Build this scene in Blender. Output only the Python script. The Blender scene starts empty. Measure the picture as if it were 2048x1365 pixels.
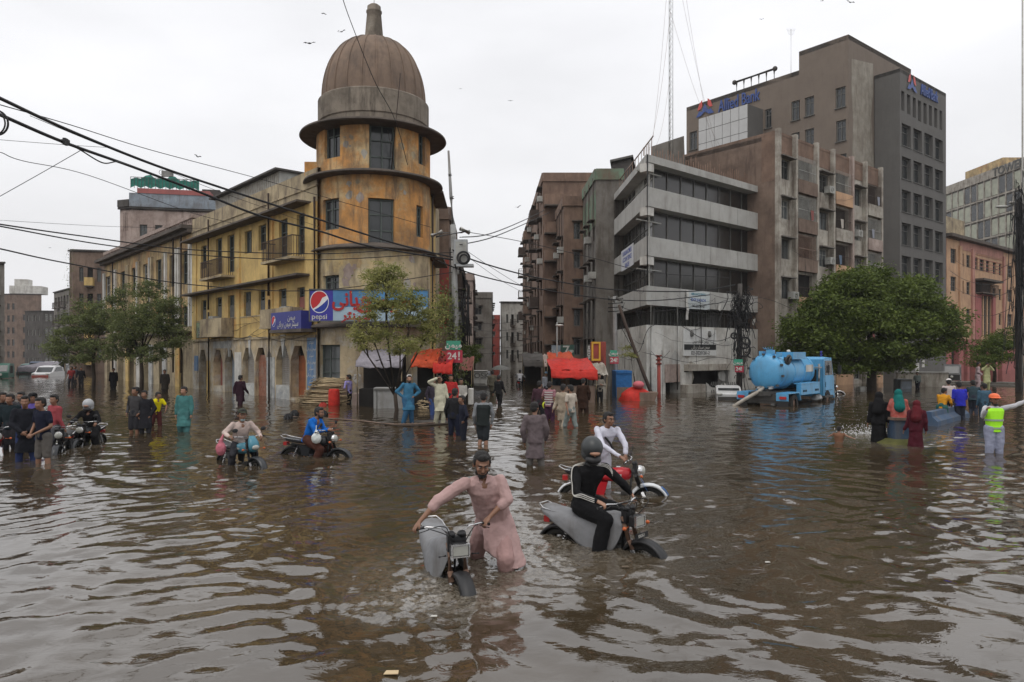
import bpy, math, random
import numpy as np
from mathutils import Vector, Matrix, noise
R = math.radians
random.seed(7); rng = np.random.default_rng(7)
S = bpy.context.scene
COL = S.collection
F, HY, CX, CH = 1428.0, 705.0, 1024.0, 2.45
GZ = -0.33   # street level under the flood water, whose mean surface is z = 0

# ------------------------------------------------------------------ camera, sky, sun, exposure
cam = bpy.data.cameras.new('camera'); camo = bpy.data.objects.new('camera', cam); COL.objects.link(camo)
camo.location = (0, 0, CH); camo.rotation_euler = (R(90), 0, 0)
cam.sensor_width = 36; cam.lens = 36 * F / 2048; cam.shift_y = 22.5 / 2048
cam.clip_start = 0.1; cam.clip_end = 3000
S.camera = camo
S.view_settings.view_transform = 'Standard'; S.view_settings.look = 'None'
S.view_settings.exposure = 0.0; S.view_settings.gamma = 1
S.view_settings.use_curve_mapping = False
try:
    S.cycles.max_bounces = 5; S.cycles.diffuse_bounces = 3; S.cycles.glossy_bounces = 3
    S.cycles.transmission_bounces = 2; S.cycles.caustics_reflective = False; S.cycles.caustics_refractive = False
except Exception: pass
W = bpy.data.worlds.new('World'); S.world = W; W.use_nodes = True
nt = W.node_tree; nt.nodes.clear()
SUN_EL, SUN_AZ = 62, 200
def N(nt, t, **k):
    n = nt.nodes.new(t)
    for a, b in k.items(): setattr(n, a, b)
    return n
out = N(nt, 'ShaderNodeOutputWorld'); bgA = N(nt, 'ShaderNodeBackground'); bgB = N(nt, 'ShaderNodeBackground'); mx = N(nt, 'ShaderNodeAddShader')
sky = N(nt, 'ShaderNodeTexSky'); sky.sky_type = 'NISHITA'; sky.sun_disc = False
sky.sun_elevation = R(SUN_EL); sky.sun_rotation = R(SUN_AZ); sky.air_density = 2; sky.dust_density = 6
bgA.inputs[1].default_value = 0.008
nt.links.new(sky.outputs[0], bgA.inputs[0])
# overcast cloud deck: brighter towards the zenith, soft mottling
tc = N(nt, 'ShaderNodeTexCoord'); sp = N(nt, 'ShaderNodeSeparateXYZ'); nt.links.new(tc.outputs['Generated'], sp.inputs[0])
mr = N(nt, 'ShaderNodeMapRange'); mr.inputs[1].default_value = 0; mr.inputs[2].default_value = 1; mr.inputs[3].default_value = 0.87; mr.inputs[4].default_value = 1.18
nt.links.new(sp.outputs[2], mr.inputs[0])
mp = N(nt, 'ShaderNodeMapping'); mp.inputs['Scale'].default_value = (1.6, 1.6, 4.5); nt.links.new(tc.outputs['Generated'], mp.inputs[0])
nz = N(nt, 'ShaderNodeTexNoise'); nz.inputs['Scale'].default_value = 1.7; nz.inputs['Detail'].default_value = 6; nz.inputs['Roughness'].default_value = .5
nt.links.new(mp.outputs[0], nz.inputs['Vector'])
m2 = N(nt, 'ShaderNodeMapRange'); m2.inputs[1].default_value = .3; m2.inputs[2].default_value = .7; m2.inputs[3].default_value = 0.90; m2.inputs[4].default_value = 1.07
nt.links.new(nz.outputs[0], m2.inputs[0])
mm = N(nt, 'ShaderNodeMath', operation='MULTIPLY'); nt.links.new(mr.outputs[0], mm.inputs[0]); nt.links.new(m2.outputs[0], mm.inputs[1])
bgB.inputs[0].default_value = (0.975, 0.975, 1.0, 1)
nt.links.new(mm.outputs[0], bgB.inputs[1])
nt.links.new(bgA.outputs[0], mx.inputs[0]); nt.links.new(bgB.outputs[0], mx.inputs[1]); nt.links.new(mx.outputs[0], out.inputs[0])
sl = bpy.data.lights.new('sun', 'SUN'); sl.energy = 0.8; sl.angle = R(35); sl.color = (1, .97, .92)
so = bpy.data.objects.new('sun', sl); COL.objects.link(so); so.rotation_euler = (R(90 - SUN_EL), 0, R(-20)); so.location = (0, 0, 60)

# ------------------------------------------------------------------ materials
MATS = {}
def sc(c): return tuple(c) + (1,) if len(c) == 3 else c
def pmat(name, col, rough=.85, var=.22, scale=1.2, stain=None, amt=.5, streak=False, bump=.15, bscale=18, metal=0, spec=.3, zst=None, patch=None, pth=.6):
    """procedural paint / plaster / cloth: mottled base colour, weather stains, fine relief"""
    m = bpy.data.materials.new(name); m.use_nodes = True; t = m.node_tree; b = t.nodes['Principled BSDF']
    L = t.links.new
    tc = N(t, 'ShaderNodeTexCoord')
    n1 = N(t, 'ShaderNodeTexNoise'); n1.inputs['Scale'].default_value = scale; n1.inputs['Detail'].default_value = 7; n1.inputs['Roughness'].default_value = .62
    L(tc.outputs['Object'], n1.inputs['Vector'])
    cr = N(t, 'ShaderNodeValToRGB'); cr.color_ramp.elements[0].position = .3; cr.color_ramp.elements[1].position = .7
    cr.color_ramp.elements[0].color = sc([c * (1 - var) for c in col]); cr.color_ramp.elements[1].color = sc([min(1, c * (1 + var * .6)) for c in col])
    L(n1.outputs[0], cr.inputs[0]); cur = cr.outputs[0]
    def layer(cur, colr, sscale, lo, hi, a, mscale=(1, 1, 1)):
        mp = N(t, 'ShaderNodeMapping'); mp.inputs['Scale'].default_value = mscale; mp.inputs['Location'].default_value = (sscale * 3.1, 1.7, sscale)
        L(tc.outputs['Object'], mp.inputs[0])
        n2 = N(t, 'ShaderNodeTexNoise'); n2.inputs['Scale'].default_value = sscale; n2.inputs['Detail'].default_value = 8; n2.inputs['Roughness'].default_value = .7
        L(mp.outputs[0], n2.inputs['Vector'])
        mr = N(t, 'ShaderNodeMapRange'); mr.inputs[1].default_value = lo; mr.inputs[2].default_value = hi; mr.inputs[3].default_value = 0; mr.inputs[4].default_value = a
        L(n2.outputs[0], mr.inputs[0])
        mi = N(t, 'ShaderNodeMix', data_type='RGBA'); L(mr.outputs[0], mi.inputs[0]); L(cur, mi.inputs[6]); mi.inputs[7].default_value = sc(colr)
        return mi.outputs[2]
    if patch: cur = layer(cur, patch, .45, pth - .08, pth + .06, .9)
    if stain:
        cur = layer(cur, stain, .8, .45, .68, amt)
        if streak: cur = layer(cur, stain, 2.2, .5, .66, amt * 1.1, (1, 1, .16))
        cur = layer(cur, [c * .5 for c in stain], 3.5, .6, .75, amt * .8)
    L(cur, b.inputs['Base Color'])
    b.inputs['Roughness'].default_value = rough; b.inputs['Metallic'].default_value = metal; b.inputs['Specular IOR Level'].default_value = spec
    if bump:
        n3 = N(t, 'ShaderNodeTexNoise'); n3.inputs['Scale'].default_value = bscale; n3.inputs['Detail'].default_value = 4; L(tc.outputs['Object'], n3.inputs['Vector'])
        bp = N(t, 'ShaderNodeBump'); bp.inputs['Strength'].default_value = bump; bp.inputs['Distance'].default_value = .03; L(n3.outputs[0], bp.inputs['Height']); L(bp.outputs[0], b.inputs['Normal'])
    MATS[name] = m; return m
def cloth(name, col, var=.2, rough=.9): return pmat(name, col, rough, var, 5, None, bump=.5, bscale=14, spec=.15)
def cmat(col, rough=.5, metal=0, tag=''):
    k = f'{tag}paint_%d_%d_%d_%d' % (*[int(c * 255) for c in col], int(rough * 10 + metal * 100))
    if k not in MATS: pmat(k, col, rough, .12, 6, None, bump=.05, metal=metal, spec=.5)
    return MATS[k]
BROWNG = (.13, .105, .08); GREYG = (.09, .085, .08)
M = dict(
    yellow=pmat('yellow_plaster', (.64, .46, .18), .9, .22, .9, (.28, .19, .10), .55, True, .25, patch=(.62, .32, .10), pth=.63),
    orange=pmat('orange_plaster', (.60, .30, .10), .9, .30, .9, (.17, .12, .08), .8, True, .25, patch=(.60, .47, .27), pth=.57),
    ochre=pmat('ochre_plaster', (.50, .37, .19), .9, .3, .8, (.15, .11, .08), .75, True, .25, patch=(.5, .25, .1)),
    lowwall=pmat('ground_floor_plaster', (.52, .42, .27), .9, .28, 1.1, (.17, .13, .10), .7, True, .25, patch=(.50, .50, .47), pth=.55),
    paleyellow=pmat('pale_yellow_plaster', (.56, .46, .29), .9, .28, .9, (.17, .13, .09), .75, True, .25, patch=(.60, .42, .16), pth=.58),
    parapet=pmat('weathered_parapet', (.45, .37, .24), .95, .25, .8, (.13, .10, .08), .75, True, .25),
    ledge=pmat('mossy_ledge', (.12, .10, .085), .95, .35, 2, (.05, .045, .04), .6, False, .3),
    dome=pmat('dome_cement', (.215, .155, .115), .9, .2, .8, (.11, .085, .07), .7, True, .25),
    drum=pmat('stained_drum', (.24, .205, .165), .95, .25, 1.2, (.09, .075, .06), .95, True, .25, patch=(.44, .41, .35), pth=.62),
    white=pmat('whitewash', (.60, .59, .55), .9, .18, 1.0, (.20, .17, .14), .5, True, .2),
    whitegr=pmat('graffiti_whitewash', (.50, .50, .47), .9, .25, 3.0, (.10, .12, .16), .8, False, .2),
    band=pmat('grey_band_paint', (.42, .415, .39), .8, .08, .7, (.20, .18, .16), .4, True, .1),
    cream=pmat('dirty_cream', (.42, .39, .335), .9, .25, .8, (.12, .09, .07), .7, True, .2),
    brown=pmat('brown_plaster', (.21, .15, .115), .9, .25, .8, (.10, .07, .055), .7, True, .2),
    redbrown=pmat('red_brown_plaster', (.225, .15, .11), .9, .25, .9, (.10, .065, .05), .6, True, .2),
    bank=pmat('bank_brown', (.185, .15, .12), .85, .10, .4, (.14, .11, .09), .35, True, .1, patch=(.24, .22, .19), pth=.72),
    bankgrey=pmat('bank_grey', (.125, .12, .112), .8, .08, .5, (.09, .085, .08), .3, True, .1),
    bankpatch=pmat('bare_cement_patch', (.30, .275, .23), .9, .2, 1.5, (.16, .13, .10), .6, True, .2),
    pink=pmat('pink_plaster', (.46, .24, .19), .9, .15, .8, (.24, .12, .10), .5, True, .15),
    peach=pmat('peach_plaster', (.52, .33, .20), .9, .15, .8, (.28, .17, .12), .5, True, .15),
    rose=pmat('rose_plaster', (.38, .13, .12), .9, .2, .8, (.22, .10, .09), .5, True, .15),
    green=pmat('faded_green_plaster', (.16, .24, .17), .95, .35, .9, (.16, .11, .08), .8, True, .2),
    greyb=pmat('grey_concrete', (.20, .185, .165), .9, .25, .8, (.09, .075, .06), .7, True, .2),
    greyd=pmat('dark_concrete', (.10, .092, .085), .9, .25, .9, (.05, .045, .04), .7, True, .2),
    pinkw=pmat('pale_pink_plaster', (.40, .32, .28), .9, .22, .9, (.17, .12, .10), .7, True, .2),
    red=pmat('faded_red_wall', (.33, .07, .055), .9, .25, .9, (.10, .05, .04), .6, True, .2),
    brick=pmat('red_brick_infill', (.30, .12, .075), .95, .35, 5, (.35, .28, .22), .7, False, .6, bscale=9),
    bluewall=pmat('blue_painted_wall', (.10, .20, .36), .85, .25, 2, (.30, .32, .34), .6, True, .15),
    greyblue=pmat('grey_blue_plaster', (.26, .30, .34), .9, .25, 1.5, (.12, .10, .09), .6, True, .15),
    shutter=pmat('shutter_metal', (.33, .31, .28), .6, .15, 1.5, (.14, .11, .09), .5, True, .1),
    doororange=pmat('orange_brown_door', (.30, .095, .035), .7, .2, 1.5, (.12, .06, .04), .5, True, .1),
    doorpink=pmat('dull_red_door', (.30, .11, .09), .8, .2, 1.5, (.15, .08, .06), .5, True, .1),
    frame=pmat('weathered_grey_frame', (.13, .13, .12), .75, .3, 5, (.07, .06, .05), .5, False, .1),
    gframe=pmat('greenish_frame', (.10, .12, .11), .7, .3, 5, (.05, .05, .045), .5, False, .1),
    wframe=pmat('pale_frame', (.40, .40, .37), .7, .2, 3, (.15, .12, .1), .5, False, .1),
    pipe=pmat('rusty_pipe', (.07, .05, .04), .8, .3, 4, None),
    cable=pmat('black_cable', (.018, .018, .019), .6, .1, 4, None, bump=0),
    steel=pmat('galvanised_steel', (.35, .36, .36), .45, .15, 4, (.2, .17, .15), .4, metal=.6, spec=.5),
    pole=pmat('grey_concrete_pole', (.30, .30, .29), .85, .15, 2, (.15, .13, .11), .5, True),
    bark=pmat('bark', (.055, .042, .032), .95, .35, 5, None, bump=.8),
    wood=pmat('pale_cane', (.46, .36, .22), .85, .3, 9, (.18, .12, .07), .6, bump=.4),
    tarp_r=cloth('red_tarpaulin', (.50, .035, .025), .3, .6), tarp_o=cloth('orange_tarpaulin', (.47, .07, .025), .3, .6),
    tarp_g=cloth('grey_tarpaulin', (.30, .28, .31), .3, .7), tarp_b=cloth('blue_tarpaulin', (.03, .13, .33), .3, .6),
    cover=pmat('grey_bike_cover', (.23, .235, .245), .75, .12, 3, (.11, .10, .09), .6, True, .3, bscale=12),
    black=cmat((.012, .012, .013), .5), tyre=pmat('tyre_rubber', (.016, .016, .016), .8, .3, 8, (.08, .07, .05), .5),
    chrome=pmat('worn_chrome', (.60, .60, .60), .2, .1, 6, (.25, .2, .16), .35, metal=.95, spec=.5, bump=.05),
    rust=pmat('rusty_chrome', (.28, .18, .13), .45, .3, 12, (.12, .05, .03), .6, metal=.5, bump=.3),
    engine=pmat('dirty_engine', (.09, .088, .083), .55, .3, 8, (.05, .04, .03), .5, metal=.5),
    skin=pmat('brown_skin', (.24, .125, .078), .5, .12, 8, None, bump=.08, bscale=60, spec=.4),
    skin2=pmat('tan_skin', (.34, .185, .12), .5, .12, 8, None, bump=.08, bscale=60, spec=.4),
    hair=pmat('black_hair', (.012, .010, .009), .55, .3, 30, None, bump=.8, bscale=90, spec=.4),
    eye=cmat((.02, .015, .012), .15), eyew=cmat((.45, .42, .40), .3),
    truck=pmat('truck_blue_paint', (.10, .37, .64), .35, .10, .9, (.08, .16, .24), .35, True, .04, spec=.5),
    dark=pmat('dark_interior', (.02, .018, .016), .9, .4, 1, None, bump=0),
)
def glassm(name, col, rough=.12, tint=None):
    m = pmat(name, col, rough, .35, .7, None, bump=.04, bscale=2.5, spec=.6); return m
M['glass'] = glassm('dark_window_glass', (.030, .034, .036)); M['glassp'] = glassm('dusty_window_glass', (.10, .11, .11), .35)
M['glassb'] = glassm('tinted_curtain_glass', (.026, .024, .022), .22); M['glassg'] = glassm('green_tinted_glass', (.33, .34, .25), .3)
M['headlamp'] = glassm('lamp_glass', (.42, .42, .38), .12)
def leafm(name, col, dry=None):
    m = bpy.data.materials.new(name); m.use_nodes = True; t = m.node_tree; L = t.links.new; b = t.nodes['Principled BSDF']
    g = N(t, 'ShaderNodeTexCoord'); n1 = N(t, 'ShaderNodeTexNoise'); n1.inputs['Scale'].default_value = .9; n1.inputs['Detail'].default_value = 9; n1.inputs['Roughness'].default_value = .75
    L(g.outputs['Object'], n1.inputs['Vector']); cr = N(t, 'ShaderNodeValToRGB'); e = cr.color_ramp.elements
    e[0].position = .33; e[0].color = sc([c * .55 for c in col]); e[1].position = .68; e[1].color = sc(dry or [c * 1.7 for c in col])
    L(n1.outputs[0], cr.inputs[0]); L(cr.outputs[0], b.inputs['Base Color']); b.inputs['Roughness'].default_value = .6; b.inputs['Specular IOR Level'].default_value = .25
    tr = N(t, 'ShaderNodeBsdfTranslucent'); L(cr.outputs[0], tr.inputs[0]); ms = N(t, 'ShaderNodeMixShader'); ms.inputs[0].default_value = .3
    L(b.outputs[0], ms.inputs[1]); L(tr.outputs[0], ms.inputs[2]); L(ms.outputs[0], t.nodes['Material Output'].inputs[0]); return m
M['leaf'] = leafm('broad_tree_leaves', (.062, .105, .02), (.17, .22, .045)); M['leaf2'] = leafm('dusty_tree_leaves', (.08, .115, .04), (.22, .25, .09)); M['leaf3'] = leafm('light_tree_leaves', (.20, .25, .07), (.42, .40, .14))

# ------------------------------------------------------------------ mesh building
def V(*a): return Vector(a)
def P(px, py, d): return V((px - CX) / F * d, d, CH + (HY - py) / F * d)
def PG(px, py, z=0):
    d = F * (CH - z) / (py - HY); return V((px - CX) / F * d, d, z)
def tag(o, label=None, cat=None, group=None, kind=None):
    for k, v in (('label', label), ('category', cat), ('group', group), ('kind', kind)):
        if v: o[k] = v
    return o
def thing(name, label, cat, loc=(0, 0, 0), rot=0, group=None):
    o = bpy.data.objects.new(name, None); COL.objects.link(o); o.location = loc; o.rotation_euler = (0, 0, rot); o.empty_display_size = .2
    return tag(o, label, cat, group)
def frame_of(d):
    d = Vector(d).normalized(); a = V(0, 0, 1) if abs(d.z) < .9 else V(1, 0, 0); x = d.cross(a).normalized(); return x, x.cross(d).normalized()
class MB:
    def __init__(s): s.v = []; s.f = []; s.sm = []
    def add(s, vs, fs, smooth=False):
        n = len(s.v); s.v += [tuple(v) for v in vs]; s.f += [tuple(i + n for i in f) for f in fs]; s.sm += [smooth] * len(fs); return s
    def hexa(s, p): return s.add(p, [(0, 3, 2, 1), (4, 5, 6, 7), (0, 1, 5, 4), (1, 2, 6, 5), (2, 3, 7, 6), (3, 0, 4, 7)])
    def box(s, c, d, B=None):
        c = Vector(c); B = B or Matrix.Identity(3); x, y, z = [Vector(B.col[i]) * d[i] / 2 for i in range(3)]
        return s.hexa([c - x - y - z, c + x - y - z, c + x + y - z, c - x + y - z, c - x - y + z, c + x - y + z, c + x + y + z, c - x + y + z])
    def tube(s, pts, r, n=8, cap=True, smooth=True, flat=1.0):
        pts = [Vector(p) for p in pts]; k = len(pts); rs = r if isinstance(r, (list, tuple)) else [r] * k; vs = []; fs = []; x0 = None
        for i, p in enumerate(pts):
            d = (pts[min(i + 1, k - 1)] - pts[max(i - 1, 0)]); x, y = frame_of(d)
            if x0 is not None:
                dn = d.normalized(); xx = x0 - dn * x0.dot(dn)
                if xx.length > 1e-5: x = xx.normalized(); y = dn.cross(x)
            x0 = x
            for j in range(n):
                a = 2 * math.pi * j / n; vs.append(p + (x * math.cos(a) + y * math.sin(a) * flat) * rs[i])
        for i in range(k - 1):
            for j in range(n): a = i * n + j; b = i * n + (j + 1) % n; fs.append((a, b, b + n, a + n))
        if cap: fs += [tuple(range(n))[::-1], tuple(range((k - 1) * n, k * n))]
        return s.add(vs, fs, smooth)
    def capsule(s, p0, p1, r0, r1, n=10):
        p0 = Vector(p0); p1 = Vector(p1); d = (p1 - p0); d = d.normalized() if d.length > 1e-6 else V(0, 0, 1); pts = []; rs = []
        for a in (80, 55, 25): pts.append(p0 - d * r0 * math.sin(R(a))); rs.append(r0 * math.cos(R(a)))
        pts += [p0, p1]; rs += [r0, r1]
        for a in (25, 55, 80): pts.append(p1 + d * r1 * math.sin(R(a))); rs.append(r1 * math.cos(R(a)))
        return s.tube(pts, rs, n)
    def chain(s, pts, rs, n=10):
        for i in range(len(pts) - 1): s.capsule(pts[i], pts[i + 1], rs[i], rs[i + 1], n)
        return s
    def ell(s, c, r, B=None, n=12, m=8):
        c = Vector(c); r = (r, r, r) if not hasattr(r, '__len__') else r; B = B or Matrix.Identity(3); vs = []; fs = []
        for i in range(1, m):
            t = math.pi * i / m
            for j in range(n):
                a = 2 * math.pi * j / n; vs.append(c + B @ V(r[0] * math.sin(t) * math.cos(a), r[1] * math.sin(t) * math.sin(a), r[2] * math.cos(t)))
        T = len(vs); vs += [c + B @ V(0, 0, r[2]), c - B @ V(0, 0, r[2])]
        for i in range(m - 2):
            for j in range(n): a = i * n + j; b = i * n + (j + 1) % n; fs.append((a, a + n, b + n, b))
        for j in range(n): fs.append((T, j, (j + 1) % n)); fs.append((T + 1, (m - 2) * n + (j + 1) % n, (m - 2) * n + j))
        return s.add(vs, fs, True)
    def loft(s, rings, smooth=True, cap=True, closed=True):
        n = len(rings[0]); vs = [Vector(p) for r in rings for p in r]; fs = []
        for i in range(len(rings) - 1):
            for j in range(n if closed else n - 1): a = i * n + j; b = i * n + (j + 1) % n; fs.append((a, b, b + n, a + n))
        if cap and closed: fs += [tuple(range(n))[::-1], tuple(range((len(rings) - 1) * n, len(rings) * n))]
        return s.add(vs, fs, smooth)
    def lathe(s, c, prof, n=32, smooth=True, a0=0, a1=360, cap=True):
        c = Vector(c); full = abs(a1 - a0) >= 359.9; k = n if full else n + 1; rings = []
        for (r, z) in prof: rings.append([c + V(r * math.cos(R(a0 + (a1 - a0) * j / n)), r * math.sin(R(a0 + (a1 - a0) * j / n)), z) for j in range(k)])
        return s.loft(rings, smooth, cap, full)
    def torus(s, c, R0, r, axis, n=28, m=8, a0=0, a1=360, sx=1.0):
        x, y = frame_of(axis); ax = Vector(axis).normalized(); c = Vector(c); rings = []; full = abs(a1 - a0) > 359
        for i in range(n + (0 if full else 1)):
            a = R(a0 + (a1 - a0) * i / n); d = x * math.cos(a) + y * math.sin(a); rings.append([c + d * (R0 + r * math.cos(2 * math.pi * j / m)) + ax * r * sx * math.sin(2 * math.pi * j / m) for j in range(m)])
        if full: rings.append(rings[0])
        return s.loft(rings, True, not full)
    def build(s, name, mat=None, parent=None, off=None, world=False, loc=None):
        me = bpy.data.meshes.new(name); vs = s.v
        if off is None and parent is not None and world:
            off = parent.matrix_basis.inverted() if parent.parent is None else (parent.parent.matrix_basis @ parent.matrix_basis).inverted()
            vs = [tuple(off @ Vector(v)) for v in vs]
        if loc is not None: l = Vector(loc); vs = [tuple(Vector(v) - l) for v in vs]
        me.from_pydata(vs, [], s.f); me.polygons.foreach_set('use_smooth', s.sm); me.update()
        if mat: me.materials.append(mat)
        o = bpy.data.objects.new(name, me); COL.objects.link(o)
        if loc is not None: o.location = loc
        if parent is not None: o.parent = parent
        return o
def arr_mesh(name, v, f, mat, smooth=True, parent=None):
    me = bpy.data.meshes.new(name); v = np.asarray(v, dtype=np.float32); f = np.asarray(f, dtype=np.int32); k = f.shape[1]
    me.vertices.add(len(v)); me.vertices.foreach_set('co', v.ravel()); me.loops.add(f.size); me.loops.foreach_set('vertex_index', f.ravel())
    me.polygons.add(len(f)); me.polygons.foreach_set('loop_start', np.arange(len(f), dtype=np.int32) * k)
    me.polygons.foreach_set('loop_total', np.full(len(f), k, dtype=np.int32)); me.polygons.foreach_set('use_smooth', np.full(len(f), smooth)); me.update(calc_edges=True)
    me.materials.append(mat); o = bpy.data.objects.new(name, me); COL.objects.link(o)
    if parent is not None: o.parent = parent
    return o
def copy_tree(o, parent=None):
    c = o.copy(); COL.objects.link(c); c.parent = parent
    for ch in [x for x in bpy.data.objects if x.parent == o]: copy_tree(ch, c)
    return c
def text(body, size, mat, parent, M4, ext=.01, name='lettering', bold=0, align='CENTER', sx=1, world=False):
    cu = bpy.data.curves.new(name, 'FONT'); cu.body = body; cu.size = size; cu.extrude = ext; cu.offset = bold; cu.align_x = align; cu.align_y = 'CENTER'; cu.resolution_u = 3
    cu.materials.append(mat); o = bpy.data.objects.new(name, cu); COL.objects.link(o)
    mw = M4 @ Matrix.Diagonal((sx, 1, 1, 1))
    if parent is not None:
        o.parent = parent
        base = parent.matrix_basis if parent.parent is None else parent.parent.matrix_basis @ parent.matrix_basis
        mw = base.inverted() @ mw
    o.matrix_basis = mw; return o

# ------------------------------------------------------------------ facades: vertical planes seen by the camera
class Fac:
    def __init__(s, A, B, z0=GZ):
        s.A = V(A[0], A[1], 0); s.B = V(B[0], B[1], 0); s.U = (s.B - s.A).normalized(); s.L = (s.B - s.A).length; s.N = V(s.U.y, -s.U.x, 0)
    def pt(s, u, z, o=0): return s.A + s.U * u + s.N * o + V(0, 0, z)
    def u(s, px):
        k = (px - CX) / F; return (k * s.A.y - s.A.x) / (s.U.x - k * s.U.y)
    def z(s, px, py): return CH + (HY - py) / F * s.pt(s.u(px), 0).y
    def rect(s, x0, yt, x1, yb):
        xm = (x0 + x1) / 2; return (s.u(x0), s.u(x1), s.z(xm, yb), s.z(xm, yt))
    def bar(s, mb, u0, u1, z0, z1, o0, o1): return mb.hexa([s.pt(u0, z0, o1), s.pt(u1, z0, o1), s.pt(u1, z0, o0), s.pt(u0, z0, o0), s.pt(u0, z1, o1), s.pt(u1, z1, o1), s.pt(u1, z1, o0), s.pt(u0, z1, o0)])
    def M4(s, u, z, o=0):
        p = s.pt(u, z, o); return Matrix(((s.U.x, 0, s.N.x, p.x), (s.U.y, 0, s.N.y, p.y), (0, 1, 0, p.z), (0, 0, 0, 1)))
    def sub(s, o): return Fac(s.A + s.N * o, s.B + s.N * o)
def wall(mb, f, u0, u1, z0, z1, holes, dep=.25, solid=None):
    """front skin with true openings and reveals"""
    hs = [h for h in holes if h[1] > u0 and h[0] < u1 and h[3] > z0 and h[2] < z1]
    us = sorted({u0, u1, *[min(max(x, u0), u1) for h in hs for x in h[:2]]}); zs = sorted({z0, z1, *[min(max(x, z0), z1) for h in hs for x in h[2:4]]})
    for i in range(len(us) - 1):
        for j in range(len(zs) - 1):
            if us[i + 1] - us[i] < 1e-5 or zs[j + 1] - zs[j] < 1e-5: continue
            um = (us[i] + us[i + 1]) / 2; zm = (zs[j] + zs[j + 1]) / 2
            if any(h[0] < um < h[1] and h[2] < zm < h[3] for h in hs): continue
            mb.add([f.pt(us[i], zs[j]), f.pt(us[i + 1], zs[j]), f.pt(us[i + 1], zs[j + 1]), f.pt(us[i], zs[j + 1])], [(0, 1, 2, 3)])
    for h in hs:
        a, b, c, d = max(h[0], u0), min(h[1], u1), max(h[2], z0), min(h[3], z1)
        q = [f.pt(a, c), f.pt(b, c), f.pt(b, d), f.pt(a, d)]; w = [f.pt(a, c, -dep), f.pt(b, c, -dep), f.pt(b, d, -dep), f.pt(a, d, -dep)]
        mb.add(q + w, [(0, 4, 5, 1), (1, 5, 6, 2), (2, 6, 7, 3), (3, 7, 4, 0)])
def window(f, r, parent, fm='frame', gm='glass', dep=.2, nx=2, ny=2, fw=.07, open_dark=False, sill=0, grille=0, hood=0, hm='ledge', lit=None):
    a, b, c, d = r; mb = MB()
    f.bar(mb, a, b, c, c + fw, -dep, -dep + .06); f.bar(mb, a, b, d - fw, d, -dep, -dep + .06)
    f.bar(mb, a, a + fw, c + fw, d - fw, -dep, -dep + .06); f.bar(mb, b - fw, b, c + fw, d - fw, -dep, -dep + .06)
    t = fw * .35
    for i in range(1, nx): u = a + (b - a) * i / nx; f.bar(mb, u - t, u + t, c + fw, d - fw, -dep, -dep + .045)
    for i in range(1, ny):
        z = c + (d - c) * (i / ny if ny > 2 else .68); f.bar(mb, a + fw, b - fw, z - t, z + t, -dep, -dep + .04)
    for i in range(1, grille): u = a + (b - a) * i / grille; f.bar(mb, u - .012, u + .012, c, d, -.05, -.03)
    if sill: f.bar(mb, a - .08, b + .08, c - .08, c - .003, -.02, sill)
    w = mb.build('window', M[fm], parent, world=True)
    g = MB(); f.bar(g, a + fw * .5, b - fw * .5, c + fw * .5, d - fw * .5, -dep - .04, -dep - .01); g.build('pane', M[gm], w, world=True)
    if hood:
        h = MB(); f.bar(h, a - .15, b + .15, d + .04, d + .12, 0.003, hood); h.build('window_hood', M[hm], parent, world=True)
    return w
def quadslab(mb, pts, z0, z1):
    n = len(pts); mb.add([(p[0], p[1], z0) for p in pts] + [(p[0], p[1], z1) for p in pts], [tuple(range(n))[::-1], tuple(range(n, 2 * n))] + [(i, (i + 1) % n, (i + 1) % n + n, i + n) for i in range(n)])
def railing(f, parent, u0, u1, z0, z1, o=.7, mat='pipe', slab='ledge', step=.14, name='balcony', solid=False, sides=True, slabt=.12):
    """a balcony: slab with a child railing"""
    mb = MB(); f.bar(mb, u0, u1, z0 - slabt, z0, .003, o + .05); s = mb.build(name, M[slab], parent, world=True); r = MB()
    if solid:
        f.bar(r, u0, u1, z0, z1, o - .06, o)
        if sides: f.bar(r, u0, u0 + .06, z0, z1, .003, o - .06); f.bar(r, u1 - .06, u1, z0, z1, .003, o - .06)
    else:
        f.bar(r, u0, u1, z1 - .05, z1, o - .04, o); f.bar(r, u0, u1, z0 + .05, z0 + .08, o - .03, o - .01)
        u = u0
        while u < u1: f.bar(r, u, u + .025, z0 + .08, z1 - .05, o - .035, o - .01); u += step
        if sides:
            for e in (u0, u1 - .03):
                f.bar(r, e, e + .03, z1 - .05, z1, .003, o - .04); q = .1
                while q < o - .05: f.bar(r, e, e + .025, z0, z1 - .05, q, q + .025); q += step
    r.build('railing', M[mat], s, world=True); return s
def hitline(px, A, k):
    """where the ray of column px meets the ground line from A heading (k, 1)"""
    q = (px - CX) / F; t = (A[0] - q * A[1]) / (q - k); return (A[0] + k * t, A[1] + t)
def shape_block(name, label, pts, z1, mat, roofmat='ledge', parapet=0, group=None, z0=GZ, cat='building'):
    """closed block over corner points given left..corner..right..back; returns the thing and its facades (walls added later)"""
    B = thing(name, label, cat, (pts[0][0], pts[0][1], z0), 0, group)
    r = MB(); quadslab(r, pts, z1 - .3, z1); r.build('roof', M[roofmat], B, world=True); return B
def closeback(mb, pts, i0, z0, z1):
    n = len(pts)
    for i in range(i0, n):
        a, b = pts[i], pts[(i + 1) % n]; mb.add([(a[0], a[1], z0), (b[0], b[1], z0), (b[0], b[1], z1), (a[0], a[1], z1)], [(0, 1, 2, 3)])
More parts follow.
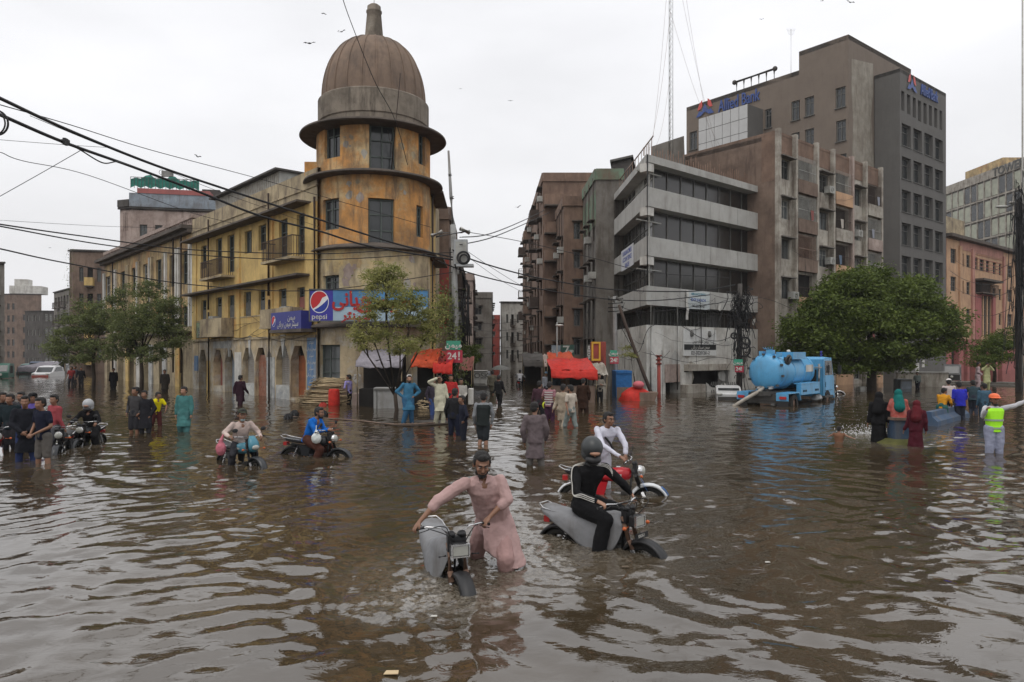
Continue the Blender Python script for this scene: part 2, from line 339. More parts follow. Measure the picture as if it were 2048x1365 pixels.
# ------------------------------------------------------------------ ground and flood water
def big_sheet(name, z, s, mat):
    mb = MB(); mb.add([(-s, -60, z), (s, -60, z), (s, s, z), (-s, s, z)], [(0, 1, 2, 3)]); o = mb.build(name, mat); o['kind'] = 'structure'; return o
big_sheet('ground', -0.5, 900, pmat('wet_asphalt', (.05, .045, .04), .6, .3, .5, None))
def water_mat():
    m = bpy.data.materials.new('muddy_flood_water'); m.use_nodes = True; t = m.node_tree; L = t.links.new; b = t.nodes['Principled BSDF']
    g = N(t, 'ShaderNodeNewGeometry')
    n = N(t, 'ShaderNodeTexNoise'); n.inputs['Scale'].default_value = .35; n.inputs['Detail'].default_value = 5; L(g.outputs['Position'], n.inputs['Vector'])
    cr = N(t, 'ShaderNodeValToRGB'); cr.color_ramp.elements[0].position = .35; cr.color_ramp.elements[1].position = .7
    cr.color_ramp.elements[0].color = (.040, .029, .0165, 1); cr.color_ramp.elements[1].color = (.064, .046, .026, 1)
    L(n.outputs[0], cr.inputs[0])
    # froth where the water is churned
    at = N(t, 'ShaderNodeAttribute'); at.attribute_name = 'foam'
    fn = N(t, 'ShaderNodeTexNoise'); fn.inputs['Scale'].default_value = 16; fn.inputs['Detail'].default_value = 8; fn.inputs['Roughness'].default_value = .75; L(g.outputs['Position'], fn.inputs['Vector'])
    r = N(t, 'ShaderNodeMapRange'); r.inputs[1].default_value = .40; r.inputs[2].default_value = .60; L(fn.outputs[0], r.inputs[0])
    mu = N(t, 'ShaderNodeMath', operation='MULTIPLY'); L(r.outputs[0], mu.inputs[0]); L(at.outputs['Fac'], mu.inputs[1])
    mi = N(t, 'ShaderNodeMix', data_type='RGBA'); L(mu.outputs[0], mi.inputs[0]); L(cr.outputs[0], mi.inputs[6]); mi.inputs[7].default_value = (.26, .235, .195, 1); L(mi.outputs[2], b.inputs['Base Color'])
    b.inputs['Roughness'].default_value = .005; b.inputs['IOR'].default_value = 1.85; b.inputs['Specular IOR Level'].default_value = .5
    # small capillary ripples
    mp = N(t, 'ShaderNodeMapping'); mp.inputs['Scale'].default_value = (1, 1.5, 1); mp.inputs['Rotation'].default_value = (0, 0, .25); L(g.outputs['Position'], mp.inputs[0])
    a1 = N(t, 'ShaderNodeTexNoise'); a1.inputs['Scale'].default_value = 5.5; a1.inputs['Detail'].default_value = 3; a1.inputs['Distortion'].default_value = .6; L(mp.outputs[0], a1.inputs['Vector'])
    a2 = N(t, 'ShaderNodeTexNoise'); a2.inputs['Scale'].default_value = 24; a2.inputs['Detail'].default_value = 4; L(mp.outputs[0], a2.inputs['Vector'])
    fm = N(t, 'ShaderNodeMath', operation='MULTIPLY_ADD'); L(at.outputs['Fac'], fm.inputs[0]); fm.inputs[1].default_value = .75; fm.inputs[2].default_value = .05
    f2 = N(t, 'ShaderNodeMath', operation='MULTIPLY'); L(a2.outputs[0], f2.inputs[0]); L(fm.outputs[0], f2.inputs[1])
    ad = N(t, 'ShaderNodeMath', operation='ADD'); L(a1.outputs[0], ad.inputs[0]); L(f2.outputs[0], ad.inputs[1])
    bp = N(t, 'ShaderNodeBump'); bp.inputs['Strength'].default_value = .11; bp.inputs['Distance'].default_value = .04; L(ad.outputs[0], bp.inputs['Height']); L(bp.outputs[0], b.inputs['Normal'])
    return m
WATERM = water_mat()
# (x, y, radius, ring amplitude, foam) of things that churn the water
CHURN = [(-.35, 8.3, 1.5, .006, .6), (.75, 9.0, 1.3, .005, .55), (-.75, 7.3, .9, .012, .8), (.25, 8.6, .8, .004, .9), (-.05, 8.6, .9, .008, .8), (.15, 9.6, 1.0, .004, .7), (.9, 9.3, .75, .010, .8), (1.6, 8.8, .45, .008, .5), (.3, 11.0, .9, .0, .5), (1.5, 12.6, .8, .006, .4), (2.3, 12.4, .4, .01, .5),
         (10.9, 20.6, 2.2, .012, .9), (10.2, 19.6, 1.6, .006, .6), (9.0, 19.5, .7, .01, .5), (-5.8, 15.8, .8, .008, .3), (-4.7, 16.9, .8, .006, .25), (-11.2, 18.5, .7, .008, .4), (.5, 15.6, .4, .008, .3),
         (-.8, 19.2, .5, .008, .3), (-10.2, 15.9, .9, .008, .35), (12, 17.5, .4, .01, .3), (1.9, 24, .6, .01, .3), (-10, 23, .8, .01, .35)]
def wave(X, Y):
    r = np.random.default_rng(11); h = np.zeros_like(X)
    wx = X + .45 * np.sin(Y * .9 + .6 * np.sin(X * .5)) + .15 * np.sin(X * 2.1 + Y * 1.3); wy = Y + .30 * np.sin(X * .8 + 1.1 + .5 * np.sin(Y * .7)) + .12 * np.sin(Y * 2.6 - X * 1.7)
    env = .75 + .35 * np.sin(X * .31 + 1.3) * np.sin(Y * .27 + .4 * X)
    calm = np.clip((Y - 3) / 9, 0, 1)
    for i in range(64):
        lam = .19 * (1.45 / .19) ** (i / 63); th = r.uniform(0, 3.14) if i % 3 == 0 else r.normal(1.45, 1.0); k = 2 * np.pi / lam; ph = r.uniform(0, 6.28)
        slope = .0175 if lam > .33 else .0145
        a = slope / k * (1.0 if lam > .36 else (.40 + 1.1 * calm)) * (.62 if lam > .9 else 1.1)
        h += a * np.sin(k * (np.cos(th) * wx + np.sin(th) * wy) + ph + .8 * np.sin(.7 * X + i)) * (env if i % 2 else 1.5 - env)
    # long oblique wake running out to the left of the wading man
    for (x0, y0, dx, dy, lam, a) in ((-.6, 7.3, -.9, -.25, .42, .006), (-.4, 7.0, -.55, -.7, .5, .005), (-3.5, 9, -.93, -.36, .6, .003), (3, 6.2, .9, -.2, .7, .003)):
        s = (X - x0) * dx + (Y - y0) * dy; q = -(X - x0) * dy + (Y - y0) * dx; L2 = np.exp(-(q / 1.8) ** 2) * np.exp(-np.clip(-s, 0, None) * 3) * np.exp(-((s - 2.2) / 2.6) ** 2)
        h += a * L2 * np.sin(2 * np.pi * (q / lam + .25 * np.sin(s * 1.3)))
    f = np.zeros_like(X)
    for (cx, cy, rad, amp, fo) in CHURN:
        d = np.hypot(X - cx, (Y - cy)) + .12 * np.sin(3 * np.arctan2(Y - cy, X - cx) + cx); e = np.exp(-(d / (rad * 1.5)) ** 2)
        h += .45 * amp * np.sin(d * 2 * np.pi / (.22 + .04 * rad) + 1.5 * np.sin(X * 2.3 + Y * 1.1)) * e * (.6 + .4 * np.sin(X * 3.1 - Y * 2.7)); f = np.maximum(f, fo * np.clip(1.25 - d / rad, 0, 1))
    h += f * .018 * (np.sin(X * 23 + 3 * np.sin(Y * 17)) * np.sin(Y * 29 + 2 * np.sin(X * 13)) + .6 * np.sin(X * 51 + Y * 37 + 3 * np.sin(Y * 31)) * np.sin(Y * 63 - X * 21))
    return h, f
def make_water():
    nr, ncol = 860, 620
    ys = 2.2 * (150 / 2.2) ** (np.arange(nr) / (nr - 1)); ks = np.linspace(-1.35, 1.35, ncol); Y = ys[:, None] * np.ones(ncol)[None]; X = ks[None] * (Y + 1.5)
    h, f = wave(X, Y); h *= np.clip(1.3 - Y / 110, 0.3, 1)
    v = np.stack([X, Y, h], -1).reshape(-1, 3); idx = np.arange(nr * ncol).reshape(nr, ncol)
    q = np.stack([idx[:-1, :-1], idx[:-1, 1:], idx[1:, 1:], idx[1:, :-1]], -1).reshape(-1, 4)
    o = arr_mesh('flood_water', v, q, WATERM); o['kind'] = 'structure'
    at = o.data.attributes.new('foam', 'FLOAT', 'POINT'); at.data.foreach_set('value', f.astype(np.float32).ravel())
    # still water beyond the fan of the view, 4 cm lower
    mb = MB(); mb.add([(-500, -50, -.1), (500, -50, -.1), (500, 700, -.1), (-500, 700, -.1)], [(0, 1, 2, 3)]); o2 = mb.build('water', WATERM); o2['kind'] = 'structure'
make_water()

# ------------------------------------------------------------------ helpers for blocks
def spandrel(f, mb, r, w=.35, h=.7, o0=-.25, o1=0.0):
    a, b, c, d = r; ww = (b - a) * w
    for (p, q) in ((a, a + ww), (b, b - ww)):
        t = [f.pt(p, d, o1), f.pt(q, d, o1), f.pt(p, d - h, o1)]; k = [f.pt(p, d, o0), f.pt(q, d, o0), f.pt(p, d - h, o0)]
        mb.add(t + k, [(0, 1, 2), (3, 5, 4), (0, 3, 4, 1), (1, 4, 5, 2), (2, 5, 3, 0)])
def panel(f, name, r, mat, parent, o0=-.25, o1=-.2):
    mb = MB(); f.bar(mb, r[0], r[1], r[2], r[3], o0, o1); return mb.build(name, M[mat] if isinstance(mat, str) else mat, parent, world=True)
def rowwins(f, n, u0, u1, fill, zs, h):
    w = (u1 - u0) / n; return [(u0 + w * (i + .5 - fill / 2), u0 + w * (i + .5 + fill / 2), z, z + h) for z in zs for i in range(n)]
def block(name, label, pxc, Yc, pxl, kl, pxr, kr, ytop, mL, mR, L=None, Rr=None, roof='greyd', group=None, parapet=.5, fm='frame', gm='glass', hood=0, nx=2, cat='building', ztop=None):
    """two-faced block seen corner-on. L / Rr: dict(n, rows, z0, fh, h, fill, balc=[cols])"""
    C = ((pxc - CX) / F * Yc, Yc); A = hitline(pxl, C, kl); Bp = hitline(pxr, C, kr); D = (A[0] + Bp[0] - C[0], A[1] + Bp[1] - C[1])
    z1 = ztop or CH + (HY - ytop) / F * Yc; T = thing(name, label, cat, (C[0], C[1], GZ), 0, group)
    FL, FR = Fac(A, C), Fac(C, Bp); body = MB()
    for f, spec in ((FL, L), (FR, Rr)):
        hs = []; bh = []
        if spec and f.L > .3:
            m = spec.get('m', .4); w = (f.L - 2 * m) / spec['n']; balc = spec.get('balc', ())
            for rI in range(spec['rows']):
                z = spec['z0'] + rI * spec['fh']
                if z + spec['h'] > z1 - .2: break
                for i in range(spec['n']):
                    if (i, rI) in spec.get('skip', ()): continue
                    fi = spec['fill'] * (1.25 if i in balc else 1); u = m + w * (i + .5); hh = spec['h'] * (1.3 if i in balc else 1)
                    r = (u - w * fi / 2, u + w * fi / 2, z - (hh - spec['h']), z + spec['h']); hs.append(r); (bh if i in balc else []).append(r)
                    if i in balc:
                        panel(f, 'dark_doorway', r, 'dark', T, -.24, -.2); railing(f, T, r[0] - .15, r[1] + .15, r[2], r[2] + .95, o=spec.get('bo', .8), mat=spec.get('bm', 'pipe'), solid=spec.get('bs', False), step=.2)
                    else: window(f, r, T, spec.get('fm', fm), random.choice([gm, gm, 'glassp']), nx=nx, ny=2, fw=.09, hood=spec.get('hood', hood))
        wall(body, f, 0, f.L, GZ - .2, z1, hs)
    pts = [A, C, Bp, D]; closeback(body, pts, 2, GZ - .2, z1)
    w = body.build('wall', M[mR], T, world=True)
    if mL != mR: w.data.materials.append(M[mL]); nL = None
    r = MB(); quadslab(r, [(p[0], p[1]) for p in pts], z1 - .25, z1 - .05); r.build('roof', M[roof], T, world=True)
    c = MB()
    for f in (FL, FR): f.bar(c, -.1, f.L + .1, z1 - .12, z1 + .06, .003, .18)
    c.build('cornice', M[roof], T, world=True)
    return T, FL, FR, z1, w

# ------------------------------------------------------------------ the domed yellow corner building
kY = -.888
YB = (-9.43, 34.6); YA = hitline(385, YB, kY); FY = Fac(YA, YB)
YT = thing('domed_building', 'yellow three storey corner building with a round domed tower and a cola sign', 'building', (-7.05, 36.5, GZ))
zr = FY.z(634, 335)
up = [(402, 492, 413, 538), (431.6, 477, 443.8, 548), (455, 470, 468.6, 545), (489.5, 462, 503.6, 507), (517, 450, 532, 501), (558, 439, 575, 515), (593.5, 428, 611, 510)]
lo = [(402, 601, 413, 645), (431.6, 595, 443.8, 637), (456, 591, 468.6, 637), (487.6, 584, 502, 633), (517, 580, 530.5, 629), (558, 578, 573, 622), (594.5, 575, 609.5, 620)]
ghs = [(398, 700, 413, 788, 'arch'), (427, 700, 445, 772, 'doorp'), (449.5, 700, 469, 792, 'blueg'), (484.6, 696, 508.6, 768, 'shut'), (510.5, 696, 533, 797, 'brick'), (552, 692, 579, 772, 'shut'), (581, 692, 611.5, 797, 'dooro')]
zs = FY.z(500, 678)
def yellow_main():
    T = YT; f = FY; hu = [f.rect(*r) for r in up]; hl = [f.rect(*r) for r in lo]; hg = [f.rect(*r[:4]) for r in ghs]
    hg = [(a, b, c, min(d, zs - .35)) for a, b, c, d in hg]
    top = MB(); wall(top, f, 0, f.L, zs, f.z(634, 403), hu + hl); top.build('upper_wall', M['yellow'], T, world=True)
    par = MB(); za = f.z(634, 403); wall(par, f, 0, f.L, za, zr, []); e = f.sub(-.35)
    par.add([f.pt(0, zr), f.pt(f.L, zr), f.pt(f.L, zr, -.35), f.pt(0, zr, -.35)], [(0, 1, 2, 3)]); par.add([e.pt(0, za), e.pt(f.L, za), e.pt(f.L, zr), e.pt(0, zr)], [(0, 3, 2, 1)])
    f.bar(par, 0, f.L, za + .75, za + .83, .003, .06)
    par.build('parapet', M['parapet'], T, world=True)
    low = MB(); wall(low, f, 0, f.L, GZ - .2, zs, hg, .6); 
    for r in hg: spandrel(f, low, r, .28, .75, -.3, 0)
    low.build('ground_floor_wall', M['lowwall'], T, world=True)
    for i, r in enumerate(hu + hl):
        w = window(f, r, T, 'gframe', 'glassp' if i in (3, 9, 10) else 'glass', nx=2, ny=3 if r[3] - r[2] > 1.6 else 2, fw=.08)
    # louvred lower panels of the first-floor windows
    for r in hl: 
        w = panel(f, 'shutter', (r[0] + .05, r[1] - .05, r[2] + .05, r[2] + (r[3] - r[2]) * .58), 'doorpink' if r[0] > f.u(590) else 'frame', T, -.16, -.1)
    led = MB(); zu = f.z(622, 407); zl = f.z(622, 552)
    f.bar(led, -.2, f.u(622), zu, zu + .1, .003, .75); led.build('ledge', M['ledge'], T, world=True)
    led = MB(); f.bar(led, -.2, f.u(622), zl, zl + .1, .003, .75); led.build('ledge', M['ledge'], T, world=True)
    sc_ = MB(); f.bar(sc_, 0, f.L, zs - .05, zs + .08, .003, .08); f.bar(sc_, 0, f.L, zl - 1.75, zl - 1.68, .003, .03); sc_.build('string_course', M['parapet'], T, world=True)
    # pilasters
    for x0, x1 in ((386, 394), (612, 634), (541, 547), (475, 481)):
        p = MB(); f.bar(p, f.u(x0), f.u(x1), zs + .08, zu - .002, .002, .07); p.build('pilaster', M['yellow'], T, world=True)
    # drain pipes
    for x, y0, y1 in ((421, 440, 620), (541.7, 388, 592), (543, 600, 800), (421.5, 625, 790), (634, 395, 640)):
        p = MB(); u = f.u(x); p.tube([f.pt(u, f.z(x, y1), .14), f.pt(u, f.z(x, y0), .14)], .06, 8); p.build('drain_pipe', M['pipe'], T, world=True)
    # balconies
    r = f.rect(425, 525, 469.5, 556); railing(f, T, r[0], r[1], r[2], r[2] + 1.05, .75, 'pipe', 'parapet', .13)
    r = f.rect(550.5, 483, 612, 521); railing(f, T, r[0], r[1], r[2], r[2] + 1.05, .75, 'pipe', 'parapet', .13)
    r = f.rect(424, 637, 468, 671); railing(f, T, r[0], r[1], r[2], r[2] + 1.0, .75, 'parapet', 'parapet', .13, solid=True)
    r = f.rect(545, 615, 606, 655); railing(f, T, r[0], r[1], r[2] + .05, r[2] + .95, .7, 'parapet', 'parapet', .13, solid=True)
    # ground-floor doors and shutters
    for (x0, y0, x1, y1, k), h in zip(ghs, hg):
        a, b, c, d = h
        if k == 'shut':
            s = MB(); z = c
            while z < d - .3: f.bar(s, a, b, z, z + .085, -.4, -.34); z += .1
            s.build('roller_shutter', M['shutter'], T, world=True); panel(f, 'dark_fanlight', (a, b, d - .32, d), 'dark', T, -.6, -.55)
            panel(f, 'counter_wall', (a, b, GZ, c + .02), 'whitegr', T, -.3, .012)
        elif k == 'brick':
            z = c; row = 0; bm = MB()
            while z < d - .45:
                u = a - (.12 if row % 2 else 0)
                while u < b: 
                    u0, u1 = max(a, u + .01), min(b, u + .23)
                    if u1 - u0 > .03: f.bar(bm, u0, u1, z, z + .065, -.3, -.2 + random.uniform(-.008, .008))
                    u += .24
                z += .078; row += 1
            bb = bm.build('brickwork', M['brick'], T, world=True); bb['kind'] = 'stuff'; panel(f, 'mortar', (a, b, c, d - .45), 'parapet', T, -.35, -.23); panel(f, 'dark_fanlight', (a, b, d - .45, d), 'dark', T, -.6, -.55)
        else:
            mt = {'arch': 'dark', 'doorp': 'doorpink', 'blueg': 'greyblue', 'dooro': 'doororange'}[k]
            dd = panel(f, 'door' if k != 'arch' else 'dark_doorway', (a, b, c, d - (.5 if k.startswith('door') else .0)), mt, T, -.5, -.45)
            if k.startswith('door'):
                panel(f, 'dark_fanlight', (a, b, d - .5, d), 'dark', T, -.59, -.55); q = MB(); z = c + .1
                while z < d - .8: f.bar(q, a + .06, b - .06, z, z + .35, -.45, -.43); z += .45
                q.build('door_panel', M[mt], dd, world=True)
    # painted bays
    for x0, x1, y0, y1, mt, nm in ((615, 632.5, 671, 806, 'bluewall', 'painted_pillar'), (389, 397, 712, 742, 'bluewall', 'painted_notice'), (534, 550, 715, 803, 'whitegr', 'painted_pillar'), (470, 483, 705, 792, 'white', 'painted_pillar'), (414, 420, 722, 784, 'yellow', 'painted_pillar'), (427, 463, 683, 697, 'whitegr', 'painted_notice')):
        r = f.rect(x0, y0, x1, y1); q = MB(); f.bar(q, r[0], r[1], max(r[2], GZ), r[3], .003, .03); o = q.build(nm, M[mt], T, world=True)
        if nm == 'painted_pillar' and mt == 'bluewall':
            for i in range(9): text('\uFBFD\uFEE7\uFE8E\uFBFE\uFEAE\uFE91 \uFEE6\uFEE4\uFBFF\uFEE3' if i % 2 else '\uFEAE\uFB69\uFEE8\uFBFF\uFEB3', .22, M['white'], T, f.M4((r[0] + r[1]) / 2, r[3] - .35 - i * .32, .034), .001, bold=0)
    for x0, x1 in ((562, 572), (455, 461), (497, 503)):   # drooping painted keystones
        a, b = f.u(x0), f.u(x1); q = MB(); z = zs - .35; q.add([f.pt(a, z + .5, .05), f.pt(b, z + .5, .05), f.pt((a + b) / 2, z - .7, .05), f.pt(a, z + .5, -.1), f.pt(b, z + .5, -.1), f.pt((a + b) / 2, z - .7, -.1)], [(0, 2, 1), (3, 4, 5), (0, 1, 4, 3), (1, 2, 5, 4), (2, 0, 3, 5)]); q.build('keystone', M['whitegr'], T, world=True)
    # body behind: side walls, roof
    n = f.N * -12; pts = [f.pt(0, 0), f.pt(f.L, 0), V(-4.5, 42, 0), V(-5.2, 58, 0), f.pt(0, 0) + n]; bk = MB()
    for a, b in ((2, 3), (3, 4), (4, 0)): bk.add([(pts[a].x, pts[a].y, GZ), (pts[b].x, pts[b].y, GZ), (pts[b].x, pts[b].y, zr), (pts[a].x, pts[a].y, zr)], [(0, 1, 2, 3)])
    bk.build('rear_wall', M['parapet'], T, world=True)
    rf = MB(); ins = [f.pt(.02, 0, -.36), f.pt(f.L - .02, 0, -.36), V(-4.52, 41.9, 0), V(-5.22, 57.9, 0), f.pt(.02, 0, -11.9)]; quadslab(rf, ins, za - .2, za + .1); rf.build('roof', M['greyd'], T, world=True)
    # corrugated shed on the roof
    g = f.sub(-3.2); s = MB(); u0, u1 = g.u(431), g.u(560); zt = g.z(540, 348)
    g.bar(s, u0, u1, zr - .3, zt - .1, -3, 0); s.build('rooftop_shed', M['wframe'], T, world=True)
    s = MB(); g.bar(s, u0 - .3, u1 + .2, zt - .1, zt + .03, -3.3, .4); s.build('shed_roof', M['greyd'], T, world=True)
    q = MB(); u = u0 + .15
    while u < u1 - .1: g.bar(q, u, u + .12, zr - .3, zt - .12, .003, .03); u += .3
    q.build('corrugation', M['cream'], T, world=True)
yellow_main()

class CylFac(Fac):
    def __init__(s, c, R0):
        s.c = V(c[0], c[1], 0); s.R = R0; s.D = (-s.c).normalized(); s.T = V(-s.D.y, s.D.x, 0); s.L = 0
    def nrm(s, u): a = u / s.R; return s.D * math.cos(a) + s.T * math.sin(a)
    def pt(s, u, z, o=0): return s.c + s.nrm(u) * (s.R + o) + V(0, 0, z)
    def u(s, px):
        d = V((px - CX) / F, 1, 0).normalized(); b = d.dot(s.c); q = b * b - s.c.dot(s.c) + s.R ** 2; t = b - math.sqrt(max(q, 0)); p = d * t - s.c
        return s.R * math.atan2(p.dot(s.T), p.dot(s.D))
    def M4(s, u, z, o=0):
        p = s.pt(u, z, o); n = s.nrm(u); U = V(-n.y, n.x, 0); return Matrix(((U.x, 0, n.x, p.x), (U.y, 0, n.y, p.y), (0, 1, 0, p.z), (0, 0, 0, 1)))
def cwall(mb, f, z0, z1, holes, dep=.25, a0=-175, a1=175, step=7):
    us = [f.R * R(a) for a in np.arange(a0, a1 + .1, step)]; out_ = []
    for i in range(len(us) - 1):
        mids = [us[i]] + sorted([x for h in holes for x in h[:2] if us[i] < x < us[i + 1]]) + [us[i + 1]]
        for a, b in zip(mids, mids[1:]):
            zz = sorted({z0, z1, *[min(max(q, z0), z1) for h in holes for q in h[2:]]})
            for c, d in zip(zz, zz[1:]):
                um, zm = (a + b) / 2, (c + d) / 2
                if any(h[0] < um < h[1] and h[2] < zm < h[3] for h in holes): continue
                mb.add([f.pt(a, c), f.pt(b, c), f.pt(b, d), f.pt(a, d)], [(0, 1, 2, 3)])
    for h in holes:
        a, b, c, d = h; q = [f.pt(a, c), f.pt(b, c), f.pt(b, d), f.pt(a, d)]; w = [f.pt(a, c, -dep), f.pt(b, c, -dep), f.pt(b, d, -dep), f.pt(a, d, -dep)]
        mb.add(q + w, [(0, 4, 5, 1), (1, 5, 6, 2), (2, 6, 7, 3), (3, 7, 4, 0)])
TC = (-7.05, 36.5)
def tower():
    T = YT; c0 = V(TC[0], TC[1], 0); f = CylFac(TC, 2.85)
    zA, zB, zC, zD = 3.72, 7.35, 10.85, 13.3
    r1 = [f.rect(640, 690, 680, 774)]
    r2 = [f.rect(646, 551, 678, 592), f.rect(745, 548, 785, 600)]
    r3 = [f.rect(646, 398, 678, 460), f.rect(736, 397, 789, 490), f.rect(833, 412, 846, 475)]
    r4 = [f.rect(649, 250, 680, 316), f.rect(738, 248, 791, 334), f.rect(837, 265, 850, 330)]
    r3[1] = r3[1][:2] + (zB + .12, r3[1][3]); r4[1] = r4[1][:2] + (zC + .12, r4[1][3])
    for z0, z1, rs, mt, nm in ((GZ - .2, zA, r1, 'lowwall', 'tower_base_wall'), (zA, zB, r2, 'paleyellow', 'tower_wall'), (zB, zC, r3, 'orange', 'tower_wall'), (zC, zD, r4, 'orange', 'tower_wall')):
        mb = MB(); cwall(mb, f, z0, z1, rs); o = mb.build(nm, M[mt], T, world=True)
        for r in rs: window(f, r, T, 'gframe', 'glass' if mt != 'lowwall' else 'glassp', nx=2, ny=3 if r[3] - r[2] > 1.8 else 2, fw=.09)
    def disc(z, Rr, th, nm='round_ledge', mt='ledge', r0=2.6): 
        mb = MB(); mb.lathe(c0 + V(0, 0, z), [(r0, 0), (Rr - .05, 0), (Rr, .04), (Rr - .03, th), (2.7, th + .22), (r0, th + .22)], 64, smooth=False, cap=False); mb.build(nm, M[mt], T, world=True)
    disc(zA - .1, 3.35, .12); disc(zB, 3.2, .1); disc(zC, 3.5, .12); disc(zD - .1, 3.68, .12)
    mb = MB(); mb.lathe(c0, [(2.72, zD + .2), (2.72, zD + .55), (2.78, zD + .6), (2.78, 15.0), (2.72, 15.06), (2.60, 15.1)], 64, smooth=False, cap=False); mb.build('dome_drum', M['drum'], T, world=True)
    # dome: 24 gores divided by ribs
    prof = [(2.58 * math.cos(R(a)) ** .74, 15.05 + 3.32 * math.sin(R(a)) if a else 15.05) for a in range(0, 88, 4)] + [(.35, 18.42)]
    mb = MB(); mb.lathe(c0, prof, 96, cap=False); dm = mb.build('dome', M['dome'], T, world=True)
    for k in range(22):
        a = 2 * math.pi * (k + .35) / 22; mb = MB(); d = V(math.cos(a), math.sin(a), 0); t = V(-d.y, d.x, 0); w = .045
        rg = []
        for (r, z) in prof[:-1]: rg.append([c0 + d * (r - .04) + t * w + V(0, 0, z), c0 + d * (r + .05) + t * w * .6 + V(0, 0, z + .01), c0 + d * (r + .05) - t * w * .6 + V(0, 0, z + .01), c0 + d * (r - .04) - t * w + V(0, 0, z)])
        mb.loft(rg, smooth=False); mb.build('rib', M['dome'], dm, world=True)
    mb = MB(); mb.lathe(c0, [(.62, 18.2), (.50, 18.35), (.47, 18.5), (.36, 19.75), (.40, 19.8), (.40, 19.86), (.35, 19.9), (.34, 20.1), (.22, 20.2), (0.01, 20.22)], 20, smooth=True, cap=False); mb.build('finial', M['drum'], T, world=True)
    mb = MB(); mb.tube([c0 + V(.0, 0, 20.2), c0 + V(0, 0, 21.2)], .015, 6); mb.tube([c0 + V(1.35, -2.75, zC + .2), c0 + V(1.75, -2.6, 15.7)], .03, 6); mb.tube([c0 + V(1.5, -2.7, zC + .3), c0 + V(1.2, -2.9, 12.9)], .015, 5); mb.build('mast_rod', M['pipe'], T, world=True)
    # ragged parapet piece beside the tower and side wing along the street
    mb = MB(); mb.box((-9.7, 36.2, 11.6), (1.3, 1.2, .7)); mb.build('parapet_stub', M['orange'], T, world=True)
    C = (-4.35, 37.8); E = (C[0] - .0343 * 4.2, C[1] + 4.2); g = Fac(C, E); g2 = Fac((-7, 37.0), (-4.35, 37.8))
    mb = MB(); rs = [(1.6, 2.5, z, z + 1.9) for z in (1, 4.6, 8.1)]; wall(mb, g, 0, g.L, GZ, 11.3, rs); wall(mb, g2, 1.6, g2.L, GZ, 11.3, []); mb.build('side_wall', M['yellow'], T, world=True)
    for r in rs: window(g, r, T, 'gframe', 'glass')
    mb = MB(); quadslab(mb, [(-4.6, 37.7), E, (E[0] - 5, E[1]), (-9.5, 37.5)], 11.0, 11.29); mb.build('roof', M['greyd'], T, world=True)
    for z in (7.4, 10.9): mb = MB(); g.bar(mb, 0, g.L, z, z + .1, .003, .7); mb.build('ledge', M['ledge'], T, world=True)
    for z0, dx in ((GZ, .15), (GZ, .5)): mb = MB(); mb.tube([g.pt(dx, GZ, .12), g.pt(dx, 10.8, .12)], .05, 6); mb.build('drain_pipe', M['pipe'], T, world=True)
tower()

# signs on the corner building
def cola_roundel(f, u, z, r, o, parent, k=1.0):
    def disc(pts, mat, oo): mb = MB(); mb.add([f.pt(u + p[0] * r * .82, z + p[1] * r, oo) for p in pts], [tuple(range(len(pts)))]); mb.build('roundel', mat, parent, world=True)
    circ = lambda s, a0=0, a1=360, n=40: [(s * math.cos(R(a0 + (a1 - a0) * i / n)), s * math.sin(R(a0 + (a1 - a0) * i / n))) for i in range(n + (a1 - a0 < 360))]
    Wh, Rd, Bl = cmat((.75, .75, .75), .5), cmat((.50, .015, .02), .5), cmat((.01, .035, .30), .5)
    disc(circ(1.0), Wh, o + .004)
    up_ = [(x, y) for x, y in circ(.92, 35, 222)]; up_ += [(-.25, -.38), (.05, -.1), (.3, .35)]; disc(up_, Rd, o + .008)
    lw = [(x, y) for x, y in circ(.92, 232, 375)]; lw += [(.62, 0), (.3, -.25), (-.1, -.50)]; disc(lw, Bl, o + .008)
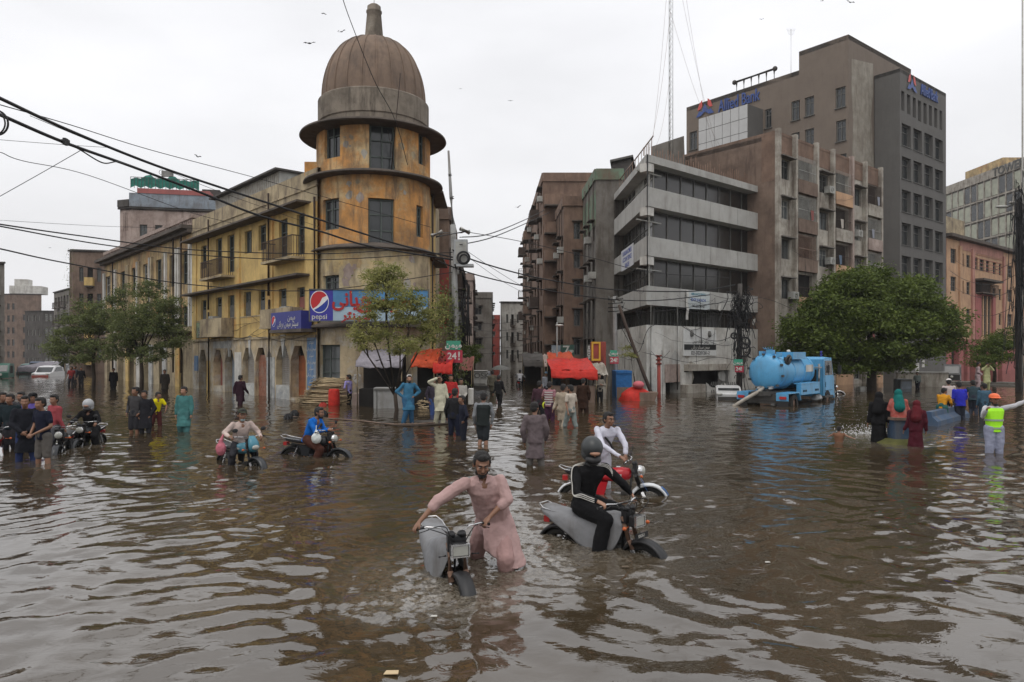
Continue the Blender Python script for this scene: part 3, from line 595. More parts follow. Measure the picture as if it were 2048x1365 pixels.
def cola_sign():
    d = 32.7; A = P(618, 700, d); B = P(858, 700, d + .35); f = Fac(A, B); z0 = f.z(618, 645) + .03; z1 = f.z(618, 578)
    T = thing('shop_sign', 'long blue and white cola shop sign with red script on the rounded corner', 'sign', (A.x, A.y, z0))
    mb = MB(); f.bar(mb, 0, f.L, z0, z1, -.22, 0); b = mb.build('sign_box', pmat('sign_blue_gradient', (.09, .25, .47), .5, .3, .5, None, bump=0), T, world=True)
    mb = MB(); f.bar(mb, 0, f.u(666), z0 + .01, z1 - .01, .002, .012); mb.build('cola_panel', cmat((.035, .03, .30), .5), T, world=True)
    mb = MB(); f.bar(mb, f.u(666), f.L, z0 + .01, z0 + (z1 - z0) * .45, .002, .010); mb.build('pale_panel', pmat('sign_pale_blue', (.36, .47, .55), .5, .2, .6, None, bump=0), T, world=True)
    cola_roundel(f, f.u(639), f.z(639, 604), .52, .014, T)
    text('pepsi', .34, M['white'], T, f.M4(f.u(639), f.z(639, 634), .02), .004, bold=.004)
    RR = cmat((.40, .015, .015), .5)
    text('\uFBFD\uFEE7\uFE8E\uFBFE\uFEAE\uFE91', .92, RR, T, f.M4(f.u(702), f.z(702, 600), .03), .01, bold=.026, sx=.82)
    text('\uFEE6\uFEE4\uFBFF\uFEE3', 1.0, RR, T, f.M4(f.u(768), f.z(768, 603), .03), .01, bold=.024, sx=1.15)
    text('\uFEAE\uFB69\uFEE8\uFBFF\uFEB3', .55, RR, T, f.M4(f.u(714), f.z(712, 632), .03), .01, bold=.016, sx=1.1)
    mb = MB()
    for u, z, w, h in ((0, z0, f.L, .05), (0, z1 - .05, f.L, .05), (0, z0, .05, z1 - z0), (f.L - .05, z0, .05, z1 - z0)): f.bar(mb, u, u + w, z, z + h, .003, .04)
    mb.build('sign_frame', M['frame'], T, world=True)
    f2 = FY.sub(.78); a, b = f2.u(542), f2.u(602); z0, z1 = f2.z(571, 659), f2.z(571, 624)
    T = thing('balcony_sign', 'small dark blue cola sign box hung on the low balcony', 'sign', tuple(f2.pt(a, z0)))
    mb = MB(); f2.bar(mb, a, b, z0, z1, -.55, 0); mb.build('sign_box', cmat((.025, .03, .21), .5), T, world=True)
    cola_roundel(f2, a + .35, (z0 + z1) / 2, .28, .006, T)
    text('\uFBFD\uFEE7\uFE8E\uFBFE\uFEAE\uFE91 \uFEE6\uFEE4\uFBFF\uFEE3 \uFEAE\uFB69\uFEE8\uFBFF\uFEB3', .42, M['white'], T, f2.M4((a + b) / 2 + .25, z0 + .26, .01), .003, sx=.8)
    q = f2.M4((a + b) / 2 + .7, z1 - .3, .01); text('\uFEE6\uFEE4\uFBFF\uFEE3', .4, M['white'], T, q, .003)
    mb = MB(); f2.bar(mb, a - .1, b + .1, z0 - .16, z0 - .003, -.75, .05); mb.build('sign_shelf', M['ledge'], T, world=True)
    r = FY.rect(389, 645, 420, 676); T = thing('wall_banner', 'small green and purple banner on the left end of the yellow facade', 'banner', tuple(FY.pt(r[0], r[2])))
    mb = MB(); FY.bar(mb, r[0], r[1], r[2], r[3], .02, .04); mb.build('banner_cloth', pmat('banner_print', (.20, .26, .14), .6, .5, 2.5, (.10, .06, .16), .9, bump=0), T, world=True)
    text('\uFEE6\uFEE4\uFBFF\uFEE3', .5, M['white'], T, FY.M4((r[0] + r[1]) / 2, (r[2] + r[3]) / 2, .045), .002)
cola_sign()

# ------------------------------------------------------------------ long ochre building further left
def ochre():
    B = (YA[0], YA[1]); B = ((387 - CX) / F * (B[1] + .15), B[1] + .15); A = hitline(209, B, kY); f = Fac(A, B)
    T = thing('ochre_building', 'long ochre building with tall pilasters and a balustraded parapet beyond the yellow one', 'building', (B[0], B[1], GZ))
    zc = f.z(388, 458); zp = f.z(388, 428); up = []
    for x0, x1 in ((211, 221), (241, 250), (263, 270.5), (286, 295), (312, 323), (339, 351), (364, 376)):
        u0, u1 = f.u(x0), f.u(x1); up.append((u0, u1, zc - 3.6, zc - 1.3))
    lo = [(a, b, zc - 6.9, zc - 5.2) for a, b, _, _ in up]; g = []
    for x0, x1 in ((214, 220), (236, 247), (258, 268), (287, 299), (318, 330), (350, 366)): g.append((f.u(x0), f.u(x1), GZ, f.z(300, 700) + .5))
    mb = MB(); wall(mb, f, 0, f.L, f.z(300, 660), zc, up + lo); mb.build('upper_wall', M['ochre'], T, world=True)
    mb = MB(); wall(mb, f, 0, f.L, GZ, f.z(300, 660), g, .8)
    for r in g: spandrel(f, mb, r, .3, .8)
    mb.build('ground_floor_wall', M['parapet'], T, world=True)
    for r in up: window(f, r, T, 'wframe' if random.random() < .4 else 'gframe', nx=2, ny=3, fw=.08)
    for r in lo: window(f, r, T, 'gframe', nx=2, ny=2, fw=.08)
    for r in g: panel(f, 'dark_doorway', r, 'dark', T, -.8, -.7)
    c = MB(); f.bar(c, -.3, f.L, zc, zc + .25, .003, .8); f.bar(c, -.2, f.L, zc - .25, zc - .003, .003, .4); c.build('cornice', M['ledge'], T, world=True)
    p = MB(); f.bar(p, 0, f.L, zc + .25, zc + .45, -.3, .1); f.bar(p, 0, f.L, zp - .25, zp, -.3, .12); u = .3
    while u < f.L: f.bar(p, u, u + (.7 if int(u / 3.3) != int((u + .9) / 3.3) else .16), zc + .45, zp - .25, -.2, .05); u += .9 if int(u / 3.3) != int((u + .9) / 3.3) else .42
    p.build('balustrade', M['pinkw'], T, world=True)
    edges = [0] + [(a[1] + b[0]) / 2 for a, b in zip(up, up[1:])] + [f.L - .25]
    for u in edges:
        for s_ in (-.28, .28):
            q = MB(); f.bar(q, max(0, u + s_ - .17), u + s_ + .17, f.z(300, 660), zc - .95, .003, .16); q.build('pilaster', M['white'] if random.random() < .6 else M['parapet'], T, world=True)
    for x in (368, 352, 230): mb = MB(); mb.tube([f.pt(f.u(x), 1, .2), f.pt(f.u(x), zc + .2, .2)], .06, 6); mb.build('drain_pipe', M['pipe'], T, world=True)
    for u in edges[1:-1]:
        q = MB(); f.bar(q, u - .45, u + .45, GZ, f.z(300, 690), .003, .12); q.build('pier', random.choice([M['whitegr'], M['white'], M['yellow']]), T, world=True)
    n = f.N * -10; pts = [f.pt(0, 0), f.pt(f.L, 0), f.pt(f.L, 0) + n, f.pt(0, 0) + n]; bk = MB(); closeback(bk, pts, 1, GZ, zc + .3); bk.build('rear_wall', M['parapet'], T, world=True)
    q = MB(); quadslab(q, pts, zc, zc + .24); q.build('roof', M['greyd'], T, world=True)
    s = MB(); f.bar(s, -.2, f.L, f.z(300, 672), f.z(300, 672) + .12, .003, .5); s.build('ledge', M['ledge'], T, world=True)
ochre()
kB = -.79
# pale rooftop building behind, with green terrace fence
T, FL, FR, z1, w = block('pale_building', 'pale pink old building with a green netted roof terrace behind the ochre block', 262, 66, 240, -2.6, 432, 4.5, 415, 'pinkw', 'pinkw',
    dict(n=3, rows=4, z0=3.5, fh=3.4, h=1.7, fill=.4), dict(n=5, rows=5, z0=1.8, fh=3.5, h=2.0, fill=.5, skip=[(2, r) for r in range(5)]), cat='building')
def terrace():
    f = FR; zt = z1; mb = MB(); f.bar(mb, -.1, f.L, zt + .06, zt + 1.3, -3, .25); mb.build('terrace_storey', M['greyblue'], T, world=True)
    mb = MB(); f.bar(mb, .6, f.L - .5, zt + 1.3, zt + 1.75, -2.8, .3); mb.build('red_valance', M['rose'], T, world=True)
    G = pmat('green_netting', (.04, .22, .17), .8, .4, 2, None, bump=.3); r = MB(); u = 0
    f.bar(r, 0, f.L * .8, zt + 2.75, zt + 2.8, .15, .19)
    while u < f.L * .8: f.bar(r, u, u + .04, zt + 1.75, zt + 2.8, .15, .19); u += .3
    r.build('terrace_railing', M['gframe'], T, world=True)
    n = MB(); k = 14; A_ = [f.pt(f.L * .8 * i / k, zt + 1.8 + .2 * (i % 2), .1) for i in range(k + 1)]; Bt = [f.pt(f.L * .8 * i / k, zt + 2.6 + .55 * abs(math.sin(i * 1.3)) * (1 if i in (3, 4, 5, 8, 9) else .3), .06) for i in range(k + 1)]
    n.loft([A_, Bt], closed=False, cap=False, smooth=False); n.build('netting', G, T, world=True)
    mb = MB(); g = f.sub(-2); g.bar(mb, f.L * .78, f.L, zt, zt + 2.4, -3, 0); mb.build('stair_house', M['greyd'], T, world=True)
    mb = MB(); wx = FL; wx.bar(mb, 0, wx.L, zt + .06, zt + .7, .003, .3); mb.build('wooden_gallery', M['greyd'], T, world=True)
terrace()
# ------------------------------------------------------------------ far left street
block('plant_hung_building', 'brown shabby building with hanging plants at the far end of the ochre block', 146, 84, 139, -1.2, 232, 3.5, 500, 'greyd', 'brown', dict(n=1, rows=5, z0=3, fh=3, h=1.6, fill=.5), dict(n=4, rows=5, z0=1.5, fh=3.1, h=1.7, fill=.5, balc=(1,), bs=True, bm='yellow'), roof='greyd')
block('grey_tenement', 'grey green balconied tenement far down the left street', 139, 118, 108, -.95, 150, 4, 577, 'greyb', 'greyb', dict(n=5, rows=5, z0=1.5, fh=3, h=1.5, fill=.6, balc=(1, 3)), None)
block('dark_narrow_tenement', 'dark narrow block with stacked air conditioners far down the left street', 84, 150, 50, -3.5, 118, 4, 622, 'greyd', 'greyd', dict(n=4, rows=5, z0=0, fh=3, h=1.2, fill=.35, fm='wframe'), dict(n=3, rows=4, z0=0, fh=3, h=1.5, fill=.6, fm='wframe'))
Tq, f1, f2, zz, w = block('rooftop_tank_building', 'tall beige block with a white water tank on its roof far left', 34, 190, -10, -6, 83, 4, 588, 'pinkw', 'brown', dict(n=4, rows=7, z0=1, fh=3.2, h=1.7, fill=.5), dict(n=2, rows=4, z0=1, fh=3.3, h=1.6, fill=.2))
mb = MB(); f2.bar(mb, -2, 5.6, zz + .1, zz + 2.2, -5, -.5); mb.build('water_tank', M['white'], Tq, world=True); mb = MB(); f2.bar(mb, -1, 2.2, zz + 2.2, zz + 4.0, -4, -1); mb.build('stair_house', M['white'], Tq, world=True)
block('edge_tenement', 'grey tenement cut off by the left edge of the view', -40, 70, -80, -1, 9, 12, 525, 'greyb', 'greyb', None, dict(n=3, rows=5, z0=0, fh=2.5, h=1.4, fill=.6, balc=(2,)))
mb = MB()

# ------------------------------------------------------------------ central side street, left side

def side_face(name, label, x0, Y0, Y1, z1, mat, pxr_front=None, n=4, rows=5, balc=(), m2=None, back=9, front_spec=None, face='R', spec=None):
    """block along the side street. face R: wall faces right (left side of the street); face L: the other way"""
    X0 = (x0 - CX) / F * Y0; X1 = X0 - .0343 * (Y1 - Y0)
    T = thing(name, label, 'building', (X0, Y0, GZ)); s = 1 if face == 'R' else -1
    if face == 'R': f = Fac((X0, Y0), (X1, Y1)); g = Fac((X0 - back, Y0), (X0, Y0))
    else: f = Fac((X1, Y1), (X0, Y0)); g = Fac((X0, Y0), (X0 + back, Y0))
    body = MB(); hs = []
    sp_ = spec or dict(z0=2.0, fh=2.9, h=1.4, fill=.45); w_ = f.L / n
    for r_ in range(rows):
        z = sp_['z0'] + r_ * sp_['fh']
        if z + sp_['h'] > z1 - .3: break
        for i in range(n):
            u = w_ * (i + .5); fi = sp_['fill']; r = (u - w_ * fi / 2, u + w_ * fi / 2, z, z + sp_['h'])
            if i in balc: r = (r[0] - .2, r[1] + .2, z - .8, z + sp_['h']); hs.append(r); panel(f, 'dark_doorway', r, 'dark', T, -.24, -.2); railing(f, T, r[0] - .1, r[1] + .1, r[2], r[2] + .95, .9, mat='pipe' if i % 2 else mat, solid=(i + r_) % 3 == 0, step=.22)
            else: hs.append(r); window(f, r, T, random.choice(['frame', 'wframe']), random.choice(['glass', 'glassp']), hood=.45, fw=.08)
            if random.random() < .3: q = MB(); f.bar(q, r[1] + .05, r[1] + .7, z, z + .5, .003, .5); q.build('air_conditioner', M['wframe'], T, world=True)
    wall(body, f, 0, f.L, GZ, z1, hs); gh = []
    if front_spec:
        for i in range(front_spec['n']):
            for r_ in range(front_spec['rows']):
                u = g.L0 if False else (front_spec['u0'] + i * front_spec['du']); z = front_spec['z0'] + r_ * front_spec['fh']
                if z + front_spec['h'] < z1 - .2: gh.append((u, u + front_spec['w'], z, z + front_spec['h']))
        for r in gh: window(g, r, T, 'frame', fw=.08, hood=.3)
    wall(body, g, 0, g.L, GZ, z1, gh)
    pts = [(X0, Y0), (X1, Y1), (X1 - s * back, Y1), (X0 - s * back, Y0)]; 
    for a_, b_ in ((pts[1], pts[2]), (pts[2], pts[3])): body.add([(a_[0], a_[1], GZ), (b_[0], b_[1], GZ), (b_[0], b_[1], z1), (a_[0], a_[1], z1)], [(0, 1, 2, 3)])
    body.build('wall', M[mat], T, world=True); r = MB(); quadslab(r, pts, z1 - .2, z1 - .02); r.build('roof', M['greyd'], T, world=True)
    q = MB(); f.bar(q, 0, f.L, z1 - .3, z1 + .5, .003, .12); g.bar(q, 0, g.L, z1 - .3, z1 + .5, .003, .12); q.build('parapet', M[m2 or mat], T, world=True)
    for k in range(3): q = MB(); u = f.L * (k + .9) / 3.2; q.tube([f.pt(u, 0, .12), f.pt(u, z1, .12)], .05, 6); q.build('drain_pipe', M['pipe'], T, world=True)
    return T, f, g
def zt(py, Y): return CH + (HY - py) / F * Y
T1, f, g = side_face('red_walled_building', 'tall dark building with a red painted lower corner on the left of the narrow street', 898, 46, 56, zt(430, 46), 'brown', n=3, rows=4, balc=(1,))
q = MB(); g.bar(q, g.L - 1.9, g.L, 4, 8.4, .01, .03); q.build('red_wall_panel', M['red'], T1, world=True)
side_face('narrow_street_building', 'dark cluttered tenement on the left of the narrow street above the market', 916, 57, 70, zt(520, 57), 'greyd', n=4, rows=4, balc=(0, 2))
side_face('beige_street_block', 'beige block with stepped roof on the left of the narrow street', 946, 78, 86, zt(556, 78), 'pinkw', n=3, rows=5, front_spec=dict(n=1, rows=5, u0=6.4, du=2, z0=2, fh=3, w=1.2, h=1.4))
side_face('grey_street_block', 'grey five storey block farther down the narrow street on its left', 984, 98, 120, zt(592, 98), 'greyb', n=5, rows=5, front_spec=dict(n=3, rows=5, u0=4, du=1.8, z0=1, fh=2.2, w=1.0, h=1.2), back=10)
side_face('far_red_block', 'small reddish block almost at the end of the narrow street', 999, 125, 135, zt(636, 125), 'red', n=2, rows=3, back=8)
block('white_end_building', 'white building with red shutters closing the end of the narrow street', 1004, 108, 1001, -.4, 1046, 9, 604, 'white', 'white', None, dict(n=3, rows=3, z0=1.5, fh=2.7, h=1.3, fill=.4, balc=(1,), fm='frame'), roof='greyd')
# ------------------------------------------------------------------ central side street, right side
side_face('tall_brown_tenement', 'tallest brown tenement with drainpipes along the right of the narrow street', 1086, 66, 104, zt(357, 66), 'redbrown', n=9, rows=7, balc=(1, 4, 7), face='L', back=12, front_spec=dict(n=1, rows=6, u0=1.9, du=3, z0=2, fh=2.55, w=1.3, h=1.3))
def qbalc():
    Y0 = 66; X0 = (1086 - CX) / F * Y0; g = Fac((X0, Y0), (X0 + 12, Y0)); T = [o for o in bpy.data.objects if o.name == 'tall_brown_tenement'][0]
    for r_ in range(6):
        z = 3.2 + r_ * 2.55; railing(g, T, .1, 2.6, z, z + .95, .9, mat='redbrown', slab='ledge', solid=True)
    q = MB(); g.bar(q, 5, 9, zt(365, 66), zt(357, 66) + .6, -3, -.5); q.build('stair_house', M['redbrown'], T, world=True)
qbalc()
side_face('brown_mid_tenement', 'brown tenement with a blank stained side wall in the narrow street', 1128, 59, 65.8, zt(405, 59), 'redbrown', n=2, rows=6, face='L', back=7, front_spec=dict(n=1, rows=6, u0=.8, du=3, z0=2.2, fh=2.4, w=.55, h=1.4), m2='redbrown')
T3, f3, g3 = side_face('green_topped_tenement', 'narrow tenement with peeling green top storeys left of the banded office', 1192, 51.9, 58.8, zt(352, 51.9), 'greyb', n=3, rows=5, face='L', back=2.0, m2='green')
q = MB(); f3.bar(q, .02, f3.L - .02, zt(450, 52), zt(380, 52), .005, .02); q.build('green_paint_band', M['green'], T3, world=True)

# ------------------------------------------------------------------ grey-banded office building
WC = (7.72, 41.0); WB_ = hitline(1525, WC, 1.1457); WA = hitline(1228, WC, -.0343); FWL, FWR = Fac(WA, WC), Fac(WC, WB_)
def office():
    T = thing('banded_office', 'five storey office with pale concrete bands and dark glass on the right corner', 'building', (WC[0], WC[1], GZ))
    zs_ = lambda y: CH + (HY - y) * WC[1] / F
    bands = [(zs_(323), zs_(308)), (zs_(411.6), zs_(372.7)), (zs_(511), zs_(472)), (zs_(610), zs_(571.5))]
    rec = .75; gl, gr = FWL.sub(-rec), FWR.sub(-rec)
    def mitre(f, end):  # polygon ring on plan
        return f
    inner = None
    # plan corners for an offset o from the outer faces
    def corner(o):
        a, b = FWL.pt(0, 0, o), FWR.pt(0, 0, o); ua, ub = FWL.U, FWR.U; d = b - a; den = ua.x * ub.y - ua.y * ub.x; t = (d.x * ub.y - d.y * ub.x) / den; return a + ua * t
    def ring(o): return [FWL.pt(0, 0, o), corner(o), FWR.pt(FWR.L, 0, o)]
    for i, (z0, z1) in enumerate(bands):
        mb = MB(); A_ = ring(0); B_ = ring(-2.2); vs = [(p.x, p.y, z) for z in (z0, z1) for p in A_ + B_]
        mb.add(vs, [(0, 1, 7, 6), (1, 2, 8, 7), (0, 3, 4, 1), (1, 4, 5, 2), (6, 7, 10, 9), (7, 8, 11, 10), (2, 5, 11, 8), (0, 6, 9, 3)]); b = mb.build('concrete_band', M['band'], T, world=True)
        if i:
            for u in (3.2, 6.4, 9.6):
                q = MB(); FWR.bar(q, u, u + .02, z0 + .02, z1 - .02, .002, .006); q.build('panel_joint', M['frame'], b, world=True)
    gz = [(bands[1][1], bands[0][0]), (bands[2][1], bands[1][0]), (bands[3][1], bands[2][0]), (zs_(650), bands[3][0])]
    cr = corner(-rec)
    for k, (z0, z1) in enumerate(gz):
        for f, Ltot, left in ((Fac(gl.A, cr), None, True), (Fac(cr, gr.B), None, False)):
            n = 7 if left else 8; w = f.L / n; mb = MB(); f.bar(mb, 0, f.L, z0 - .0, z0 + .06, -.06, 0); f.bar(mb, 0, f.L, z1 - .06, z1, -.06, 0)
            mm_ = 'wframe' if (left and k == 0) else 'frame'
            for i in range(n + 1): f.bar(mb, max(0, i * w - .03), min(f.L, i * w + .03), z0 + .06, z1 - .06, -.06, .0)
            if left or k in (3,): f.bar(mb, 0, f.L, z0 + .9, z0 + .95, -.05, -.01)
            if k == 3:
                u = 0
                while u < f.L: f.bar(mb, u, u + .03, z0, z1, .0, .03); u += .42
            fr = mb.build('window_strip', M[mm_], T, world=True)
            for i in range(n):
                q = MB(); f.bar(q, i * w + .03, (i + 1) * w - .03, z0 + .06, z1 - .06, -.09 + random.uniform(-.01, .01), -.05); q.build('pane', M['glassb'] if not (left and k == 0 and i in (3, 4)) else M['wframe'], fr, world=True)
    for z0, z1 in gz[:3]:
        q = MB(); FWR.bar(q, .15, .75, z1 - .5, z1 - .02, -.6, -.05); q.build('air_conditioner', M['white'], T, world=True)
        q = MB(); FWR.bar(q, 1.05, 1.13, z0, z1, -.7, -.62); FWR.bar(q, -.1, 2.2, z0 + 1.0, z0 + 1.06, -.68, -.6); q.build('scaffold_bar', M['wframe'], T, world=True)
    # white ground storey
    z1 = zs_(650); hs = [FWR.rect(1331, 737, 1360, 790), FWR.rect(1368, 737, 1456, 800)]; hs = [(a, b, GZ, d) for a, b, c, d in hs]
    mb = MB(); wall(mb, FWR, 0, FWR.L, GZ, z1, hs, .8); wall(mb, FWL, 0, FWL.L, GZ, z1, [], .3); mb.build('ground_floor_wall', M['white'], T, world=True)
    for r in hs: panel(FWR, 'dark_doorway', r, 'dark', T, -.8, -.75)
    a, b, c, d = FWR.rect(1368, 730, 1458, 738); q = MB(); FWR.bar(q, a, b, d - .35, d + .05, .003, .35); q.build('canopy_beam', M['cream'], T, world=True)
    for x0, x1, y0, y1, mt, nm in ((1329, 1359, 729, 765, 'pinkw', 'shop_poster'), (1361, 1382, 745, 770, 'white', 'shop_poster'), (1360, 1395, 769, 797, 'cream', 'low_counter'), (1299, 1311, 735, 795, 'whitegr', 'painted_notice')):
        r = FWR.rect(x0, y0, x1, y1); q = MB(); FWR.bar(q, r[0], r[1], r[2], r[3], .01, .05 if nm != 'low_counter' else .6); q.build(nm, M[mt], T, world=True)
    for x0, x1 in ((1398, 1432), (1434, 1459)):   # sagging white cloths with printed rows
        r = FWR.rect(x0, 764, x1, 795); q = MB(); k = 8; rows = []
        for j in range(5):
            rows.append([FWR.pt(r[0] + (r[1] - r[0]) * i / k, r[3] - (r[3] - r[2]) * j / 4 - .35 * math.sin(math.pi * i / k) * (1 - j / 6), .5 + .05 * math.sin(i * 2 + j)) for i in range(k + 1)])
        q.loft(rows, closed=False, cap=False); q.build('hung_cloth', M['white'], T, world=True)
        for i in range(2): text('ARARA' if x0 < 1430 else 'BARA', .38, M['frame'], T, FWR.M4((r[0] + r[1]) / 2, r[2] + .35 + i * .5, .6), .002, bold=.01)
    # pipes, roof railing, rear volumes
    for x in (1299, 1352): q = MB(); q.tube([FWR.pt(FWR.u(x), zs_(783), .1), FWR.pt(FWR.u(x), zs_(610), .1)], .04, 6); q.build('drain_pipe', M['frame'], T, world=True)
    q = MB(); q.tube([FWR.pt(FWR.L - .1, 0, .12), FWR.pt(FWR.L - .1, 13.2, .12)], .07, 6); q.build('drain_pipe', M['frame'], T, world=True)
    q = MB(); c_ = corner(0); q.tube([c_ + V(.05, -.05, zs_(571)), c_ + V(.05, -.05, zs_(310))], .05, 6); q.build('corner_cable', M['cable'], T, world=True)
    rl = MB(); z = bands[0][1]
    for f in (FWL, FWR):
        u = .2
        while u < f.L - .3: h = 1.0 if f is FWL else random.uniform(.35, .9); f.bar(rl, u, u + .03, z, z + h, -.4, -.37); u += .9 if f is FWL else .26
    FWL.bar(rl, 0, FWL.L, z + 1.0, z + 1.05, -.42, -.36); rl.build('roof_railing', M['rust'], T, world=True)
    D = FWL.A + (FWR.B - FWR.A); pts = [FWL.pt(0, 0, -rec - .1), corner(-rec - .1), FWR.pt(FWR.L - .02, 0, -rec - .1), D]
    mb = MB(); closeback(mb, pts, 0, z1 - .2, bands[0][0] + .1); mb.build('core_wall', M['dark'], T, world=True)
    mb = MB(); closeback(mb, [FWL.A, FWR.A, FWR.B, D], 2, GZ, bands[0][1]); mb.build('rear_wall', M['greyb'], T, world=True)
    mb = MB(); quadslab(mb, [FWL.pt(.05, 0, -.05), corner(-.05), FWR.pt(FWR.L - .05, 0, -.05), D], z - .1, z + .02); mb.build('roof', M['greyd'], T, world=True)
    q = MB(); quadslab(q, [P(1302, 300, 50), P(1368, 300, 47.5), P(1370, 300, 54), P(1306, 300, 56)], z, z + 3.0); q.build('stair_house', M['greyb'], T, world=True)
    q = MB(); quadslab(q, [P(1224, 300, 54), P(1262, 300, 52.6), P(1268, 300, 56), P(1230, 300, 58)], z + .9, z + 2.9); q.build('roof_shed', M['greyd'], T, world=True)
    q = MB(); quadslab(q, [P(1220, 300, 53.6), P(1266, 300, 52.2), P(1272, 300, 56.5), P(1226, 300, 58.5)], z + 2.9, z + 3.05); q.build('shed_roof', M['frame'], T, world=True)
    # broken awning sheet at the right roof corner
    s = thing('hanging_sheet', 'torn pale sheet hanging at the upper right corner of the banded office', 'sheet', tuple(FWR.pt(FWR.L - .4, 10.8, .2)))
    q = MB(); q.add([FWR.pt(FWR.L - .6, 12.1, .3), FWR.pt(FWR.L + .5, 12.0, .8), FWR.pt(FWR.L + .5, 10.9, .9), FWR.pt(FWR.L - .5, 10.8, .35), FWR.pt(FWR.L - .1, 13.0, .5)], [(0, 1, 2, 3), (0, 4, 1)]); q.build('sheet_metal', M['wframe'], s, world=True)
    # signs
    r = FWR.rect(1364.6, 659, 1430, 712); s = thing('office_signboard', 'white signboard with a black strip and a telephone number on the whitewashed wall', 'sign', tuple(FWR.pt(r[0], r[2])))
    q = MB(); FWR.bar(q, r[0], r[1], r[2], r[3], .02, .1); q.build('board', cmat((.6, .6, .58), .5), s, world=True); q = MB(); zm = r[2] + (r[3] - r[2]) * .22
    FWR.bar(q, r[0] + .05, r[1] - .05, zm, zm + .34, .102, .112); q.build('black_strip', M['black'], s, world=True); um = (r[0] + r[1]) / 2
    text('021-32201261-2', .3, M['black'], s, FWR.M4(um, r[2] + .17, .105), .003, bold=.006)
    text('\uFBFD\uFEE7\uFE8E\uFBFE\uFEAE\uFE91 \uFEAE\uFB69\uFEE8\uFBFF\uFEB3 \uFEE6\uFEE4\uFBFF\uFEE3', .3, M['white'], s, FWR.M4(um, zm + .17, .118), .002, sx=.9); text('\uFEE6\uFEE4\uFBFF\uFEE3 \uFEAE\uFB69\uFEE8\uFBFF\uFEB3 \uFBFD\uFEE7\uFE8E\uFBFE\uFEAE\uFE91', .24, M['black'], s, FWR.M4(um, zm + .52, .118), .002)
    for du in (-.95, .95):
        q = MB(); p = FWR.pt(um + du, zm + 1.0, .106); q.lathe(p, [(.01, -.2), (.13, -.16), (.15, 0), (.1, .17), (.01, .2)], 10); q.build('portrait_blob', M['frame'], s, world=True)
    r = FWR.rect(1372, 583, 1418, 619); s = thing('service_banner', 'pale cloth banner lettered with a service telephone number on the lowest band', 'banner', tuple(FWR.pt(r[0], r[2])))
    q = MB(); FWR.bar(q, r[0], r[1], r[2], r[3], .02, .05); q.build('banner_cloth', cmat((.50, .54, .54), .7), s, world=True); um = (r[0] + r[1]) / 2; h = (r[3] - r[2]) / 3
    text('AMBULANCE SERVICE', .21, cmat((.02, .16, .22), .6), s, FWR.M4(um, r[3] - h * .55, .055), .002, bold=.004, sx=.75); text('EDGE KARACHI', .25, cmat((.03, .08, .3), .6), s, FWR.M4(um, r[3] - h * 1.5, .055), .002, bold=.006, sx=.9); text('043-2201261-63', .23, M['black'], s, FWR.M4(um, r[2] + h * .5, .055), .002, bold=.004, sx=.85)
    q = MB(); k = 7; q.loft([[FWR.pt(r[0] - .1 + w_, r[3] - i * .3, .08 + .04 * math.sin(i * 2)) for i in range(k)] for w_ in (0, .25)], closed=False, cap=False); q.build('torn_strip', M['white'], s, world=True)
    r = FWL.rect(1244, 495, 1268, 537); s = thing('side_banner', 'white and blue lettered banner on the left face of the banded office', 'banner', tuple(FWL.pt(r[0], r[2])))
    q = MB(); FWL.bar(q, r[0], r[1], r[2], r[3], .02, .05); q.build('banner_cloth', cmat((.55, .56, .58), .7), s, world=True); um = (r[0] + r[1]) / 2; BL = cmat((.03, .06, .3), .6)
    for i, tx in enumerate(('SM. MOULANA COMPLEX', 'ACCOUNT SERVICE', 'KARACHI')): text(tx, .42, BL, s, FWL.M4(um, r[3] - .3 - i * .42, .055), .002, bold=.008, sx=.62 if i == 0 else .8)
    # small plants and rags
    for x, y in ((1254, 636), (1503, 640), (1434, 610)):
        f = FWL if x < 1290 else FWR; q = MB(); u = f.u(x); z = f.z(x, y); q.add([f.pt(u, z, .1), f.pt(u + .25, z + .1, .15), f.pt(u + .2, z - .4, .12), f.pt(u - .05, z - .3, .08)], [(0, 1, 2, 3)]); q.build('rag', M['white'], T, world=True)
office()

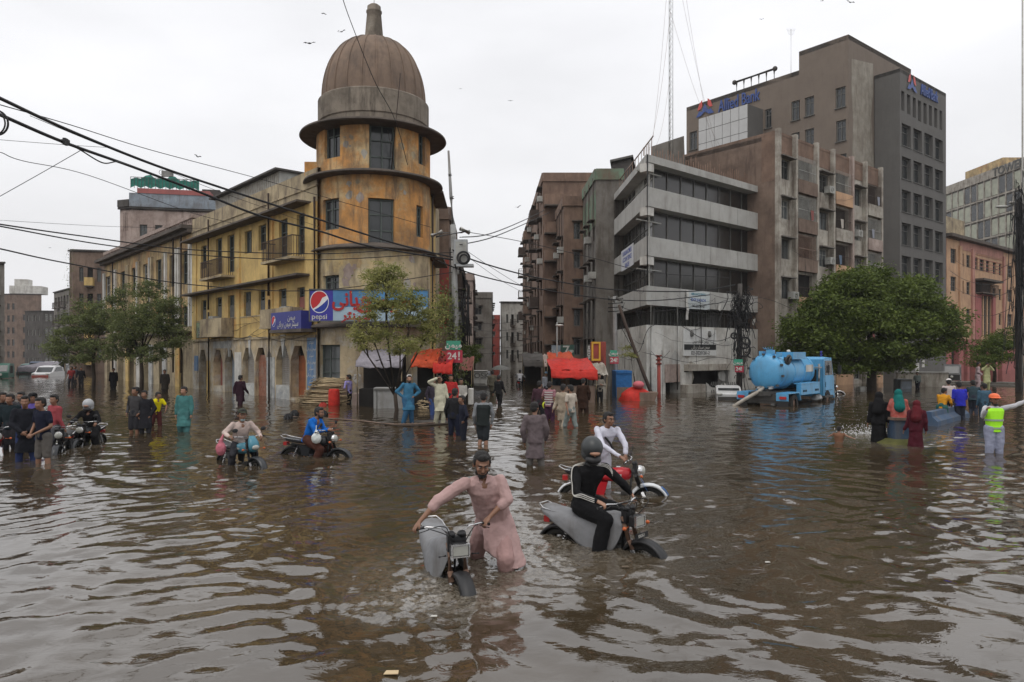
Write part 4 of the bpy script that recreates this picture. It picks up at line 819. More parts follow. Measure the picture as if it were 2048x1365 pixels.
# ------------------------------------------------------------------ weathered apartment block
AC_ = ((1550 - CX) / F * 48, 48.0); AB_ = ((1759 - CX) / F * 58.4, 58.4); FA = Fac(AC_, AB_); AL = (AC_[0] - .79 * 7, AC_[1] + 7); FAL = Fac(AL, AC_)
def apartments():
    T = thing('weathered_apartments', 'weathered apartment block with caged balconies between the banded office and the bank', 'building', (AC_[0], AC_[1], GZ))
    f = FA; z1 = f.z(1552, 266); H = 2.72; hs = []; kind = []
    for x0, x1, y, k in ((1555, 1579, 319, 'w'), (1590, 1625, 319, 'b'), (1634, 1656, 349, 'w'), (1665, 1696, 346, 'b'), (1704, 1722, 377, 'w'), (1730, 1756, 372, 'b')):
        u0, u1 = f.u(x0), f.u(x1); zt_ = f.z((x0 + x1) / 2, y)
        for r_ in range(6):
            z = zt_ - r_ * H; hh = 1.35 if k == 'w' else 1.65
            if z - hh < .3: break
            hs.append((u0, u1, z - hh, z)); kind.append((k, r_))
    mb = MB(); wall(mb, f, 0, f.L, GZ, z1, hs, .3); wall(mb, FAL, 0, FAL.L, GZ, z1, []); w = mb.build('wall', M['cream'], T, world=True)
    for r, (k, i) in zip(hs, kind):
        if k == 'w': window(f, r, T, random.choice(['wframe', 'frame']), random.choice(['glassp', 'glass']), nx=3, ny=2, fw=.07, hood=.5, hm='greyb', grille=random.choice([0, 9]))
        else:
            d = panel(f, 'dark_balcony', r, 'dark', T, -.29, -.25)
            q = MB(); f.bar(q, r[0] - .1, r[1] + .1, r[2] - .9, r[2] + .02, .003, .35); q.build('balcony_front', random.choice([M['peach'], M['cream'], M['pinkw'], M['brown']]), T, world=True)
            q = MB(); u = r[0]; st = random.choice([.12, .3, .18])
            while u < r[1]: f.bar(q, u, u + .02, r[2] + .02, r[3] if st < .2 else r[2] + .7, .25, .27); u += st
            f.bar(q, r[0], r[1], r[2] + .68, r[2] + .71, .25, .28); q.build('balcony_grille', M[random.choice(['pipe', 'wframe', 'rust'])], T, world=True)
            if random.random() < .45:
                q = MB(); u = random.uniform(r[0], r[1] - .8); q.add([f.pt(u, r[2] + .75, .36), f.pt(u + .45, r[2] + .75, .37), f.pt(u + .42, r[2] + .1, .38), f.pt(u + .1, r[2] + .02, .39)], [(0, 1, 2, 3)]); q.build('laundry', cmat(random.choice([(.22, .07, .06), (.25, .26, .3), (.42, .38, .33), (.1, .14, .2)]), .9), T, world=True)
    for x in (1552, 1585.5, 1628, 1661, 1699, 1726, 1757):
        u = min(max(f.u(x), .1), f.L - .12); q = MB(); f.bar(q, u - .14, u + .14, GZ, z1 + .25, .004, .32); q.build('pilaster', M['cream'] if x != 1699 else M['pinkw'], T, world=True)
        q = MB(); q.tube([f.pt(u + .3, .5, .1), f.pt(u + .3, z1 - .5, .1)], .045, 6); q.build('drain_pipe', M['rust'], T, world=True)
    q = MB(); f.bar(q, 0, f.L, z1 - .05, z1 + .12, -.2, .05); z2 = f.z(1568, 312); f.bar(q, 0, f.L, z2 + .05, z1 - .051, .003, .03); q.build('parapet_band', M['redbrown'], T, world=True)
    q = MB(); FAL.bar(q, .0, FAL.L, z1 - 3.2, z1 + .12, .003, .03); q.build('flank_upper_band', M['redbrown'], T, world=True); q = MB(); FAL.bar(q, 0, FAL.L, GZ, z1 - 3.2, .003, .02); q.build('flank_wall', M['brown'], T, world=True)
    q = MB(); FAL.bar(q, FAL.L * .12, FAL.L * .7, z1 - 3.0, z1 - .9, .032, .04); q.build('cement_patch', M['greyb'], T, world=True)
    n = f.N * -9; pts = [f.pt(0, 0), f.pt(f.L, 0), f.pt(f.L, 0) + n, f.pt(0, 0) + n]; bk = MB(); closeback(bk, pts, 1, GZ, z1); bk.build('rear_wall', M['brown'], T, world=True); q = MB(); quadslab(q, pts, z1 - .4, z1 - .1); q.build('roof', M['greyd'], T, world=True)
    # laneway infill to the office
    q = MB(); q.add([(WB_[0], WB_[1], GZ), (AC_[0], AC_[1], GZ), (AC_[0], AC_[1], 9), (WB_[0], WB_[1], 9)], [(0, 1, 2, 3)]); q.build('infill_wall', M['brown'], T, world=True)
apartments()

# ------------------------------------------------------------------ the bank tower
def bank():
    C = (34.26, 72.7); kR = 1.2647; L1 = hitline(1373, C, kB); fl = Fac(L1, C); E = hitline(1822, C, kR); fr = Fac(C, E)
    T = thing('bank_tower', 'tall brown and grey bank tower with blue name lettering at its roofline', 'building', (C[0], C[1], GZ))
    zl, zh = fl.z(1373, 215.6), CH + 636 / F * 72.7
    hl = [fl.rect(*r) for r in ((1379, 263.6, 1394, 300), (1529.7, 218.5, 1543, 256.7), (1582.7, 202, 1599.5, 241), (1609.7, 194, 1628, 232), (1671, 175, 1691, 216), (1583, 266, 1599, 292), (1610, 258, 1628, 298), (1672, 241, 1692, 283), (1673, 309, 1693, 340))]
    mb = MB(); u_s = fl.u(1598); wall(mb, fl, 0, u_s, GZ, zl, hl); wall(mb, fl, u_s, fl.L, GZ, zh, hl); wall(mb, fr, 0, fr.L, GZ, zh, [])
    mb.build('brown_wall', M['bank'], T, world=True)
    for r in hl: window(fl, r, T, 'frame', 'glass', nx=2, ny=2, fw=.12, sill=.15)
    # returns and roofs
    n = fl.N * -14; q = MB(); a, b, c = fl.pt(u_s, 0), fl.pt(u_s, 0) + n, fl.pt(0, 0) + n
    q.add([(a.x, a.y, zl), (b.x, b.y, zl), (b.x, b.y, zh), (a.x, a.y, zh)], [(0, 1, 2, 3)])
    e = V(E[0], E[1], 0); d = e + (a - V(C[0], C[1], 0)); q.add([(e.x, e.y, GZ), (d.x, d.y, GZ), (d.x, d.y, zh), (e.x, e.y, zh), (a.x, a.y, zl), (d.x, d.y, zl), (d.x, d.y, zh), (a.x, a.y, zh)], [(0, 1, 2, 3), (4, 5, 6, 7)])
    q.add([(L1[0], L1[1], GZ), (c.x, c.y, GZ), (c.x, c.y, zl), (L1[0], L1[1], zl)], [(0, 1, 2, 3)]); q.build('rear_wall', M['bank'], T, world=True)
    q = MB(); quadslab(q, [L1, (a.x, a.y), (b.x, b.y), (c.x, c.y)], zl - .5, zl - .02); quadslab(q, [(a.x, a.y), C, E, (d.x, d.y)], zh - .5, zh - .02); q.build('roof', M['greyd'], T, world=True)
    # bare cement patch on the right-hand brown wall
    r = fr.rect(1703, 112, 1748, 332)
    q = MB(); pa = [(1703, 118), (1746, 128), (1746, 190), (1742, 230), (1748, 335), (1704, 335), (1706, 240), (1703, 190)]
    vs = [fr.pt(fr.u(x), fr.z(x, y), .012) for x, y in pa]; q.add(vs, [tuple(range(8))]); q.build('cement_patch', M['bankpatch'], T, world=True)
    # grey front wing
    G0 = (40.2, 74.0); G1 = hitline(1892, G0, kR); gS = hitline(1749, G0, kB); fs = Fac(gS, G0); fg = Fac(G0, G1); zg = CH + (HY - 137) / F * 74; zg2 = fg.z(1886.7, 184.4)
    zg = (zg + zg2) / 2; hs = []
    for x0, x1, y0, y1 in ((1802.5, 1809, 183, 222), (1814, 1821, 190, 229), (1825.5, 1832, 196, 236), (1836, 1842.5, 202, 243), (1847, 1853.5, 207, 248), (1858, 1864, 212, 252), (1868.5, 1874.5, 217, 256), (1879, 1884.5, 222, 260)): hs.append(fg.rect(x0, y0, x1, y1))
    hn = len(hs)
    for x0, x1, y0, y1 in ((1803.8, 1822, 250, 294), (1827, 1844, 260, 303), (1849, 1866, 269, 312), (1870, 1886, 279, 321)):
        r = fg.rect(x0, y0, x1, y1)
        for k in range(7):
            z = r[2] - k * 3.45
            if z > 3.5: hs.append((r[0], r[1], z, z + (r[3] - r[2])))
    q = MB(); wall(q, fg, 0, fg.L, GZ, zg, hs, .45); wall(q, fs, 0, fs.L, GZ, zg, []); e1 = V(G1[0], G1[1], 0); e2 = e1 + V(kB * 8, 8, 0); q.add([(e1.x, e1.y, GZ), (e2.x, e2.y, GZ), (e2.x, e2.y, zg), (e1.x, e1.y, zg)], [(0, 1, 2, 3)]); q.build('grey_wing', M['bankgrey'], T, world=True)
    q = MB(); quadslab(q, [gS, G0, G1, (e2.x, e2.y)], zg - .4, zg - .02); q.build('wing_roof', M['greyd'], T, world=True)
    for i, r in enumerate(hs): window(fg, r, T, 'frame', 'glass', dep=.4, nx=1 if i < hn else 2, ny=2, fw=.1, sill=.08 if i >= hn else 0)
    # white gridded panel box
    q0 = (1397, 1495); fb = fl.sub(3.0); a_, b_ = fb.u(1397), fb.u(1495); z0, z1 = fb.z(1495, 305) - 2.2, fb.z(1495, 208)
    q = MB(); fb.bar(q, a_, b_, z0, z1, -2.99, -.06); bx = q.build('panel_box', M['bankgrey'], T, world=True)
    nx_, nz_ = 6, 5; w_ = (b_ - a_) / nx_; h_ = (z1 - z0) / nz_; me = None
    for i in range(nx_):
        for j in range(nz_):
            q = MB(); fb.bar(q, a_ + i * w_ + .03, a_ + (i + 1) * w_ - .03, z0 + j * h_ + .03, z0 + (j + 1) * h_ - .03, -.055, 0); q.build('panel', M['white_panel'], bx, world=True)
    # lettering and emblem on both faces
    BL = cmat((.035, .075, .26), .5); RD = cmat((.55, .07, .06), .5)
    def emblem(f, u, z, s):
        q = MB(); q.add([f.pt(u + x * s, z + y * s, .12) for x, y in ((-1, -.1), (-.75, .6), (-.35, .95), (-.35, .25), (-.6, -.05))] , [(0, 1, 2, 3, 4)]); q.add([f.pt(u - x * s, z + y * s, .12) for x, y in ((-1, -.1), (-.75, .6), (-.35, .95), (-.35, .25), (-.6, -.05))], [(0, 1, 2, 3, 4)]); q.build('emblem_red', RD, T, world=True)
        q = MB(); q.add([f.pt(u + x * s, z + y * s, .14) for x, y in ((0, .45), (-.45, -.35), (-.95, -.85), (-.75, -.25), (-1.2, -.85), (-.55, -.8), (0, -.45), (.55, -.8), (1.2, -.85), (.75, -.25), (.45, -.35))], [(0, 1, 6), (0, 6, 10), (1, 5, 6), (1, 3, 4, 5), (6, 7, 10), (10, 7, 8, 9)]); q.build('emblem_blue', BL, T, world=True)
    z_ = fl.z(1475, 211); text('Allied Bank', 2.0, BL, T, fl.M4(fl.u(1478), fl.z(1478, 203), .1), .06, bold=.012, sx=.60); emblem(fl, fl.u(1411), fl.z(1411, 216), 1.1)
    text('Allied Bank', 1.7, BL, T, fg.M4(fg.u(1857), fg.z(1857, 189), .1), .06, bold=.01, sx=.56); emblem(fg, fg.u(1822), fg.z(1822, 167), 1.0)
    # roof rail frame
    q = MB(); g0, g1 = fl.u(1459), fl.u(1540); zr_ = zl + 1.5
    q.tube([fl.pt(g0, zr_, -1), fl.pt(g1, zr_, -1)], .14, 8); q.ell(fl.pt(g0, zr_, -1), .28); q.ell(fl.pt(g1, zr_, -1), .28)
    for i in range(6): u = g0 + (g1 - g0) * (i + .3) / 5.4; q.tube([fl.pt(u, zl - .2, -1), fl.pt(u, zr_, -1)], .12, 6)
    q.build('roof_rail', M['greyd'], T, world=True)
    # ground storey front wall with posters
    s = thing('boundary_wall', 'pale low concrete wall in front of the bank entrance', 'wall', P(1850, 776, 50).to_tuple())
    A_ = P(1795, 775, 51); B_ = P(1897, 775, 50.2); f = Fac(A_, B_); q = MB(); f.bar(q, 0, f.L, GZ, f.z(1850, 746), -.3, 0); q.build('wall_body', M['cream'], s, world=True); q = MB(); f.bar(q, -.05, f.L + .05, f.z(1850, 746) + .002, f.z(1850, 744), -.35, .05); q.build('coping', M['band'], s, world=True)
    for x0, x1, y0, y1, mt in ((1814, 1821, 715, 735, 'white'), (1831, 1842, 702, 712, 'white'), (1830, 1841, 714, 725, 'frame'), (1830, 1837, 727, 745, 'white'), (1843, 1848, 720, 735, 'white')):
        r = fg.rect(x0, y0, x1, y1); q = MB(); fg.bar(q, r[0], r[1], r[2], r[3], .02, .06); q.build('poster', M[mt], T, world=True)
M['white_panel'] = pmat('white_panel', (.50, .50, .49), .5, .06, .3, (.35, .34, .33), .3, bump=0)
bank()

# ------------------------------------------------------------------ pink building, glass tower behind it
def pink():
    A = ((1893 - CX) / F * 82, 82.0); B = hitline(2032, A, 1.2367); f = Fac(A, B)
    T = thing('pink_building', 'pink and peach arcaded building to the right of the bank tower', 'building', (A[0], A[1], GZ)); z1 = f.z(1896, 470)
    X = lambda x: 1860 + x / 2.904; Yy = lambda y: 330 + y / 2.904; hs = []
    for a, b, c, d in ((120, 152, 488, 572), (178, 197, 515, 590), (212, 234, 525, 597), (260, 278, 537, 607), (288, 315, 547, 617), (325, 345, 557, 625), (365, 383, 568, 635), (400, 415, 577, 642), (450, 478, 585, 655)):
        for k, (dy) in enumerate((0, 1, 2, 3)):
            if k in (1, 2) and 255 < a < 350: continue
            r = f.rect(X(a), Yy(c), X(b), Yy(d)); hs.append((r[0], r[1], r[2] - k * 3.25, r[3] - k * 3.25))
    hs = [h for h in hs if h[2] > 4.2]; arch = [(f.u(X(a)), f.u(X(b)), GZ, 3.3) for a, b in ((125, 168), (195, 218), (232, 262), (290, 320), (345, 372), (395, 420))]
    tall = [(f.u(X(a)), f.u(X(b)), 4.4, 9.6) for a, b in ((291, 308), (314, 331), (337, 354))]
    cg = f.rect(X(262), Yy(682), X(358), Yy(748)); big = [(f.u(X(262)), f.u(X(358)), cg[2], cg[3])]
    zr_ = 4.0; q = MB(); wall(q, f, 0, f.L, zr_, z1, hs + tall + big); q.build('upper_wall', M['peach'], T, world=True); q = MB(); wall(q, f, 0, f.L, GZ, zr_, arch, .6); q.build('ground_floor_wall', M['rose'], T, world=True)
    for r in hs + tall: window(f, r, T, 'frame', 'glass', nx=2, ny=3, fw=.08)
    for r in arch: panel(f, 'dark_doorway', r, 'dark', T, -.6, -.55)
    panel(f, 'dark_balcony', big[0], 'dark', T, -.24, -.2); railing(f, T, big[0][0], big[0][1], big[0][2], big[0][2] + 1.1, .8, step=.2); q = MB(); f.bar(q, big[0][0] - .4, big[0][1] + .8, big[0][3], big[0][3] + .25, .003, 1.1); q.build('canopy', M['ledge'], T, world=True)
    for a, b, z0, z2, mt in ((255, 289, zr_, cg[2] - .25, 'rose'), (356, 372, zr_, cg[2] - .25, 'rose'), (290, 355, 9.65, cg[2] - .25, 'rose'), (165, 178, zr_, z1 - 1, 'peach'), (238, 252, zr_, z1 - 1, 'pink'), (420, 430, zr_, z1 - 1, 'pink')):
        q = MB(); f.bar(q, f.u(X(a)), f.u(X(b)), z0 + .01, z2, .003, .2); q.build('pilaster', M[mt], T, world=True)
    q = MB(); u0, u1 = f.u(X(172)), f.u(X(425)); f.bar(q, u0, u1, hs[0][3] + .1, z1 - .3, .003, .04); q.build('pink_frieze', M['pink'], T, world=True)
    for k in range(5):
        q = MB(); z = hs[0][2] - .2 + k * .45; f.bar(q, f.u(X(252)), f.u(X(425)), z, z + .05, .045, .07); q.build('stripe', M['rose'], T, world=True)
    q = MB(); f.bar(q, -.3, f.L + .2, z1 - .25, z1 + .1, -.5, .7); q.build('cornice', M['ledge'], T, world=True)
    n = f.N * -10; pts = [f.pt(0, 0), f.pt(f.L, 0), f.pt(f.L, 0) + n, f.pt(0, 0) + n]; bk = MB(); closeback(bk, pts, 1, GZ, z1); bk.build('rear_wall', M['pink'], T, world=True); q = MB(); quadslab(q, pts, z1 - .4, z1 - .26); q.build('roof', M['greyd'], T, world=True)
    q = MB(); f.bar(q, .3, 7.2, z1 + .1, z1 + 2.4, -5, -.6); q.build('roof_room', M['parapet'], T, world=True)
    A2 = ((2044 - CX) / F * 96, 96.0); Tt, a1, a2, zz2, w = block('peach_annex', 'peach end wing of the pink building by the cable pole', 2020, 97, 2015, -.8, 2120, 1.2, 500, 'peach', 'peach', None, dict(n=4, rows=5, z0=1, fh=3.2, h=1.7, fill=.4), roof='ledge')
    # steps
    s = thing('entrance_steps', 'wide grey steps in front of the pink building', 'steps', PG(1965, 782).to_tuple())
    A_ = P(1890, 775, 54); B_ = P(2060, 775, 51); g = Fac(A_, B_)
    for k in range(2): q = MB(); g.bar(q, 0, g.L, GZ, .06 + .16 * k, -2.5, -k * .8 - .001 * k); q.build('step', M['greyb'], s, world=True)
pink()
def glass_tower():
    f = Fac(P(1880, 700, 165), P(2130, 700, 128)); T = thing('glass_tower', 'far pale green glass office tower with roof lettering above the pink building', 'building', (f.A.x, f.A.y, GZ)); z1 = f.z(1894, 384)
    n, rows = 17, 8; w_ = f.L / n; fh = 4.1; mb = MB(); f.bar(mb, 0, f.L, GZ, z1, -10, -.2); mb.build('core', M['greyb'], T, world=True)
    for j in range(rows):
        z = z1 - .6 - (j + 1) * fh
        if z < 8: break
        for i in range(n):
            q = MB(); f.bar(q, i * w_ + .25, (i + 1) * w_ - .25, z + .5, z + fh - .35, -.19, -.05); q.build('window_panel', M['glassg'] if (i * 7 + j * 3) % 5 not in (0, 3) else M['glass'], T, world=True)
        q = MB(); f.bar(q, 0, f.L, z + .0, z + .35, -.18, .1); q.build('spandrel', M['cream'], T, world=True)
    for i in range(0, n + 1): q = MB(); f.bar(q, max(0, i * w_ - .12), min(f.L, i * w_ + .12), 8, z1 - .6, -.18, .06); q.build('mullion', M['cream'], T, world=True)
    q = MB(); f.bar(q, 0, f.L, z1 - .6, z1 + 1.2, -10, .15); q.build('parapet', M['cream'], T, world=True)
    text('TOWER', 2.3, M['frame'], T, f.M4(f.u(2018), z1 + .3, .2), .05, bold=.06, sx=1.1)
    q = MB(); f.bar(q, f.L * .12, f.L * .45, z1 + 1.2, z1 + 4, -8, -3); q.build('plant_room', M['ochre'], T, world=True)
glass_tower()

# ------------------------------------------------------------------ lattice mast with guy wires on the office roof
def mast():
    b = P(1341, 295, 47.5); T = thing('lattice_mast', 'thin white lattice mast rising from the office roof', 'mast', b.to_tuple()); H = 18
    q = MB(); w = .13; cs = [(-w, -w), (w, -w), (0, w)]
    for x, y in cs: q.tube([b + V(x, y, -.5), b + V(x, y, H)], .022, 5)
    q.build('mast_leg', M['wframe'], T, world=True); q = MB(); z = 0
    while z < H:
        for i in range(3): a, c = cs[i], cs[(i + 1) % 3]; q.tube([b + V(a[0], a[1], z), b + V(c[0], c[1], z + .25)], .010, 4); q.tube([b + V(c[0], c[1], z + .25), b + V(a[0], a[1], z + .5)], .010, 4)
        z += .5
    q.build('lattice', M['wframe'], T, world=True)
    for i, (px, py, d, h) in enumerate(((1299, 300, 45, 9), (1303, 300, 49, 13.5), (1308, 300, 46, 5), (1428, 310, 58, 17), (1437, 305, 60, 14), (1444, 300, 56, 9))):
        q = MB(); a, c = P(px, py, d), b + V(0, 0, h); q.tube([a + (c - a) * t + V(0, 0, -1.0 * math.sin(math.pi * t)) for t in np.linspace(0, 1, 12)], .008, 4); q.build('guy_wire', M['pinkw'], T, world=True)
mast()
# ------------------------------------------------------------------ trees
def tree(label, base, H, crowns, leafmat, nleaf, lsize, trunk_r=.25, fork=.35, seed=1, name='street_tree', lean=(0, 0), twigs=0):
    r = np.random.default_rng(seed); base = Vector(base); T = thing(name, label, 'tree', base.to_tuple()); mb = MB()
    fk = base + V(lean[0] * fork, lean[1] * fork, H * fork)
    mb.tube([base - V(0, 0, .4), base + V(.02, 0, .3), base.lerp(fk, .5) + V(.06, 0, 0), fk], [trunk_r * 1.25, trunk_r, trunk_r * .85, trunk_r * .75], 10)
    tips = []
    for (c, rad) in crowns:
        c = Vector(c); mid = fk.lerp(c, .5) + V(*(r.normal(0, .12, 3) * H * .08)); mb.tube([fk - V(0, 0, .1), mid, c], [trunk_r * .55, trunk_r * .36, trunk_r * .15], 7)
        for k in range(5):
            d = Vector(r.normal(0, 1, 3)); d.normalize(); e = c + V(d.x * rad[0], d.y * rad[1], abs(d.z) * rad[2]) * .85; s_ = mid.lerp(c, r.uniform(.2, .9)); mb.tube([s_, s_.lerp(e, .5) + V(0, 0, .1), e], [trunk_r * .2, trunk_r * .12, trunk_r * .04], 5); tips.append(e)
    mb.build('trunk', M['bark'], T, world=True)
    # leaf clumps: many small sprays spread through the crown, thinner at its edge
    P_ = []; tot = sum(c[1][0] * c[1][1] * c[1][2] for c in crowns)
    for (c, rad) in crowns:
        n = int(nleaf * rad[0] * rad[1] * rad[2] / tot); nc = max(6, n // 75)
        u = r.normal(0, 1, (nc, 3)); u /= np.linalg.norm(u, axis=1)[:, None]; cc = u * (r.uniform(.25, 1, (nc, 1)) ** .5) * np.array(rad) * r.uniform(.75, 1.12, (nc, 1)); cc[:, 2] = np.where(cc[:, 2] < -.55 * rad[2], -.5 * rad[2] * r.uniform(.6, 1, nc), cc[:, 2]); cc += np.array(c)
        k = n // nc; sz = lsize * r.uniform(1.3, 3.9, (nc, 1)); pts = cc[:, None, :] + r.normal(0, 1, (nc, k, 3)) * sz[:, None, :] * np.array([1.25, 1.25, .55]); P_.append(pts.reshape(-1, 3))
    p = np.concatenate(P_); n = len(p); a = r.normal(0, 1, (n, 3)); a[:, 2] *= .6; a /= np.linalg.norm(a, axis=1)[:, None]; b = np.cross(a, r.normal(0, 1, (n, 3))); b /= np.linalg.norm(b, axis=1)[:, None]
    s = lsize * r.uniform(.6, 1.4, (n, 1)); v = np.stack([p - a * s, p + b * s * .45, p + a * s, p - b * s * .45], 1) - np.array(base); f = np.arange(n * 4).reshape(n, 4)
    arr_mesh('crown', v.reshape(-1, 3), f, leafmat, False, T); return T
def at(px, py, d): return P(px, py, d).to_tuple()
tree('big dark green spreading tree behind the blue tanker', (P(1742, 700, 46).x, 46, GZ), 7.2,
     [(at(1700, 575, 46), (1.9, 2, 1.1)), (at(1655, 620, 45.5), (1.6, 2, 1.1)), (at(1800, 590, 46), (1.9, 2, 1.2)), (at(1610, 655, 45.5), (1.2, 1.5, 1.0)), (at(1850, 630, 46), (1.6, 1.7, 1.1)), (at(1735, 640, 44.5), (2.0, 1.8, 1.3)), (at(1820, 655, 44.8), (1.8, 1.7, 1.1)), (at(1660, 690, 44.8), (1.7, 1.5, 1.1)), (at(1600, 700, 46.5), (1.2, 1.4, .9)), (at(1900, 655, 46.5), (1.2, 1.3, .9)), (at(1765, 700, 44.4), (1.5, 1.5, .7)), (at(1740, 548, 46.5), (1.1, 1.2, .6)), (at(1840, 570, 46.5), (.9, 1, .5)), (at(1700, 720, 46.5), (2.0, 1.5, .6)), (at(1875, 690, 46), (.9, 1, .6)), (at(1640, 728, 46.5), (1.6, 1.2, .6)), (at(1590, 725, 47), (.9, 1, .6)), (at(1790, 728, 46.5), (1.4, 1.2, .4)), (at(1700, 735, 45), (1.3, 1, .4)), (at(1770, 730, 45), (1.5, 1, .45)), (at(1840, 705, 45), (1.3, 1.2, .6)), (at(1905, 690, 46.5), (.8, .8, .6))], M['leaf'], 90000, .11, .32, .42, 3)
tree('dusty tree second from the left, before the ochre arcades', PG(282, 784).to_tuple()[:2] + (GZ,), 7.5,
     [(at(310, 640, 44), (1.5, 1.6, 1.5)), (at(258, 655, 44.5), (1.2, 1.3, 1.5)), (at(345, 675, 44), (.9, 1.2, 1.1)), (at(300, 580, 45), (1.0, 1, .8)), (at(340, 610, 44.5), (.8, 1, .7)), (at(236, 590, 45), (.7, .8, 1.0)), (at(245, 700, 44.5), (1.2, 1, .9)), (at(300, 710, 43.5), (1.2, 1, .7)), (at(225, 640, 46), (.9, .9, 1.0))], M['leaf2'], 30000, .065, .13, .35, 5)
tree('leftmost dusty spreading tree on the flooded pavement', PG(186, 780).to_tuple()[:2] + (GZ,), 6.5,
     [(at(170, 650, 47), (1.6, 1.5, 1.1)), (at(130, 685, 47), (1.2, 1.3, 1.0)), (at(205, 640, 47), (1.1, 1.3, 1.2)), (at(190, 705, 46), (1.4, 1.2, .9)), (at(145, 715, 47), (1.1, 1, .7)), (at(175, 615, 47.5), (.8, .9, .6)), (at(108, 700, 48), (.7, .8, .6))], M['leaf2'], 20000, .065, .13, .35, 6)
b0 = PG(790, 838); tree('thin light green tree in front of the cola sign', (b0.x, b0.y, GZ), 6.4,
     [(at(770, 590, 26.5), (.85, .8, 1.1)), (at(820, 620, 26.2), (.75, .8, .9)), (at(740, 660, 26.2), (.75, .7, .8)), (at(860, 660, 26.6), (.55, .6, 1.0)), (at(800, 690, 26), (.8, .6, .6)), (at(770, 545, 26.8), (.75, .6, .5)), (at(720, 690, 26.2), (.35, .4, .4)), (at(885, 620, 27), (.3, .4, .6))], M['leaf3'], 24000, .042, .09, .2, 9)
tree('dark bushy street tree before the pink building', at(1988, 775, 53), 5.5, [(at(1985, 705, 53), (1.5, 1.4, 1.2)), (at(2010, 680, 53), (1.1, 1, .9)), (at(1962, 725, 52), (.9, .9, .6))], M['leaf'], 14000, .07, .14, .35, 12)
tree('small clipped dark tree beyond the kiosk sign', at(936, 775, 47), 4, [(at(936, 715, 47), (.8, .8, .75)), (at(945, 700, 47), (.5, .5, .5))], M['leaf'], 5000, .05, .08, .4, 13)
tree('scrubby plant growing on the sidewalk corner by the leaning pole', at(1268, 790, 40.2), 2.6, [(at(1262, 705, 40.2), (.5, .35, .6))], M['leaf3'], 500, .06, .05, .4, 15, name='shrub')
# hanging creeper on cables behind the thin tree
def creeper(label, pts, rad, n, seed):
    r = np.random.default_rng(seed); T = thing('creeper', label, 'creeper', pts[0]); P_ = []
    for i in range(len(pts) - 1):
        a, b = np.array(pts[i]), np.array(pts[i + 1]); t = r.uniform(0, 1, (n, 1)); P_.append(a + (b - a) * t + r.normal(0, 1, (n, 3)) * np.array(rad))
    mb = MB(); mb.tube([Vector(p) for p in pts], .03, 5); mb.build('stem', M['bark'], T, world=True)
    p = np.concatenate(P_); n = len(p); a = r.normal(0, 1, (n, 3)); a /= np.linalg.norm(a, axis=1)[:, None]; b = np.cross(a, r.normal(0, 1, (n, 3))); b /= np.linalg.norm(b, axis=1)[:, None]; s = .07 * r.uniform(.6, 1.3, (n, 1))
    v = np.stack([p - a * s, p + b * s * .5, p + a * s, p - b * s * .5], 1) - np.array(pts[0]); arr_mesh('leaves', v.reshape(-1, 3), np.arange(n * 4).reshape(n, 4), M['leaf2'], False, T)
creeper('green creeper smothering the foot of the grey camera pole', [at(915, 770, 33.5), at(905, 700, 33.4), at(893, 640, 33.4), at(885, 590, 33.4)], (.28, .2, .4), 700, 4)
creeper('dangling creeper on the shabby brown building at far left', [at(141, 600, 82), at(139, 560, 82), at(141, 500, 82)], (.25, .2, .5), 150, 5)

# ------------------------------------------------------------------ poles, lamps, cables
def pole_thing(name, label, cat, base, parts): T = thing(name, label, cat, base); return T
def cam_pole():
    b = V((912 - CX) / F * 33.6, 33.6, GZ); T = thing('camera_pole', 'grey concrete pole carrying security cameras and a meter box in mid street', 'pole', b.to_tuple()); d = 33.6
    q = MB(); q.tube([b, P(911, 640, d), P(906, 450, d)], [.17, .15, .13], 12); q.build('pole_shaft', M['pole'], T, world=True)
    q = MB(); q.tube([P(906, 450, d), P(902, 395, d), P(897, 302, d)], [.09, .08, .05], 10); q.tube([P(903.5, 398, d), P(903.2, 394, d)], .12, 10); q.tube([P(900, 352, d), P(899.8, 349, d)], .10, 10); q.build('pole_extension', M['pole'], T, world=True)
    q = MB(); q.tube([P(872, 474, d - .3), P(940, 462, d - .2)], .05, 8); q.tube([P(880, 466, d), P(925, 466, d)], .03, 6); q.build('cross_arm', M['steel'], T, world=True)
    for a, c in (((864, 472), (884, 464)), ((921, 458), (939, 466))):
        q = MB(); p0, p1 = P(*a, d - .4), P(*c, d - .2); q.tube([p0, p1], .11, 8); q.tube([p0 - (p1 - p0).normalized() * .03, p0], .08, 8); q.build('camera', M['white'], T, world=True)
    q = MB(); q.box(P(922, 505, d - .1), (.62, .4, 1.15)); bx = q.build('meter_box', M['steel'], T, world=True)
    q = MB(); q.box(P(922, 505, d - .32), (.5, .03, 1.0)); q.build('box_door', M['wframe'], bx, world=True)
    q = MB(); q.box(P(930, 532, d - .2), (.8, .5, .12)); q.build('box_shelf', M['steel'], T, world=True)
    q = MB(); q.torus(P(927, 516, d - .45), .28, .045, (0, 1, 0)); q.torus(P(928, 518, d - .5), .2, .04, (.2, 1, 0)); q.build('cable_coil', M['cable'], T, world=True)
    q = MB()
    for k in range(10):
        x = 925 + k * 1.4; q.tube([P(x, 545 + k * 3, d + .1), P(x - 2 + 3 * math.sin(k), 600, d), P(x + 2 * math.cos(k * 2), 690, d)], .03, 5)
    q.build('hanging_wires', M['cable'], T, world=True)['kind'] = 'stuff'
cam_pole()
